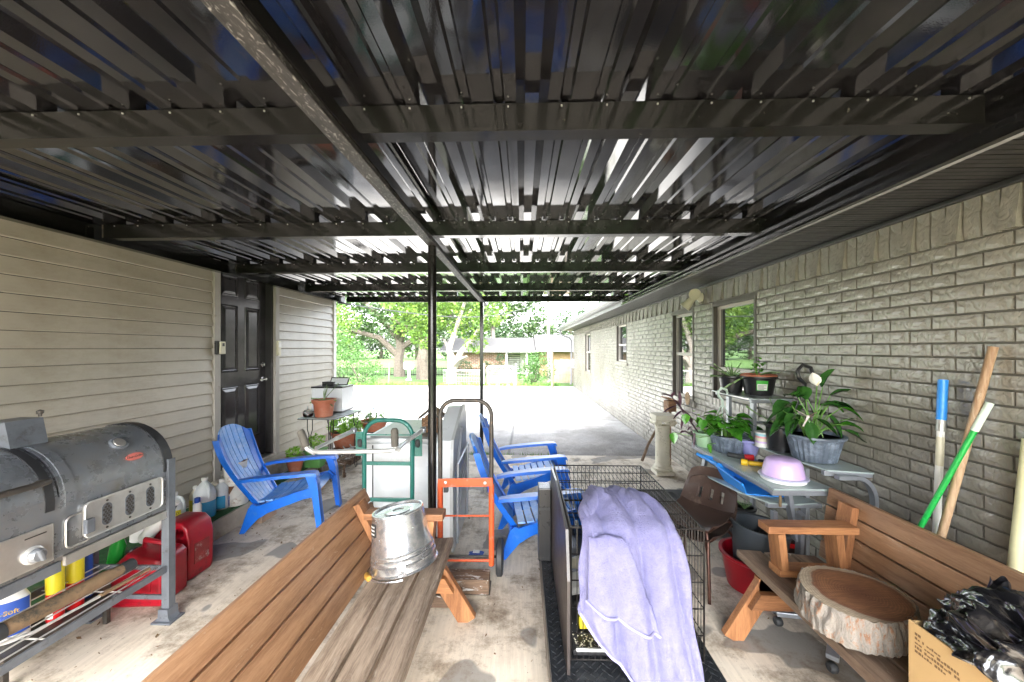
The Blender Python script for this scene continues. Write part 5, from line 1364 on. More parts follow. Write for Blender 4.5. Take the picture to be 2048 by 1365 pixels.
# ------------------------------------------------------------------ freezer, folded table, log bird house
fz = thing('chest_freezer', 'white chest freezer with a grey-green lid behind the green hand cart', 'freezer', (-.95, 3.5, 0))
MB().bx(-1.335, -.69, 3.14, 3.95, .03, .745, .012).build('cabinet', M['freezer'], fz)
MB().bx(-1.345, -.68, 3.125, 3.965, .752, .79, .01).build('lid', M['freezer'], fz)
MB().bx(-1.30, -.72, 3.17, 3.93, .7905, .798, .002).build('lid_top', M['lid_glass'], fz)
MB().bx(-1.27, -1.262, 3.134, 3.139, .05, .73).build('door_gap', M['rubber'], fz)
MB().bx(-1.29, -.71, 3.18, 3.9, .0, .03).build('plinth', M['rubber'], fz)
ft = thing('folding_table', 'white folding table stood on its long side against the freezer', 'table', (-.55, 3.1, 0))
MB().prism([(2.80, .02), (2.83, 0), (3.40, 0), (3.44, .03), (3.47, .95), (3.40, 1.03), (3.30, 1.03), (2.86, .84), (2.83, .78)], -.665, -.545, 'x').build('table_top', M['freezer'], ft)
MB().prism([(2.795, .02), (2.83, -.0), (3.40, -.0), (3.45, .03), (3.48, .95), (3.40, 1.045), (3.29, 1.045), (2.85, .85), (2.82, .78), (2.795, .5)], -.544, -.522, 'x').build('rim', mat('grey_table_rim', (.46, .48, .49), .4, var=.15), ft)
MB().tube([(-.50, 2.86, .06), (-.495, 2.86, .66), (-.495, 3.36, .70), (-.50, 3.36, .06)], .013, 8).build('leg', M['steel_grey'], ft, True)
MB().beam((-.505, 2.9, .2), (-.505, 3.3, .62), .02, .012).beam((-.505, 2.88, .56), (-.505, 3.1, .9), .02, .012).build('leg_brace', M['steel_grey'], ft)
bhm = wood('log_wood', (.14, .07, .035), (.38, .22, .12), 0, .8)
bh = thing('log_birdhouse', 'little log cabin bird house with a mossy roof on top of the freezer', 'bird house', (-.83, 3.36, .799))
c0 = Vector((-.815, 3.36, .80))
for k in range(7):
    MB().tube([c0 + Vector((-.075, -.06, .012 + k * .019)), c0 + Vector((.065, -.06, .012 + k * .019))], .010, 8).build('log', bhm, bh, True)
    MB().tube([c0 + Vector((-.055, -.075, .012 + k * .019)), c0 + Vector((-.055, .07, .012 + k * .019))], .010, 8).build('log', bhm, bh, True)
MB().bx(c0.x - .05, c0.x + .05, c0.y - .05, c0.y + .05, .801, .95).build('box', bhm, bh)
MB().prism([(c0.x - .10, .935), (c0.x, 1.02), (c0.x + .10, .935), (c0.x + .10, .922), (c0.x, 1.005), (c0.x - .10, .922)], c0.y - .1, c0.y + .1).build('roof', M['rubber'], bh)
mb = MB()
for k in range(26):
    s = -1 if k % 2 else 1; y = c0.y - .095 + (k // 2) * .0155
    mb.tube([(c0.x, y, 1.024), (c0.x + s * .098, y + rng.uniform(-.004, .004), .942)], .006, 5)
stuff(mb.build('roof_reeds', mat('dry_reed', (.22, .17, .11), .8, var=.4, vs=40), bh, True))

# ------------------------------------------------------------------ green hand cart with silver handles
gc = thing('green_hand_cart', 'green tubular hand cart with foam-gripped silver handles behind the bench', 'cart', (-1.06, 2.9, 0))
def hoop(xa, xb, y, z0, z1, r, lean=0.0, n=8):
    pts = [(xa, y, z0), (xa, y + lean * (z1 - r - z0), z1 - r)]
    for k in range(1, n): a = PI * .5 * k / n; pts.append((xa + r - r * math.cos(a), y + lean * (z1 - r + r * math.sin(a) - z0), z1 - r + r * math.sin(a)))
    pts += [(xa + r, y + lean * (z1 - z0), z1), (xb - r, y + lean * (z1 - z0), z1)]
    for k in range(1, n): a = PI * .5 * k / n; pts.append((xb - r + r * math.sin(a), y + lean * (z1 - r + r * math.cos(a) - z0), z1 - r + r * math.cos(a)))
    pts += [(xb, y + lean * (z1 - r - z0), z1 - r), (xb, y, z0)]
    return pts
MB().tube(hoop(-1.245, -.865, 2.92, .10, .985, .13), .017, 14).build('frame', M['green'], gc, True)
for z in (.87, .645, .36, .12): MB().bx(-1.235, -.875, 2.912, 2.928, z - .014 if z < .8 else z - .005, z + .014 if z < .8 else z + .005, .002).build('cross_bar', M['green'], gc)
for s, xx in ((-1, -1.285), (1, -.825)):
    MB().prism([(xx - .034, .70), (xx + .034, .70), (xx + .034, .89), (xx - .034, .89)], 2.93, 2.936).build('side_plate', M['green'], gc)
    MB().lathe([(.10, -.02), (.115, -.012), (.115, .012), (.10, .02)], (xx, 3.0, .115), 24, Matrix.Rotation(PI / 2, 4, 'Y')).build('wheel', M['rubber'], gc, True)
    MB().lathe([(.035, -.02), (.045, -.01), (.045, .01), (.035, .02)], (xx - .0, 2.96, .80), 16, Matrix.Rotation(PI / 2, 4, 'Y')).build('caster', M['rubber'], gc, True)
MB().bx(-1.24, -.87, 2.75, 2.93, .02, .035, .003).build('toe_plate', M['green'], gc)
jl, jr = P(620, 903, Y=2.52), P(794, 899, Y=2.52)
bl2, br2 = P(707, 862, Y=2.93), P(846, 860, Y=2.93)
h1 = MB().tube([P(632, 897, Y=2.56), P(672, 878, Y=2.74)], .013, 12).build('handle_tube', M['alu'], gc, True)
MB().tube([P(672, 878, Y=2.74), bl2], .0165, 12).build('handle_tube', M['alu'], gc, True)
MB().tube([jr, P(812, 884, Y=2.70)], .013, 12).build('handle_tube', M['alu'], gc, True)
MB().tube([P(812, 884, Y=2.70), br2], .0165, 12).build('handle_tube', M['alu'], gc, True)
MB().tube([jl + Vector((.01, 0, 0)), P(640, 905, Y=2.5), P(780, 902, Y=2.5), P(790, 900, Y=2.5)], [.013, .016, .015, .008], 12).build('handle_bar', M['alu'], gc, True)
MB().tube([P(608, 885, Y=2.52), P(616, 899, Y=2.52), P(630, 906, Y=2.51)], .018, 12).build('elbow', M['alu'], gc, True)
MB().tube([P(789, 880, Y=2.52), P(791, 897, Y=2.52), P(800, 900, Y=2.54)], .017, 12).build('elbow', M['alu'], gc, True)
MB().tube([P(600, 861, Y=2.52), P(602, 865, Y=2.52), P(613, 894, Y=2.52)], [.019, .025, .025], 16).build('grip', M['grip'], gc, True)
MB().tube([P(789, 857, Y=2.52), P(789, 862, Y=2.52), P(790, 893, Y=2.52)], [.017, .025, .025], 16).build('grip', M['grip'], gc, True)
MB().lathe([(.02, -.02), (.024, -.015), (.024, .015), (.02, .02)], bl2, 16, Matrix.Rotation(PI / 2, 4, 'Y')).build('clamp', M['steel_grey'], gc, True)
MB().lathe([(.02, -.02), (.024, -.015), (.024, .015), (.02, .02)], br2, 16, Matrix.Rotation(PI / 2, 4, 'Y')).build('clamp', M['steel_grey'], gc, True)

# ------------------------------------------------------------------ orange hand truck
ht = thing('hand_truck', 'scuffed orange hand truck with a bare brown hoop handle by the bench end', 'hand truck', (-.38, 2.5, 0))
xa, xb, yh = -.545, -.205, 2.47
full_ = hoop(xa, xb, yh, .16, 1.205, .10)
MB().tube([p for p in full_ if p[2] > .66][:] if False else [(xa, yh, .62)] + full_[1:-1] + [(xb, yh, .62)], .0145, 14).build('hoop', M['worn_black'], ht, True)
for x in (xa, xb): MB().tube([(x, yh, .12), (x, yh, .655)], .0185, 14).build('side_tube', M['orange'], ht, True)
MB().beam((xa - .01, yh - .02, .665), (xb + .01, yh - .02, .675), .012, .055, bev=.002).build('cross_bar', M['orange'], ht)
for x in (xa + .04, xb - .04):
    MB().lathe([(.010, 0), (.010, .006), (.0, .008)], (x, yh - .026, .67), 10, Matrix.Rotation(PI / 2, 4, 'X')).build('bolt', M['dull_metal'], ht, True)
    MB().bx(x - .015, x + .015, yh - .02, yh + .012, .60, .64, .006).build('cord_cleat', M['rubber'], ht)
MB().tube([(xa, yh, .44), (xb, yh, .445)], .006, 8).build('cross_rod', M['orange'], ht, True)
MB().tube([(xa, yh, .145), (xb, yh, .15)], .008, 8).build('cross_rod', M['orange'], ht, True)
MB().tube([(xa, yh, .95), (xa + .015, yh - .01, .95)], .004, 6).build('cord_hook', M['worn_black'], ht, True)
for x, s in ((xa - .05, -1), (xb + .05, 1)):
    w = MB().lathe([(.07, -.02), (.105, -.022), (.118, -.014), (.118, .014), (.105, .022), (.07, .02)], (x, yh + .1, .119), 28, Matrix.Rotation(PI / 2, 4, 'Y')).build('wheel', M['rubber'], ht, True)
    MB().lathe([(.0, -.012), (.068, -.012), (.068, .012), (.0, .012)], (x, yh + .1, .119), 20, Matrix.Rotation(PI / 2, 4, 'Y')).build('hub', M['plate'], w, True)
MB().tube([(xa - .07, yh + .1, .119), (xb + .07, yh + .1, .119)], .009, 8).build('axle', M['worn_black'], ht, True)
MB().bx(xa - .0, xb + .0, yh - .13, yh + .01, .004, .012, .002).build('toe_plate', M['worn_black'], ht)
tb = tag(MB().bx(-.50, -.21, 2.33, 2.45, .013, .105, .006).build('timber_block', wood('dirty_timber', (.06, .035, .022), (.17, .11, .07), 0, .8, (.55, .55, .53), (.56, .6), .8)), 'dirty paint-spotted timber block on the toe plate of the orange hand truck', 'block')
tag(MB().bx(-.72, -.37, 2.22, 2.31, .002, .075, .005).build('timber_block', bpy.data.materials['dirty_timber']), 'second timber block on the floor under the bench end', 'block')
wr = thing('candy_wrapper', 'crumpled blue and white wrapper on the floor behind the hand truck', 'wrapper', (-.36, 2.78, 0))
mb = MB(); mb.grid(lambda u, v: Vector((-.40 + .11 * u + .015 * noise.noise(Vector((u * 6, v * 5, 1))), 2.76 + .07 * v, .012 + .02 * abs(noise.noise(Vector((u * 5, v * 6, 3)))))), 12, 8, thick=.001); mb.build('film', M['blue_label'], wr)
mb = MB(); mb.grid(lambda u, v: Vector((-.37 + .05 * u, 2.775 + .04 * v, .030 + .012 * abs(noise.noise(Vector((u * 5, v * 6, 8)))))), 8, 6, thick=.001); mb.build('print', M['white_plastic'], wr)

# ------------------------------------------------------------------ low trailer with tread plate, cage and blanket
M['tread'] = mat('black_tread_plate', (.028, .032, .038), .3, .5, .3, 12, dirt=(.09, .09, .09), ds=16, dl=(.58, .7), bs=.05)
tr = thing('cargo_platform', 'low black tread-plate platform with a timber edge under the wire cage', 'platform', (.45, 2, 0))
PX0, PX1, PY0, PY1, PZ = .115, .80, 1.02, 2.78, .245
MB().bx(PX0, PX1, PY0, PY1, PZ - .02, PZ).build('deck', M['tread'], tr)
MB().bx(PX0 - .003, PX0 + .028, PY0, PY1, .10, PZ - .021).build('side_board', wood('grey_side_board', (.07, .055, .045), (.22, .19, .16), 1, .8), tr)
MB().bx(PX1 - .028, PX1 + .003, PY0, PY1, .10, PZ - .021).build('side_board', bpy.data.materials['grey_side_board'], tr)
for (x, y) in ((PX0 + .09, PY0 + .1), (PX1 - .09, PY0 + .1), (PX0 + .09, PY1 - .1), (PX1 - .09, PY1 - .1)):
    MB().lathe([(.05, -.02), (.058, -.014), (.058, .014), (.05, .02)], (x, y, .06), 18, Matrix.Rotation(PI / 2, 4, 'Y')).build('caster', M['rubber'], tr, True)
    MB().bx(x - .03, x + .03, y - .03, y + .03, .119, .222).build('caster_fork', M['worn_black'], tr)
mb = MB(); s = .036; i = 0
y = PY0 + .02
while y < PY1 - .02:
    x = PX0 + .018 + (s / 2 if i % 2 else 0); j = 0
    while x < PX1 - .015:
        if x < .23 or y < 1.62 or x > .74:
            a = R(45) if (i + j) % 2 else R(-45)
            d = Vector((math.cos(a), math.sin(a), 0)); n_v = Vector((-d.y, d.x, 0)); c = Vector((x, y, PZ))
            vs_ = [mb.bm.verts.new(q) for q in (c - d * .016, c - n_v * .004, c + d * .016, c + n_v * .004, c + Vector((0, 0, .0028)))]
            for q in range(4): mb.bm.faces.new((vs_[q], vs_[(q + 1) % 4], vs_[4]))
        x += s; j += 1
    y += s * .5; i += 1
stuff(mb.build('tread_bar', mat('tread_bar_steel', (.07, .075, .082), .22, .7, .2), tr))
MB().bx(.098, .175, 2.30, 2.42, PZ + .001, .69, .006).build('upright_box', M['black_plastic'], tr)
MB().bx(.098, .172, 2.295, 2.2985, .56, .575).build('seam', M['rubber'], tr)
tag(MB().prism([(1.50, PZ + .002), (1.50, .62), (1.56, .80), (2.05, .83), (2.38, .80), (2.40, PZ + .002)], .178, .190, 'x').build('side_panel_sheet', mat('brown_black_panel', (.035, .028, .026), .35, var=.3, vs=8)), 'dark plastic panel standing along the left side of the wire cage', 'panel')
cg = thing('wire_cage', 'large black wire dog cage with the lavender blanket thrown over it', 'cage', (.475, 2, PZ))
CX0, CX1, CY0, CY1, CZ0, CZ1 = .203, .752, 1.575, 2.41, PZ + .004, .80
def wire_panel(name, o, u, v, nu, nv, r=.0021, frame=.004, every=0):
    o, u, v = Vector(o), Vector(u), Vector(v); mb = MB()
    for i in range(1, nu): mb.tube([o + u * i / nu, o + u * i / nu + v], r, 4, cap=False)
    for j in range(1, nv): mb.tube([o + v * j / nv, o + v * j / nv + u], r * 1.3, 4, cap=False)
    mb.tube([o, o + u, o + u + v, o + v], frame, 6, closed=True)
    return mb.build(name, M['wire'], cg)
ex, ey, ez = Vector((CX1 - CX0, 0, 0)), Vector((0, CY1 - CY0, 0)), Vector((0, 0, CZ1 - CZ0))
wire_panel('front_panel', (CX0, CY0, CZ0), ex, ez, 22, 5)
wire_panel('back_panel', (CX0, CY1, CZ0), ex, ez, 22, 5)
wire_panel('left_panel', (CX0, CY0, CZ0), ey, ez, 30, 5)
wire_panel('right_panel', (CX1, CY0, CZ0), ey, ez, 30, 5)
wire_panel('top_panel', (CX0, CY0, CZ1), ex, ey, 22, 6)
MB().bx(CX0 + .01, CX1 - .01, CY0 + .012, CY1 - .01, CZ0 + .006, CZ0 + .03, .004).build('tray', M['black_plastic'], cg)
MB().tube([(CX0 + .02, CY0 - .012, CZ0 + .05), (CX0 + .30, CY0 - .012, CZ0 + .05)], .008, 8).build('latch_bar', M['dull_metal'], cg, True)
lit = thing('cage_contents', 'printed packets and scraps lying inside the wire cage', 'packets', (.33, 1.9, CZ0 + .03))
for (x, y, z, s, m_) in ((.30, 1.95, .34, .09, 'paper_label'), (.36, 1.80, .32, .07, 'red_plastic'), (.33, 2.1, .36, .10, 'cream'), (.29, 1.72, .31, .05, 'yellow_label')):
    MB().box((x, y, z), (s, s * 1.4, .05), (R(rng.uniform(-20, 20)), R(rng.uniform(-20, 20)), rng.uniform(0, 3)), .004).build('packet', M[m_], lit)
mb = MB()
for k in range(240):
    x, y = rng.uniform(CX0 + .02, .5), CY0 + .02 + abs(rng.gauss(0, .05)); z = CZ0 + .035 + abs(rng.gauss(0, .10)) if k < 60 else CZ0 + .034; s = rng.uniform(.002, .006)
    if z > CZ0 + .04: continue
    mb.box((x, y, z), (s, s, s * .5), (0, 0, rng.uniform(0, 3)))
tag(mb.build('seed_husks', M['cream']), 'pale seed husks spilled along the floor of the wire cage', 'husks', kind='stuff')
# second, collapsed cage lying beyond, seen through the wires
# blanket
m_, n_, l_, b_ = nodes('lavender_plush')
t_ = tex(n_, l_, 26, 6, .75); r_ = ramp(n_, l_, t_.outputs[0], [(.3, (.18, .172, .38)), (.7, (.28, .272, .48))])
l_.new(r_.outputs[0], b_.inputs['Base Color']); b_.inputs['Roughness'].default_value = .95
b_.inputs['Sheen Weight'].default_value = .25; b_.inputs['Sheen Roughness'].default_value = .5; b_.inputs['Sheen Tint'].default_value = (.8, .8, 1, 1)
p_ = bump(n_, l_, b_, tex(n_, l_, 150, 5, .8).outputs[0], .9, .012); bump(n_, l_, b_, tex(n_, l_, 34, 4, .7).outputs[0], .5, .01, p_)
M['plush'] = m_
bt = thing('lavender_blanket', 'fluffy lavender blanket draped over the near end of the wire cage', 'blanket', (.5, 1.55, .8))
def folds(x, s, amp=1.0):
    return 1.5 * amp * (.020 * math.sin(x * 23 + 1.2 * math.sin(s * 3.1)) + .014 * math.sin(x * 41 + s * 2.3 + 1) + .012 * noise.noise(Vector((x * 7, s * 5, 2))))
# main sheet: path s from far on the top, over the edge, down to below the deck
def path(s):
    if s < .42: return (CY0 + .36 - s / .42 * .32, CZ1 + .018 + .03 * math.sin(s / .42 * PI) ** .8)
    if s < .50:
        a = (s - .42) / .08 * PI / 2; return (CY0 + .04 - .075 * math.sin(a), CZ1 + .018 - .075 * (1 - math.cos(a)))
    q = (s - .50) / .50; return (CY0 - .035 - .10 * q ** 1.3, CZ1 - .057 - .66 * q)
def ridges(t, n, ph):
    return abs(math.sin(PI * (n * t + ph))) ** .75
def xl(s):
    if s < .42: return .325 - .085 * (s / .42)
    q = max(0, (s - .46) / .54)
    return .24 - .018 * min(q, .42) / .42 + min(.21, max(0, q - .42) * .62)
def xr(s):
    if s < .42: return .55 + .085 * (s / .42)
    q = max(0, (s - .46) / .54); return .635 + .068 * q ** .6
def fold(x, s):
    """lobes that fan out from the gathered top; sharp valleys, round crests"""
    t = (x - .20 - .05 * s) / (.36 + .12 * s)
    w = t + .035 * noise.noise(Vector((t * 3, s * 2.2, 4)))
    A = .018 + .044 * min(1, max(0, s - .1) * 1.5)
    f = A * ridges(w, 3.3, .18 - .25 * s) + .4 * A * ridges(w, 7.2, .4 + .6 * s) * (.5 + .5 * math.sin(s * 7 + 1))
    f += .016 * noise.noise(Vector((x * 9, s * 7, 1))) + .005 * noise.noise(Vector((x * 34, s * 26, 3)))
    return f
def fn(u, v):
    s = u; y, z = path(s); a, b = xl(s), xr(s)
    a += .006 * math.sin(s * 31) ; b += .007 * math.sin(s * 23 + 1)
    x = a + (b - a) * v
    f = fold(x, s); e = min(v, 1 - v); f *= min(1, .35 + e * 7)
    k = min(1, max(0, (s - .38) / .12))
    return Vector((x, y - f * (.15 + 1.0 * k), z + f * (1.15 * (1 - k))))
mb = MB(); mb.grid(fn, 110, 84, thick=.012); mb.build('cloth', M['plush'], bt, True, angle=180)
# overlapping front flap with a pale hem and a pointed corner
def flap(u, v):
    s1 = .635 + .085 * v; s = .455 + (s1 - .455) * u; y, z = path(s)
    a = .262 - .012 * u; b = .39 + .135 * u ** .7
    x = a + (b - a) * v
    f = .7 * fold(x, s); e = min(v, 1 - v)
    return Vector((x, y - .030 - .030 * min(1, e * 5) * (.4 + .6 * u) - f, z - .0 * v))
mb = MB(); mb.grid(flap, 40, 36, thick=.012); mb.build('flap', M['plush'], bt, True, angle=180)
hemm = mat('pale_hem', (.30, .29, .46), .9, bs=.5, bsc=120)
mb = MB(); mb.tube([flap(1, k / 24) + Vector((0, -.003, 0)) for k in range(25)], .006, 8); mb.build('hem', hemm, bt, True)
mb = MB(); mb.tube([fn(.685 + .0125 * k, 0) + Vector((0, -.003, 0)) for k in range(17)], .006, 8); mb.build('hem', hemm, bt, True)
# the gathered roll along the left of the top
def roll(u, v):
    a = 2 * PI * v; e = math.sin(PI * min(.97, max(.03, u))) ** .45
    r = (.036 + .008 * math.sin(3 * a + u * 6) + .006 * noise.noise(Vector((u * 8, math.cos(a), math.sin(a))))) * e
    c = Vector((.345 - .055 * u + .02 * math.sin(u * 5), CY0 + .33 - .33 * u, CZ1 + .045 - .012 * u))
    return c + Vector((r * math.cos(a) * 1.25, 0, r * math.sin(a)))
mb = MB(); mb.grid(roll, 30, 28); mb.build('gathered_roll', M['plush'], bt, True, angle=180)
# ------------------------------------------------------------------ tree slice, box, bag
ts = thing('tree_slice', 'thick round slice of tree trunk with bark lying on the right bench seat', 'log slice', (1.40, 1.60, .405))
m_, n_, l_, b_ = nodes('cut_wood_rings')
tc = n_.new('ShaderNodeTexCoord'); mp = n_.new('ShaderNodeMapping'); mp.inputs['Location'].default_value = (-.0, -.0, 0); l_.new(tc.outputs['Object'], mp.inputs[0])
ln = n_.new('ShaderNodeVectorMath'); ln.operation = 'LENGTH'
nz = tex(n_, l_, 7, 4, .6); av = n_.new('ShaderNodeVectorMath'); av.operation = 'MULTIPLY_ADD'; av.inputs[1].default_value = (.05, .05, 0); l_.new(nz.outputs['Color'], av.inputs[0])
sep = n_.new('ShaderNodeVectorMath'); sep.operation = 'MULTIPLY'; sep.inputs[1].default_value = (1, 1, 0); l_.new(mp.outputs[0], sep.inputs[0]); l_.new(sep.outputs[0], av.inputs[2])
sub = n_.new('ShaderNodeVectorMath'); sub.operation = 'SUBTRACT'; sub.inputs[1].default_value = (.025, .025, 0); l_.new(av.outputs[0], sub.inputs[0]); l_.new(sub.outputs[0], ln.inputs[0])
rm = ramp(n_, l_, ln.outputs['Value'], [(0.0, (.16, .06, .03)), (.12, (.27, .12, .055)), (.158, (.21, .09, .045)), (.168, (.40, .32, .23)), (.21, (.50, .40, .28)), (.216, (.30, .19, .10))])
rg = n_.new('ShaderNodeMath'); rg.operation = 'MULTIPLY'; rg.inputs[1].default_value = 620; l_.new(ln.outputs['Value'], rg.inputs[0])
rs = n_.new('ShaderNodeMath'); rs.operation = 'SINE'; l_.new(rg.outputs[0], rs.inputs[0])
rr = ramp(n_, l_, rs.outputs[0], [(.0, (.82, .82, .82)), (.6, (1.05, 1.05, 1.05))])
gz = tex(n_, l_, 130, 3, .7, mp=(.15, 1, 1)); gr2 = ramp(n_, l_, gz.outputs[0], [(.3, (.72, .72, .72)), (.7, (1.2, 1.2, 1.2))])
c_ = mixc(n_, l_, 1.0, mixc(n_, l_, 1.0, rm.outputs[0], rr.outputs[0], 'MULTIPLY'), gr2.outputs[0], 'MULTIPLY')
l_.new(c_, b_.inputs['Base Color']); b_.inputs['Roughness'].default_value = .7; bump(n_, l_, b_, gz.outputs[0], .3, .002)
M['rings'] = m_
m_, n_, l_, b_ = nodes('flaky_bark')
t_ = tex(n_, l_, 30, 7, .75, mp=(1, 1, .28), dist=.8)
r_ = ramp(n_, l_, t_.outputs[0], [(.30, (.05, .04, .035)), (.40, (.26, .23, .20)), (.52, (.36, .325, .285)), (.60, (.34, .16, .08)), (.68, (.28, .25, .22))])
l_.new(r_.outputs[0], b_.inputs['Base Color']); b_.inputs['Roughness'].default_value = .9; bump(n_, l_, b_, t_.outputs[0], 1.0, .02)
M['flaky'] = m_
cS = Vector((1.385, 1.61, .412)); RS, HS = .196, .12
def rad(a): return RS * (1 + .05 * math.sin(2 * a + .6) + .03 * math.sin(3 * a + 2))
mb = MB(); n = 120
def bk_(u, v):
    a = 2 * PI * u
    rr = rad(a) + .004 * math.sin(40 * a + 2 * math.sin(v * 5 + a * 7)) * (1) + .010 * noise.noise(Vector((math.cos(a) * 6, math.sin(a) * 6, v * 2.5))) - (.004 if v in (0, 1) else 0) + .008 * (.5 - v) 
    return cS + Vector((rr * math.cos(a), rr * math.sin(a), HS * v + .004 * noise.noise(Vector((a * 9, 0, v)))))
mb.grid(bk_, 180, 8)
bmesh.ops.remove_doubles(mb.bm, verts=mb.bm.verts, dist=.0004)
mb.build('bark', M['flaky'], ts, True, angle=60)
mb = MB(); ring = []
c_v = mb.bm.verts.new(cS + Vector((.01, 0, HS + .001)))
R_ = [[mb.bm.verts.new(cS + Vector(((rad(2 * PI * k / 72) - .012) * f * math.cos(2 * PI * k / 72), (rad(2 * PI * k / 72) - .012) * f * math.sin(2 * PI * k / 72), HS + (.0015 if f < .9 else -.001)))) for k in range(72)] for f in (.5, .88, 1.02)]
for k in range(72):
    mb.bm.faces.new((c_v, R_[0][k], R_[0][(k + 1) % 72]))
    for A, B in zip(R_, R_[1:]): mb.bm.faces.new((A[k], B[k], B[(k + 1) % 72], A[(k + 1) % 72]))
mb.build('cut_face', M['rings'], ts, True)
cb = thing('cardboard_box', 'open cardboard box stuffed with a black rubbish bag on the right bench', 'box', (1.5, 1.0, .40))
BX0, BX1, BY0, BY1, BZ0, BZ1 = 1.275, 1.67, .72, 1.275, .402, .655
t_ = .005
MB().bx(BX0, BX0 + t_, BY0, BY1, BZ0, BZ1).build('side', M['cardboard'], cb)
MB().bx(BX1 - t_, BX1, BY0, BY1, BZ0, BZ1).build('side', M['cardboard'], cb)
MB().bx(BX0 + t_, BX1 - t_, BY1 - t_, BY1 - .0005, BZ0, BZ1 - .003).build('side', M['cardboard'], cb)
MB().bx(BX0 + t_, BX1 - t_, BY0 + .0005, BY0 + t_, BZ0, BZ1 - .003).build('side', M['cardboard'], cb)
MB().bx(BX0 + t_, BX1 - t_, BY0 + t_, BY1 - t_, BZ0, BZ0 + .004).build('bottom', M['cardboard'], cb)
MB().prism([(BX0 + t_, BZ1 - .004), (BX0 + t_ + .004, BZ1 - .004), (BX0 + .045, BZ1 - .13), (BX0 + .041, BZ1 - .132)], BY0 + .02, BY1 - .02).build('flap', M['cardboard'], cb)
mb = MB(); rr_ = random.Random(5)
M['print'] = mat('brown_box_print', (.16, .09, .04), .7, bs=0)
for ln_ in range(5):
    y = BY1 - .02; 
    L_ = (.012, .075, .12, .12, .085)[ln_]
    y_end = y - L_; z = BZ1 - .035 - ln_ * .014
    while y > y_end:
        w_ = rr_.uniform(.004, .010)
        mb.bx(BX0 - .0006, BX0 - .0001, y - w_, y, z, z + .008 * rr_.choice((.6, 1, 1)))
        y -= w_ + (.002 if rr_.random() < .8 else .008)
stuff(mb.build('print', M['print'], cb))
# the bag: a crumpled sheet pulled over a lumpy heap
bg_ = thing('rubbish_bag', 'shiny crumpled black rubbish bag bulging out of the cardboard box', 'bag', (1.5, 1.0, .5))
m_, n_, l_, b_ = nodes('black_bag_film')
b_.inputs['Base Color'].default_value = (.010, .010, .012, 1); b_.inputs['Roughness'].default_value = .16; b_.inputs['IOR'].default_value = 2.0
v1 = tex(n_, l_, 8, 1.5, .45, dist=1.6); bump(n_, l_, b_, v1.outputs[0], .55, .03)
M['bag'] = m_
mb = MB()
b = bmesh.new(); bmesh.ops.create_icosphere(b, subdivisions=6, radius=1)
for v in b.verts:
    p = v.co.copy()
    k = 1 + .10 * noise.noise(p * 1.7 + Vector((3, 1, 0)))
    rdg = 0
    for (f, a, s) in ((1.7, .24, 1), (3.6, .12, 4), (7.5, .016, 9)):
        q = p * f + noise.noise_vector(p * f * .6 + Vector((s, 0, 0))) * 1.3
        rdg += a * (1 - 2 * abs(noise.noise(q + Vector((s, s, s)))))
    k += rdg - .13
    v.co = Vector((p.x * .205, p.y * .29, p.z * .18)) * k
    v.co += Vector((1.475, 1.0, .63))
    # squeeze into the box below its rim
    if v.co.z < BZ1:
        v.co.x = min(max(v.co.x, BX0 + .012), BX1 - .012); v.co.y = min(max(v.co.y, BY0 + .012), BY1 - .012)
        v.co.z = max(v.co.z, BZ0 + .01)
mb.join(b)
mb.build('bag_film', M['bag'], bg_, True, angle=180)
def knot(u, v):
    a = 2 * PI * v; r = .022 + .075 * u ** 1.6 + .010 * math.sin(a * 5 + u * 3) * u
    return Vector((1.50 + r * math.cos(a) * 1.1, 1.22 + r * math.sin(a) * .8 - .0 * u, .735 + .085 * (1 - u) ** .8 - .13 * u + .010 * math.sin(a * 3)))
mb = MB(); mb.grid(knot, 16, 64); mb.build('gathered_neck', M['bag'], bg_, True, angle=180)

# ------------------------------------------------------------------ poles leaning on the brick wall
def pole(name, label, cat, pts, r, parts):
    t = thing(name, label, cat, pts[0])
    a, b = Vector(pts[0]), Vector(pts[1])
    for nm, f0, f1, rr, m_ in parts:
        MB().tube([a.lerp(b, f0), a.lerp(b, f1)], rr, 14).build(nm, m_, t, True)
    return t
pa, pb = Vector((1.93, 1.83, .02)), P(1886, 760, X=2.045)
pole('extension_pole', 'white pole with a bright blue end leaning on the brick wall', 'pole', (pa, pb), .0, [('shaft', 0, .86, .0145, M['white_plastic']), ('blue_sleeve', .86, 1.0, .0185, M['bright_blue']), ('collar', .82, .859, .017, M['dull_metal']), ('print_band', .70, .80, .0149, M['cream'])])
pa, pb = P(1864, 1140, X=1.93), P(1987, 694, X=2.055)
d = (pa - pb).normalized(); pa = pa + d * (pa.z - .02) / -d.z * 1.0
pole('wooden_broomstick', 'long bare wooden broomstick crossing in front of the other poles', 'pole', (pa, pb), .0, [('shaft', 0, 1, .0155, wood('broomstick_wood', (.28, .16, .085), (.52, .36, .22), 2, .7, (.55, .45, .33), (.55, .7), .6))])
pa, pb = P(1840, 1055, X=1.90), P(1980, 806, X=2.035)
d = (pa - pb).normalized(); pa = pa + d * (pa.z - .02) / -d.z
M['green_paint'] = mat('green_pole', (.01, .36, .06), .3, var=.06, bs=0)
M['pole_white'] = mat('pole_white_green', (.62, .72, .62), .4, var=.05, bs=0)
pole('mop_pole', 'slanting pole painted green below and pale above, behind the broomstick', 'pole', (pa, pb), .0, [('green_part', 0, .90, .0115, M['green_paint']), ('pale_part', .90, 1.0, .0135, M['pole_white'])])
pa, pb = P(2026, 1190, X=2.0), P(2062, 880, X=2.05)
d = (pa - pb).normalized(); pa = pa + d * (pa.z - .02) / -d.z
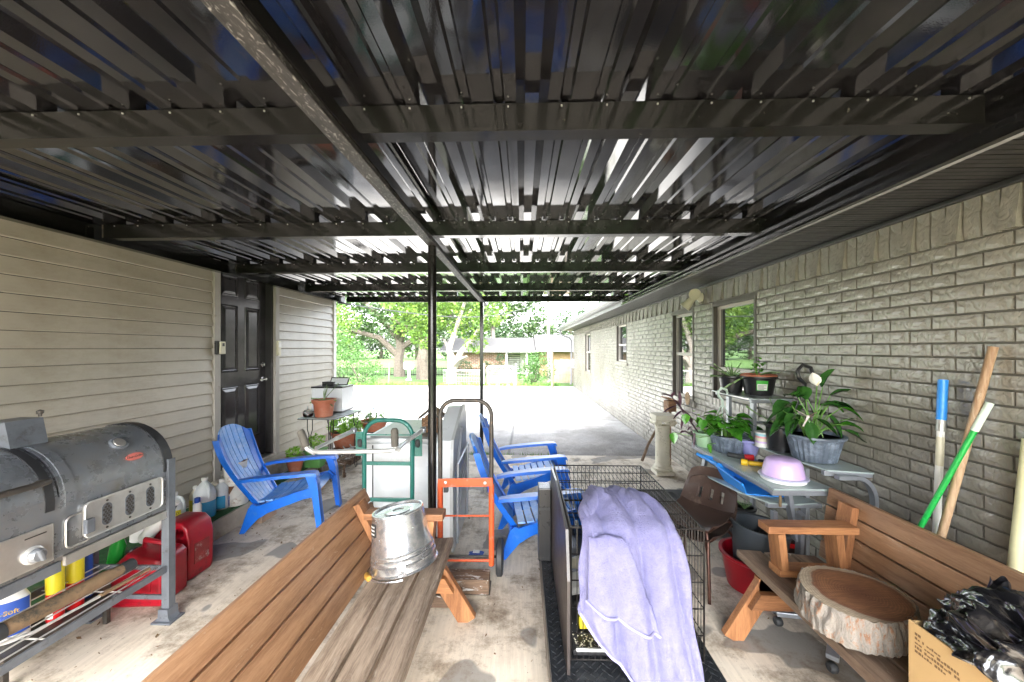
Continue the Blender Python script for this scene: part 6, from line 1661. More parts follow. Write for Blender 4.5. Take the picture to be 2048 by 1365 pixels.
pole('plastic_pipe', 'thick cream pipe leaning on the wall at the right edge, left one', 'pipe', (pa, pb), .0, [('pipe', 0, 1, .0235, mat('cream_pipe', (.70, .66, .40), .4))])
o_ = Vector((.075, -.035, 0))
pole('plastic_pipe', 'thin white pipe behind the cream pipe at the right edge', 'pipe', (pa + Vector((.03, -.055, 0)), pb + Vector((.0, -.06, -.1))), .0, [('pipe', 0, 1, .018, M['white_plastic'])])

# ------------------------------------------------------------------ desk of grey metal and frosted glass
dk = thing('glass_desk', 'grey metal corner desk with frosted glass tops at several levels', 'desk', (1.7, 2.7, 0))
def top(poly, z, th=.008, name='glass_top', m=None):
    return MB().prism(poly, z - th, z, 'z').build(name, m or M['glass_frost'], dk)
top([(1.445, 2.20), (1.81, 2.20), (1.70, 2.62), (1.715, 3.30), (1.50, 3.34), (1.45, 3.26)], .74)
top([(1.49, 2.30), (1.62, 2.28), (1.78, 2.31), (1.78, 2.92), (1.44, 2.96), (1.36, 2.88), (1.345, 2.74), (1.40, 2.48)], .62)
top([(1.775, 2.24), (2.0, 2.19), (2.02, 2.28), (2.02, 3.3), (1.73, 3.3), (1.70, 2.95), (1.72, 2.5)], .84, name='side_top')
top([(1.74, 2.86), (2.03, 2.86), (2.03, 3.45), (1.72, 3.45), (1.69, 3.2)], 1.17, name='shelf_top')
S = M['steel_grey']
for (a, b) in (((1.44, 2.215, .715), (1.80, 2.215, .715)), ((1.46, 3.25, .715), (1.70, 3.25, .715)), ((1.46, 2.22, .715), (1.46, 3.25, .715)),
               ((1.48, 2.32, .60), (1.80, 2.32, .60)), ((1.42, 2.9, .60), (1.80, 2.9, .60)), ((1.76, 2.25, .82), (2.01, 2.22, .82)), ((1.76, 3.2, .82), (2.01, 3.2, .82)),
               ((1.73, 2.9, 1.15), (2.03, 2.9, 1.15)), ((1.73, 3.4, 1.15), (2.03, 3.4, 1.15))):
    MB().beam(a, b, .03, .028, bev=.003).build('rail', S, dk)
for (a, b) in (((1.47, 2.235, .005), (1.47, 2.235, .60)), ((1.62, 2.23, .59), (1.70, 2.36, .12)), ((1.50, 3.1, .70), (1.42, 3.2, .02)), ((1.58, 2.28, .69), (1.64, 2.30, .40)),
               ((1.77, 2.4, .01), (1.77, 2.4, .80)), ((1.76, 3.25, .01), (1.76, 3.25, 1.14)), ((1.99, 3.3, .01), (1.99, 3.3, 1.14)), ((1.765, 2.92, .83), (1.765, 2.92, 1.14)), ((1.97, 2.92, .83), (1.97, 2.92, 1.14))):
    MB().beam(a, b, .024, .045 if a[2] > .5 or b[2] > .6 else .03, up=(0, 1, 0), bev=.002).build('upright', S, dk)
MB().tube([(1.53, 2.27, .705), (1.53, 2.27, .61)], .008, 8).build('rod', M['orange'] if False else mat('rusty_rod', (.22, .15, .08), .5, .5), dk, True)
def arc(c, ra, rb, a0, a1, n=12): return [(c[0] + ra * math.cos(R(a0 + (a1 - a0) * k / n)), c[1], c[2] + rb * math.sin(R(a0 + (a1 - a0) * k / n))) for k in range(n + 1)]
pts = [(1.80, 2.20, .81), (1.90, 2.20, .81)] + arc((1.91, 2.20, .67), .10, .14, 85, -85) + [(1.88, 2.205, .53), (1.80, 2.25, .50)]
mb = MB()
for A, B in zip(pts, pts[1:]): pass
def strap(mb, pts, w, h_):
    P_ = [Vector(p) for p in pts]; V = []
    for i, p in enumerate(P_):
        t = (P_[min(i + 1, len(P_) - 1)] - P_[max(i - 1, 0)]).normalized(); n_ = Vector((0, 1, 0)); s_ = t.cross(n_).normalized()
        V.append([mb.bm.verts.new(p + s_ * a * h_ / 2 + n_ * b * w / 2) for a, b in ((1, 1), (1, -1), (-1, -1), (-1, 1))])
    for A, B in zip(V, V[1:]):
        for q in range(4): mb.bm.faces.new((A[q], A[(q + 1) % 4], B[(q + 1) % 4], B[q]))
    mb.bm.faces.new(V[0][::-1]); mb.bm.faces.new(V[-1])
strap(mb, pts, .035, .022); mb.build('curved_leg', S, dk, True, angle=50)
mb = MB(); strap(mb, arc((1.86, 2.92, 1.04), .11, .10, 20, 90) + [(1.80, 2.92, 1.14)], .02, .015); mb.build('curved_brace', S, dk, True, angle=50)
mb = MB(); strap(mb, arc((1.88, 3.0, .86), .16, .11, 30, 150), .02, .015); mb.build('curved_brace', S, dk, True, angle=50)
# star base under the bench: chair base
sb = thing('chair_base', 'grey steel star base of a desk chair under the right bench', 'chair base', (1.62, 2.0, 0))
for a in range(5):
    an = R(a * 72 + 10); MB().beam((1.66, 2.02, .13), (1.66 + .27 * math.cos(an), 2.02 + .27 * math.sin(an), .075), .05, .026, bev=.004).build('arm', M['steel_grey'], sb)
    MB().lathe([(.018, -.018), (.024, -.01), (.024, .01), (.018, .018)], (1.66 + .26 * math.cos(an), 2.02 + .26 * math.sin(an), .026), 12, Matrix.Rotation(PI / 2, 4, 'Y')).build('caster', M['rubber'], sb, True)
MB().tube([(1.66, 2.02, .12), (1.66, 2.02, .30)], .026, 12).build('column', M['black_plastic'], sb, True)

# ------------------------------------------------------------------ pots and plants on the desk
def hook(parent, c, m, s=1.0, spread=.12, top=.26, ang=0.0, mouth=.0):
    c = Vector(c)
    for k in range(3):
        a = ang + 2 * PI * k / 3; MB().tube([c + Vector((spread * math.cos(a), spread * math.sin(a), mouth)), c + Vector((.012 * math.cos(a), .012 * math.sin(a), top))], .003 * s, 6).build('hanger_arm', m, parent, True)
    MB().tube([c + Vector((0, 0, top - .01)), c + Vector((0, 0, top + .03 * s)), c + Vector((-.02 * s, 0, top + .05 * s)), c + Vector((-.024 * s, 0, top + .075 * s)), c + Vector((-.006 * s, 0, top + .095 * s)), c + Vector((.02 * s, 0, top + .085 * s)), c + Vector((.027 * s, 0, top + .065 * s))], .0065 * s, 8).build('hook', m, parent, True)
TZ, SZ, HZ = .7405, .8405, 1.1705
r2 = random.Random(77)
def dirs(a, el): return Vector((math.cos(R(a)) * math.cos(R(el)), math.sin(R(a)) * math.cos(R(el)), math.sin(R(el))))
# pothos in a fluted pot
c = P(1457, 903, z=TZ)
pp = thing('pothos_plant', 'leafy pothos in a fluted blue-grey bowl at the far end of the glass top', 'potted plant', c)
pot(pp, c, .105, .136, .135, M['pot_fluted'], flute=(26, .045))
ctr = c + Vector((0, 0, .13))
stems = MB()
for k in range(58):
    a = r2.uniform(130, 400); el = r2.uniform(8, 65); rr = r2.uniform(.05, .15) * (1.25 if el < 25 else 1)
    d = dirs(a, el); tip = ctr + Vector((d.x * rr, d.y * rr, d.z * rr * 1.15 + .02))
    stems.tube([ctr + Vector((d.x * .03, d.y * .03, -.02)), ctr.lerp(tip, .6) + Vector((0, 0, .02)), tip], .0025, 5)
    out = Vector((d.x, d.y - .25, d.z * .25 - .05)).normalized()
    leaf(pp, tip, out, r2.uniform(.085, .125), r2.uniform(.07, .10), M['pothos'], .35, True, .12, r2.uniform(-.5, .5))
for (px, py, Y, s, rot) in ((1395, 845, 3.0, .085, .2), (1372, 838, 3.05, .08, -.2), (1346, 876, 3.05, .085, 0), (1415, 898, 2.95, .07, .3), (1408, 850, 2.9, .08, -.4)):
    tip = P(px, py, Y=Y) + Vector((0, 0, s * .5))
    stems.tube([ctr + Vector((-.05, 0, 0)), ctr.lerp(tip, .5) + Vector((0, 0, -.03)), tip], .003, 5)
    leaf(pp, tip, Vector((rot, -.25, -1)), s, s * .8, M['pothos'], .1, True, .12, rot)
stuff(stems.build('stems', M['stalk'], pp, True))
hook(pp, c + Vector((-.02, .05, .13)), mat('pale_green_hanger', (.45, .55, .48), .4), 1.5, .11, .22)
# pale green pot with light tendrils
c = P(1409, 893, z=TZ)
gp = thing('green_pot_plant', 'pale green pot with lime tendrils beside the pothos bowl', 'potted plant', c)
pot(gp, c, .055, .078, .12, M['pale_green'])
for k in range(26):
    a = r2.uniform(0, 360); tip = c + Vector((r2.uniform(-.08, .14), r2.uniform(-.05, .06), .13 + r2.uniform(.0, .16)))
    leaf(gp, tip, dirs(a, r2.uniform(-30, 30)), r2.uniform(.03, .05), r2.uniform(.02, .035), M['lime'], .3, False, .15, 0, 5)
mb = MB()
for k in range(6): mb.tube([c + Vector((0, 0, .1)), c + Vector((r2.uniform(-.05, .1), 0, .2)), c + Vector((r2.uniform(-.08, .14), r2.uniform(-.05, .05), .27))], .002, 5)
stuff(mb.build('stems', M['stalk'], gp, True))
# purple wandering plant
c = P(1398, 862, z=.80)
pu = thing('purple_heart_plant', 'purple-leaved trailing plant reaching out past the plaster column', 'potted plant', P(1400, 885, z=TZ))
pot(pu, P(1396, 882, z=TZ), .045, .06, .07, M['black_plastic'])
chain = [P(x, y, Y=Y) for x, y, Y in ((1398, 868, 3.2), (1380, 842, 3.15), (1366, 822, 3.1), (1352, 805, 3.05), (1343, 794, 3.0))]
MB().tube(chain, [.006, .006, .005, .005, .004], 8).build('stem', M['purple_leaf'], pu, True)
MB().tube([P(1398, 868, Y=3.2), P(1380, 868, Y=3.1), P(1370, 862, Y=3.0)], .005, 8).build('stem', M['purple_leaf'], pu, True)
for (x, y, Y, x2, y2, W) in ((1345, 795, 3.0, 1320, 786, .035), (1345, 795, 3.0, 1352, 782, .04), (1355, 812, 3.05, 1325, 824, .03), (1360, 812, 3.05, 1358, 778, .03), (1362, 818, 3.1, 1384, 845, .05), (1352, 803, 3.05, 1368, 830, .045), (1366, 822, 3.08, 1346, 838, .03), (1372, 830, 3.1, 1362, 858, .035), (1384, 845, 3.1, 1366, 818, .04), (1372, 864, 3.0, 1360, 866, .03), (1380, 862, 3.0, 1392, 880, .03), (1376, 862, 3.0, 1384, 852, .03), (1390, 866, 2.95, 1388, 895, .018)):
    a, b = P(x, y, Y=Y), P(x2, y2, Y=Y - .02); leaf(pu, a, b - a, (b - a).length, W, M['purple_leaf'], .08, False, .35, 0, 8)
# lavender pot
c = P(1500, 910, z=TZ)
lp = thing('lavender_pot', 'small lavender pot of bare soil on the glass top', 'pot', c); pot(lp, c, .045, .068, .118, M['lavender_pot'])
# striped tin
c = P(1526, 893, z=SZ)
st = thing('striped_tin', 'small tin with pink, white and blue stripes behind the lavender pot', 'tin', c)
for z0, z1, m_ in ((0, .03, 'paper_label'), (.0302, .042, 'lavender'), (.0422, .065, 'cream'), (.0652, .078, 'pink'), (.0782, .095, 'bright_blue2')):
    if m_ == 'pink': M[m_] = mat('pink_band', (.75, .32, .34), .4, bs=0)
    if m_ == 'bright_blue2': M[m_] = mat('pale_blue_band', (.35, .62, .72), .4, bs=0)
    MB().lathe([(.05, z0), (.05, z1)], c, 24).build('band', M[m_], st, True)
MB().lathe([(.053, .0955), (.053, .105), (0, .106)], c, 24).build('lid', M['paper_label'], st, True)
# black pot with spiky leaves
c = P(1562, 901, z=SZ)
bp = thing('agave_pot', 'plain black nursery pot with spiky green blades beside the peace lily bowl', 'potted plant', c)
pot(bp, c, .078, .094, .185, M['black_plastic'])
for k in range(12):
    a = r2.uniform(100, 330); el = r2.uniform(35, 85); blade(bp, c + Vector((r2.uniform(-.02, .02), r2.uniform(-.02, .02), .155)), dirs(a, el), r2.uniform(.12, .26), .024, M['aloe'], .12)
blade(bp, c + Vector((0, 0, .16)), dirs(175, 28), .26, .02, M['aloe'], -.05); blade(bp, c + Vector((0, 0, .16)), dirs(20, 50), .14, .02, M['aloe'], .3)
# peace lily
c = P(1628, 919, z=SZ)
pl = thing('peace_lily', 'peace lily with one white flower in the large fluted bowl nearest the wall', 'potted plant', c)
pot(pl, c, .115, .152, .165, M['pot_fluted'], flute=(28, .045))
def stalk(parent, a, b, sag=0.0, r=.0035, m='stalk'):
    mid = a.lerp(b, .55) + Vector((0, 0, .03 - sag)); MB().tube([a, mid, b], [r * 1.2, r, r * .8], 6).build('stalk', M[m], parent, True); return b
base = c + Vector((0, 0, .14))
for (x, y, dx, dz, L, W, Yo) in ((1580, 806, -.9, -.1, .15, .06, 0), (1596, 795, -.7, .3, .14, .055, .02), (1612, 800, -.3, .6, .13, .055, 0), (1645, 775, .25, .9, .15, .07, .03), (1648, 806, .8, -.1, .13, .06, 0), (1640, 812, .9, .2, .10, .05, -.03), (1655, 830, .3, -.8, .11, .06, -.02), (1598, 830, -.6, -.5, .11, .05, -.04), (1632, 838, .5, -.4, .10, .05, -.06), (1566, 822, -.6, .1, .10, .05, 0), (1700, 838, .95, -.35, .12, .06, -.02), (1715, 850, .4, -.9, .13, .055, -.03), (1690, 862, .7, -.4, .11, .055, -.05), (1672, 850, .7, .1, .10, .05, -.05), (1618, 845, -.1, -.9, .09, .05, -.08), (1585, 818, -.8, -.4, .11, .05, .03), (1610, 790, -.5, .1, .10, .05, .05), (1660, 792, .7, .5, .12, .06, .05)):
    a = P(x, y, Y=c.y + Yo); stalk(pl, base + Vector((r2.uniform(-.05, .05), r2.uniform(-.04, .04), 0)), a)
    leaf(pl, a, Vector((dx, -.3 + r2.uniform(-.2, .2), dz)), L * 1.3, W * 1.4, M['deep'], .25, False, .25, r2.uniform(-.4, .4), 8, wavy=.002)
a = P(1634, 772, Y=c.y - .02); stalk(pl, base, a, .0, .004)
leaf(pl, a, Vector((-.45, -.25, .8)), .105, .062, mat('white_spathe', (.78, .78, .72), .5, var=.04, bs=0), .02, True, .3, .4, 8, 'flower')
MB().tube([a, a + Vector((.012, -.01, .055))], [.005, .006], 8).build('spadix', mat('pale_spadix', (.68, .60, .40), .6), pl, True)
dead = mat('dry_brown_leaf', (.35, .17, .07), .7, var=.3)
leaf(pl, P(1716, 845, Y=c.y - .03), Vector((.8, -.2, -.3)), .07, .03, dead, .5, False, .3, 0, 6, wavy=.004); leaf(pl, P(1676, 880, Y=c.y - .08), Vector((-.2, -.2, -1)), .05, .015, dead, .5, False, .3, 0, 6)
hook(pl, c + Vector((.0, .08, .15)), M['black_plastic'], 1.9, .10, .27)
df = thing('dragonfly_stake', 'pink and white dragonfly ornament stuck in the peace lily bowl', 'ornament', base)
c4 = P(1616, 834, Y=c.y - .10); MB().tube([base + Vector((-.02, -.06, 0)), c4 + Vector((0, .01, 0))], .002, 6).build('wire', M['dull_metal'], df, True)
pk = mat('pink_wing', (.72, .36, .36), .4, bs=0); pw = mat('pearl_wing', (.75, .66, .64), .4, bs=0)
for (x, y, m_) in ((1588, 818, pw), (1592, 828, pw), (1636, 824, pk), (1634, 832, pk)):
    e = P(x, y, Y=c.y - .12); leaf(df, c4, e - c4, (e - c4).length, .02, m_, 0, False, .05, 0, 6, 'wing')
MB().lathe([(0, -.011), (.009, -.005), (.009, .005), (0, .011)], c4, 12).tube([c4, P(1606, 853, Y=c.y - .12)], [.006, .004], 8).build('body', pw, df, True)
# top shelf pots
c = P(1463, 785, z=HZ)
a1 = thing('aloe_pot', 'black nursery pot of long aloe blades on the top shelf, left one', 'potted plant', c)
pot(a1, c, .078, .098, .145, M['black_plastic'])
for (a, el, L) in ((185, 30, .22), (200, 10, .24), (170, 62, .12), (60, 65, .14), (20, 48, .17), (340, 20, .18), (250, 50, .1), (120, 75, .13), (0, 5, .2), (300, 40, .1), (150, 40, .18)):
    blade(a1, c + Vector((0, 0, .125)), dirs(a, el), L, .030, M['aloe'], .12 if el < 40 else .02)
c = P(1517, 790, z=HZ)
a2 = thing('jade_pot', 'black nursery pot with a bright price label and sprawling plant on the top shelf', 'potted plant', c)
pot(a2, c, .098, .122, .155, M['black_plastic'])
MB().lathe([(.128, .150), (.131, .156), (.131, .165), (.122, .170), (.116, .160)], c, 28).build('clay_saucer', M['terracotta'], a2, True)
MB().tube([c + Vector((0, 0, .13)), c + Vector((-.02, 0, .2)), c + Vector((-.03, 0, .26))], .009, 8).build('stem', M['stalk'], a2, True)
for k in range(34):
    t = r2.random(); q = c + Vector((-.02 + r2.uniform(-.03, .06), r2.uniform(-.03, .03), .17 + .13 * t))
    leaf(a2, q, dirs(r2.uniform(0, 360), r2.uniform(10, 60)), .036, .022, M['pothos'], .1, False, .2, 0, 4)
for (a, el, L) in ((350, 30, .26), (5, 22, .30), (182, 12, .2), (175, 5, .26)): blade(a2, c + Vector((0, 0, .15)), dirs(a, el), L, .028, M['aloe'], .5)
def lab(u, v, g=.0): rr = .110 + .012 * v + g; a = R(-128 + 38 * u); return c + Vector((rr * math.cos(a), rr * math.sin(a), .045 + .078 * v))
lb1 = mat('green_label', (.06, .45, .05), .4, bs=0)
mb = MB(); mb.grid(lambda u, v: lab(u, v, .0015), 8, 2); mb.build('label', lb1, a2, True)
mb = MB(); mb.grid(lambda u, v: lab(.06 + .88 * u, .04 + .62 * v, .0028), 8, 2); mb.build('label', M['paper_label'], a2, True)
mb = MB()
for k in range(4): mb.grid(lambda u, v, k=k: lab(.14 + (.72 if k % 2 else .5) * u, .12 + .12 * k + .045 * v, .0036), 6, 1)
stuff(mb.build('label_print', M['ink'], a2, True))
# things on the desk
def capsule(t, a, b, r, m_, nm, n=14): return MB().tube([a, a.lerp(b, .06), a.lerp(b, .94), b], [r * .6, r, r, r * .6], n).build(nm, m_, t, True)
fa = thing('flashlight', 'black torch with a red collar lying on the glass top', 'torch', P(1455, 912, z=TZ))
za = TZ + .018
capsule(fa, P(1454, 909, z=za), P(1490, 915, z=za), .016, M['rubber'], 'barrel'); capsule(fa, P(1488, 914.5, z=za), P(1508, 916, z=za), .021, M['red_plastic'], 'collar')
yb = thing('yellow_tool', 'yellow hand tool lying across the glass top beside the cake box', 'tool', P(1500, 925, z=TZ))
capsule(yb, P(1482, 924, z=za), P(1496, 926, z=za), .022, M['yellow'], 'head'); capsule(yb, P(1496, 926, z=za), P(1538, 931, z=za), .016, M['yellow'], 'handle'); capsule(yb, P(1516, 921, z=za), P(1545, 925, z=za), .010, M['rubber'], 'blade')
c = P(1566, 960, z=TZ)
ck = thing('cake_carrier', 'lavender domed cake carrier on a white base on the glass top', 'container', c)
MB().lathe([(.112, 0), (.118, .004), (.118, .018), (.104, .022)], c, 36).build('base', M['white_plastic'], ck, True)
MB().lathe([(.128, .0225), (.132, .026), (.128, .031), (.112, .031)], c, 36).build('rim', mat('lilac_rim', (.55, .56, .72), .3, bs=0), ck, True)
MB().lathe([(.112, .032), (.108, .06), (.098, .105), (.088, .124), (.070, .134), (0, .138)], c, 36).build('dome', M['lavender'], ck, True, angle=60)
# blue litter scoop tray
# extra full leaves low in the peace lily bowl
lc = P(1628, 919, z=SZ) + Vector((0, 0, .15))
for k in range(14):
    a = r2.uniform(0, 360); e = lc + dirs(a, r2.uniform(30, 70)) * r2.uniform(.10, .24); stalk(pl, lc, e); leaf(pl, e, dirs(a, r2.uniform(-20, 25)), r2.uniform(.10, .16), r2.uniform(.05, .075), M['deep' if k % 2 else 'pothos'], .45, False, .25, r2.uniform(-.4, .4), 8)
lt = thing('blue_tray', 'bright blue plastic scoop tray with a handle on the lower glass shelf', 'tray', P(1500, 985, z=.62))
def U(x, y, z): return P(x, y, z=z)
zt = .6215
A = [U(1458, 950, zt + .07), U(1490, 937, zt + .07), U(1592, 986, zt + .03), U(1560, 990, zt + .03)]
Bv = [U(1466, 966, zt + .003), U(1492, 950, zt + .003), U(1590, 994, zt + .003), U(1488, 995, zt + .003)]
A = [Vector((1.39, 2.74, zt + .085)), Vector((1.55, 2.82, zt + .085)), Vector((1.63, 2.36, zt + .015)), Vector((1.385, 2.40, zt + .07))]
Bv = [Vector((1.42, 2.70, zt)), Vector((1.54, 2.76, zt)), Vector((1.62, 2.38, zt)), Vector((1.42, 2.42, zt))]
mb = MB(); tA = [mb.bm.verts.new(p) for p in A]; tB = [mb.bm.verts.new(p) for p in Bv]; fs = []
for k in (0, 1, 3): fs.append(mb.bm.faces.new((tA[k], tA[(k + 1) % 4], tB[(k + 1) % 4], tB[k])))
fs.append(mb.bm.faces.new(tB)); mb.bm.normal_update(); bmesh.ops.solidify(mb.bm, geom=fs, thickness=.005)
mb.build('pan', M['bright_blue'], lt)
MB().tube([A[0], A[1]], .007, 8).tube([A[0], A[3]], .007, 8).build('rim', M['bright_blue'], lt, True)
MB().tube([(1.42, 2.76, zt + .08), (1.40, 2.88, zt + .09), (1.37, 2.98, zt + .10)], [.018, .014, .012], 10).build('handle', M['bright_blue'], lt, True)
MB().tube([(1.53, 2.80, zt + .08), (1.45, 2.90, zt + .09), (1.38, 2.95, zt + .10)], [.016, .012, .010], 10).build('handle', M['bright_blue'], lt, True)

# ------------------------------------------------------------------ stacked brown chairs, tubs
def school_chair(label, loc, rz):
    t = thing('stacking_chair', label, 'chair', loc, rz, 'stacked brown chairs')
    W = .42
    def seat(u, v):   # u front..back, v side..side ; chair faces -y local
        y = -.20 + .40 * u; x = (v - .5) * W * (1 - .10 * abs(u - .4))
        z = .40 - .035 * math.sin(PI * min(1, u * 1.05)) - .03 * max(0, .15 - u) / .15 + .03 * (abs(2 * v - 1) ** 3)
        return Vector((x, y, z))
    mb = MB(); mb.grid(seat, 14, 14, thick=.008)
    mb.build('seat', M['brown'], t, True, world=False, angle=60)
    def back(u, v):   # u bottom..top
        x = (v - .5) * W * (1 - .22 * u ** 2.5); z = .40 + .29 * u - .03 * abs(2 * v - 1) ** 4 * u
        y = .20 + .10 * u + .03 * math.sin(PI * u) - .05 * (abs(2 * v - 1)) ** 2
        return Vector((x, y, z))
    mb = MB(); nu, nv = 18, 24
    vs_ = [[mb.bm.verts.new(back(i / nu, j / nv)) for j in range(nv + 1)] for i in range(nu + 1)]
    fs = []
    for i in range(nu):
        for j in range(nv):
            if 3 <= i <= 11 and j in (6, 7, 11, 12, 16, 17): continue
            fs.append(mb.bm.faces.new((vs_[i][j], vs_[i + 1][j], vs_[i + 1][j + 1], vs_[i][j + 1])))
    mb.bm.normal_update(); bmesh.ops.solidify(mb.bm, geom=fs, thickness=.008)
    mb.build('backrest', M['brown'], t, True, world=False, angle=60)
    for s in (-1, 1):
        MB().tube([(s * .17, -.17, .37), (s * .19, -.19, .32), (s * .215, -.22, .0)], .011, 10).build('leg', M['brown_tube'], t, True, world=False)
        MB().tube([(s * .17, .15, .37), (s * .19, .19, .32), (s * .215, .26, .0)], .011, 10).build('leg', M['brown_tube'], t, True, world=False)
        MB().tube([(s * .17, -.17, .372), (s * .17, .15, .372)], .010, 8).build('seat_rail', M['brown_tube'], t, True, world=False)
    return t
school_chair('lower chair of the two stacked brown plastic chairs', (1.17, 2.58, .0), R(-52)).scale = (.9, .9, .9)
school_chair('upper chair of the two stacked brown plastic chairs', (1.175, 2.59, .062), R(-52)).scale = (.9, .9, .9)
rt_ = thing('red_tub', 'red plastic tub behind the right bench leg', 'tub', (1.50, 2.44, 0))
MB().lathe([(.13, 0), (.15, .01), (.185, .20), (.20, .212), (.20, .226), (.18, .226), (.145, .02), (0, .012)], (1.50, 2.48, .0), 36).build('tub', M['red'], rt_, True)
gb = thing('grey_bin', 'dark grey bin sitting inside the red tub', 'bin', (1.5, 2.45, .02))
mb = MB().lathe([(.11, 0), (.122, .01), (.165, .36), (.18, .365), (.18, .38), (.158, .375), (.12, .02), (0, .015)], (0, 0, 0), 32); mb.bm.transform(Matrix.Translation((1.51, 2.48, .03)) @ Euler((0, R(6), 0)).to_matrix().to_4x4())
mb.build('bin', mat('slate_plastic', (.05, .06, .07), .4, var=.15, dirt=(.12, .12, .12), ds=8, dl=(.6, .8)), gb, True)
rh_ = tag(MB().tube([(1.63, 2.28, .30), (1.72, 2.24, .25), (1.80, 2.22, .20)], [.012, .02, .018], 10).build('red_scoop', M['red_plastic'], None, True), 'glossy red tool handle sticking out behind the bench arm', 'tool')
sp2 = thing('bottle_pack', 'dark pack with red print lying behind the right bench arm', 'packet', (1.66, 2.42, .2))
MB().box((1.70, 2.5, .30), (.22, .16, .09), (R(10), R(14), .3), .01).build('pack', M['door_frame'], sp2)
MB().box((1.70, 2.418, .30), (.14, .004, .03), (R(10), R(14), .3)).build('band', M['red_plastic'], sp2)
mtp = thing('small_aloe', 'little spiky plant in a black pot on the floor under the desk', 'potted plant', (1.62, 2.85, 0))
pot(mtp, (1.60, 2.75, .32), .05, .065, .09, M['black_plastic'])
MB().bx(1.50, 1.74, 2.66, 2.86, .0, .319, .01).build('stand', M['black_plastic'], mtp)
for k in range(14): blade(mtp, (1.60, 2.75, .385), dirs(k * 26, 55), .08, .012, M['aloe'], .2)
# ribbed mat on the slab
rm_ = thing('ribbed_mat', 'black ribbed rubber mat on the slab beyond the wire cage', 'mat', (1.35, 3.9, 0))
mx0, mx1, my0, my1 = .98, 1.95, 3.12, 4.15
MB().bx(mx0, mx1, my0, my1, .001, .006).build('sheet', M['rubber'], rm_)
mb = MB(); k = 0; cs = .16
for i in range(int((mx1 - mx0) / cs)):
    for j in range(int((my1 - my0) / cs)):
        cx_, cy_ = mx0 + cs * (i + .5), my0 + cs * (j + .5)
        for q in range(5):
            o_ = (q - 2) * cs / 5.2
            if (i + j) % 2: mb.box((cx_ + o_, cy_, .0075), (.012, cs * .86, .005))
            else: mb.box((cx_, cy_ + o_, .0075), (cs * .86, .012, .005))
stuff(mb.build('rib', M['rubber'], rm_))

# ------------------------------------------------------------------ plaster column and stick
pcx, pcy = 1.735, 4.70
cl = thing('plaster_column', 'cream plaster pedestal column with scrolls and ivy relief near the wall', 'pedestal', (pcx, pcy, 0))
MB().bx(pcx - .11, pcx + .11, pcy - .11, pcy + .11, 0, .05, .008).build('base_block', M['plaster'], cl)
MB().lathe([(.10, .05), (.115, .06), (.118, .075), (.10, .09), (.105, .10), (.088, .115), (.084, .13), (.084, .58), (.09, .59), (.088, .60)], (pcx, pcy, 0), 40, flute=(18, .0)).build('shaft', M['plaster'], cl, True)
MB().bx(pcx - .12, pcx + .12, pcy - .12, pcy + .12, .68, .735, .008).bx(pcx - .105, pcx + .105, pcy - .105, pcy + .105, .655, .679, .004).build('capital', M['plaster'], cl)
for sx in (-1, 1):
    mb = MB(); pts = []
    for k in range(30):
        a = R(k * 26); rr = .042 * (1 - k / 32); pts.append((pcx + sx * (.085 + rr * math.cos(a)), pcy - .108, .635 + rr * math.sin(a)))
    mb.tube(pts, [.010 * (1 - k / 45) for k in range(30)], 6)
    mb.lathe([(.0, -.10), (.040, -.10), (.030, 0), (.040, .10), (0, .10)], (pcx + sx * .085, pcy, .635), 16, Matrix.Rotation(PI / 2, 4, 'X'))
    mb.build('scroll', M['plaster'], cl, True)
mb = MB(); pts = [((pcx + .086 * math.cos(R(-150 + 2.2 * k * 1.0))), pcy + .086 * math.sin(R(-150 + 2.2 * k)), .56 - .0075 * k) for k in range(58)]
mb.tube(pts, .006, 6)
for k in range(0, 58, 3):
    p = Vector(pts[k]); a = R(-150 + 2.2 * k); nrm = Vector((math.cos(a), math.sin(a), 0)); q = nrm.to_track_quat('Z', 'Y').to_matrix().to_4x4()
    s = 1 if k % 2 else -1; mb.lathe([(.016, 0), (.012, .006), (0, .009)], p + Vector((0, 0, s * .02)) + nrm * -.002, 8, q)
stuff(mb.build('ivy_relief', M['plaster'], cl, True))
tag(MB().tube([P(1284, 922, Y=4.85), P(1296, 890, Y=4.95), P(1345, 800, Y=5.1)], [.02, .018, .015], 10).build('leaning_stick', wood('old_stick', (.10, .06, .035), (.24, .16, .1), 2, .8), None, True), 'weathered stick leaning behind the plaster column', 'stick')
wb = thing('wooden_bird_feeder', 'small wooden feeder block behind the column beside the purple plant', 'bird feeder', P(1335, 805, Y=4.95))
c = P(1340, 812, Y=4.9); MB().box(c, (.12, .1, .14), (0, 0, .3), .004).build('block', bhm, wb)
MB().box(c + Vector((0, 0, .085)), (.17, .14, .018), (0, R(20), .3), .002).build('roof', bhm, wb)
MB().tube([c + Vector((0, 0, -.07)), (c.x, c.y, 0)], .014, 8).build('post', bhm, wb, True)
rp = thing('rope_coil', 'coil of pale rope hanging on the brick wall behind the purple plant', 'rope', P(1372, 800, X=2.05))
c = P(1377, 797, X=2.045)
mb = MB()
for k in range(4): mb.tube([c + Vector((-.012, (.055 - .012 * k) * math.cos(R(a)), (.075 - .014 * k) * math.sin(R(a)) - .0)) for a in range(0, 360, 24)], .007, 6, closed=True)
mb.build('coil', mat('straw_rope', (.50, .36, .22), .8, var=.3, vs=60), rp, True)

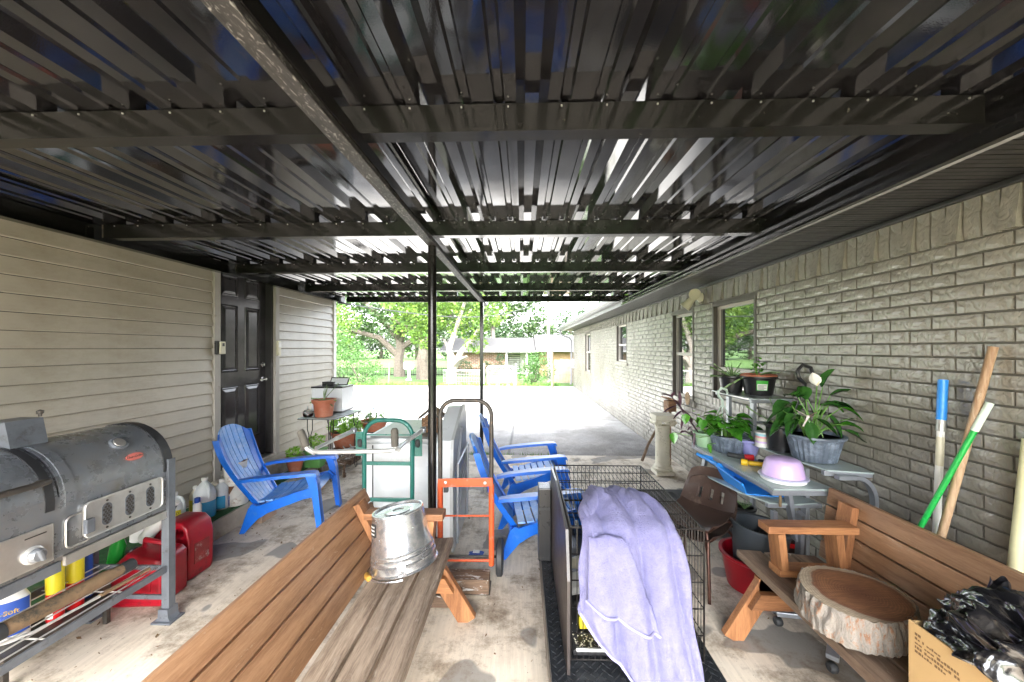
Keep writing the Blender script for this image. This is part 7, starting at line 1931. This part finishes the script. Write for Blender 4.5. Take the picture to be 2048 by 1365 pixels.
# ------------------------------------------------------------------ table by the garage with plants
gt2 = thing('wire_table', 'glass-topped hairpin-leg table by the garage wall holding the fish tank', 'table', (-2.35, 4.7, 0))
tp = [P(600, 837, z=.74), P(668, 838, z=.74), P(724, 820, z=.74), P(665, 818, z=.74)]
tp[3] = Vector((-2.62, tp[2].y, .74)); tp[0] = Vector((-2.60, tp[0].y, .74))
MB().prism([(p.x, p.y) for p in tp], .732, .74, 'z').build('glass_top', M['glass_frost'], gt2)
for (x, y) in ((tp[0].x + .12, tp[0].y + .04), (tp[1].x - .05, tp[1].y + .03), (tp[2].x - .06, tp[2].y - .05), (tp[3].x + .1, tp[3].y - .05)):
    gz_ = .158 if x < -2.47 else .003
    MB().tube([(x - .03, y, .73), (x - .03, y, .60), (x - .012, y, .54), (x - .014, y, gz_ + .03), (x, y, gz_), (x + .014, y, gz_ + .03), (x + .012, y, .54), (x + .03, y, .60), (x + .03, y, .73)], .005, 8).build('leg', M['wire'], gt2, True)
pts = [Vector((p.x, p.y, .728)) for p in tp]; MB().tube(pts, .005, 8, closed=True).build('frame', M['wire'], gt2, True)
tk = thing('fish_tank', 'white fish tank with a black hood and clear flap on the wire table', 'fish tank', (-2.42, 4.75, .74))
tx0, tx1, ty0, ty1 = -2.66, -2.27, 4.66, 4.98
MB().bx(tx0, tx1, ty0, ty1, .755, 1.045, .004).build('tank', mat('milky_tank', (.72, .75, .78), .15, var=.06, vs=3, bs=0), tk)
MB().bx(tx0 - .004, tx1 + .004, ty0 - .004, ty1 + .004, .7405, .757, .002).build('base_trim', M['black_plastic'], tk)
MB().bx(tx0 - .006, tx1 + .006, ty0 - .006, ty1 + .006, 1.046, 1.066, .003).build('top_trim', M['black_plastic'], tk)
MB().bx(tx0 + .09, tx0 + .24, ty0 + .08, ty1 - .05, 1.067, 1.12, .005).build('hood', M['black_plastic'], tk)
MB().box((tx1 - .10, ty0 + .14, 1.125), (.24, .012, .11), (R(-35), 0, 0), .002).build('flap_frame', M['black_plastic'], tk)
MB().box((tx1 - .10, ty0 + .133, 1.123), (.215, .006, .088), (R(-35), 0, 0)).build('flap_glass', M['milk'], tk)
c = P(648, 833, z=.741)
ap = thing('aloe_plant', 'aloe in a terracotta plastic pot in front of the fish tank', 'potted plant', c)
pot(ap, c, .095, .118, .205, M['terracotta'], rim=.016, lip=.045)
for (a, el, L) in ((100, 86, .16), (60, 72, .18), (20, 52, .26), (185, 20, .16), (200, 2, .15), (350, 12, .17), (330, -8, .17), (90, 65, .14), (140, 80, .11), (45, 80, .2)):
    blade(ap, c + Vector((0, 0, .19)), dirs(a, el), L, .022, M['aloe'], .05 if el > 40 else .25)
c = P(616, 833, z=.741)
cf_ = thing('glass_carafe', 'small clear glass feeder with pink liquid beside the aloe pot', 'glass jar', c)
MB().lathe([(.045, 0), (.055, .01), (.056, .05), (.04, .07), (.012, .085), (.010, .12), (.014, .125)], c, 24).build('glass', M['glass'], cf_, True)
MB().lathe([(.0, .002), (.044, .003), (.052, .012), (.053, .035), (0, .036)], c, 24).build('liquid', mat('pink_liquid', (.6, .16, .13), .2, bs=0), cf_, True)
# bushy basil-like plant
c = Vector((-2.42, 5.05, .20))
bu = thing('bushy_herb', 'bushy lime green herb in a terracotta pot under the wire table', 'potted plant', c)
MB().bx(-2.56, -2.26, 4.9, 5.2, .0, .199, .005).build('stand', bpy.data.materials['dirty_timber'], bu)
pot(bu, c, .12, .175, .22, M['terracotta'], rim=.014, lip=.04)
mb = MB(); crown(mb, [(c.x, c.y, c.z + .32, .20), (c.x - .12, c.y, c.z + .28, .12), (c.x + .13, c.y - .03, c.z + .29, .13)], 1500, .04, random.Random(8), .25, .7); stuff(mb.build('leaves', M['lime'], bu))
# lily in hanging pot beyond
c = P(748, 861, Y=5.35)
ly = thing('blue_flower_plant', 'strappy-leaved plant with blue flowers in a terracotta bowl beyond the green cart', 'potted plant', c)
pot(ly, c, .13, .19, .145, M['terracotta'], rim=.014, lip=.03)
MB().tube([(c.x, c.y, 0), (c.x, c.y, c.z - .02)], .03, 10).lathe([(.12, 0), (.12, .012), (0, .014)], (c.x, c.y, c.z - .015), 20).build('stand', M['wire'], ly, True)
for k in range(26):
    a = r2.uniform(0, 360); el = r2.uniform(30, 85); s = c + Vector((r2.uniform(-.08, .08), r2.uniform(-.05, .05), .13)); d = dirs(a, el); L1 = r2.uniform(.08, .22)
    stalk(ly, s, s + d * L1, 0, .003); leaf(ly, s + d * L1, Vector((d.x, d.y, d.z * .3)), r2.uniform(.09, .15), .035, M['pothos' if k % 3 else 'aloe'], .7, False, .25)
leaf(ly, c + Vector((-.03, 0, .18)), Vector((-.35, -.1, 1)), .34, .055, M['pothos'], .12, False, .2)
bf = mat('blue_petal', (.12, .30, .80), .6, bs=0)
for k in range(16): leaf(ly, c + Vector((r2.uniform(-.02, .1), -.04, .25 + r2.uniform(0, .18))), dirs(r2.uniform(0, 360), r2.uniform(-20, 60)), .06, .02, bf, .1, False, .1, 0, 5, 'petal')
# small pots on the ledge and low rack
c = Vector((-2.62, 4.32, .286 if False else .157)); c = P(590, 944, z=.16)
s1 = thing('seedling_pot', 'small terracotta pot of green seedlings by the door step', 'potted plant', c)
pot(s1, c, .06, .095, .17, M['terracotta'], lip=.03)
mb = MB(); crown(mb, [(c.x, c.y, c.z + .22, .09)], 260, .035, random.Random(3), .25); stuff(mb.build('leaves', M['lime'], s1))
c = P(632, 925, z=.20)
s2 = thing('green_tub', 'square green plant tub under the wire table', 'potted plant', c)
MB().bx(c.x - .09, c.x + .09, c.y - .09, c.y + .09, .157, .34, .01).build('tub', mat('leaf_green_tub', (.10, .28, .07), .5), s2)
MB().bx(c.x - .10, c.x + .10, c.y - .10, c.y + .10, .341, .362, .006).build('rim', bpy.data.materials['leaf_green_tub'], s2)
mb = MB(); crown(mb, [(c.x, c.y, .46, .10)], 220, .04, random.Random(5), .25); stuff(mb.build('leaves', M['lime'], s2))
rk = thing('low_bench', 'low dark slatted bench under the wire table carrying odd metal tools', 'bench', (-2.2, 4.9, 0))
ra, rb = P(622, 948, z=.21), P(664, 948, z=.21)
for k in range(5):
    x = -2.47 + k * .085; MB().beam((x, 4.42, .205), (x + .08, 5.35, .205), .05, .022, bev=.003).build('slat', bpy.data.materials['dirty_timber'], rk)
MB().beam((-2.48, 4.42, .18), (-2.10, 4.42, .18), .02, .03).build('rail', bpy.data.materials['dirty_timber'], rk); MB().beam((-2.40, 5.34, .18), (-2.02, 5.34, .18), .02, .03).build('rail', bpy.data.materials['dirty_timber'], rk)
for (x, y) in ((-2.14, 4.45), (-2.06, 5.3), (-2.44, 4.45), (-2.36, 5.3)): MB().bx(x - .014, x + .014, y - .014, y + .014, 0, .165).build('leg', bpy.data.materials['dirty_timber'], rk)
tl = thing('scroll_iron', 'tangle of pale scroll iron lying on the low bench', 'ironwork', (-2.2, 4.8, .22))
for k in range(6):
    a = Vector((-2.38 + .04 * k, 4.55 + .1 * k, .23)); MB().tube([a, a + Vector((.1, .02, .05)), a + Vector((.16, .12, .02)), a + Vector((.08, .2, .06))], .007, 6).build('bar', M['gate_wire'], tl, True)
MB().box((-2.36, 4.6, .25), (.14, .08, .05), (0, 0, .4), .01).build('box', mat('teal_box', (.1, .38, .42), .4), tl)
# pavers beside the ledge
for i, (x0, x1, y0, y1, z0) in enumerate(((-2.44, -2.30, 3.25, 3.45, 0), (-2.68, -2.50, 3.40, 3.50, .167), (-2.46, -2.2, 4.0, 4.12, 0))):
    tag(MB().bx(x0, x1, y0, y1, z0 + .001, z0 + .06, .005).build('paver_brick', M['paver']), ['pinkish paver lying on the slab by the paint cans', 'pinkish paver on the ledge next to the door step', 'pinkish paver on the slab in front of the door step'][i], 'paver')
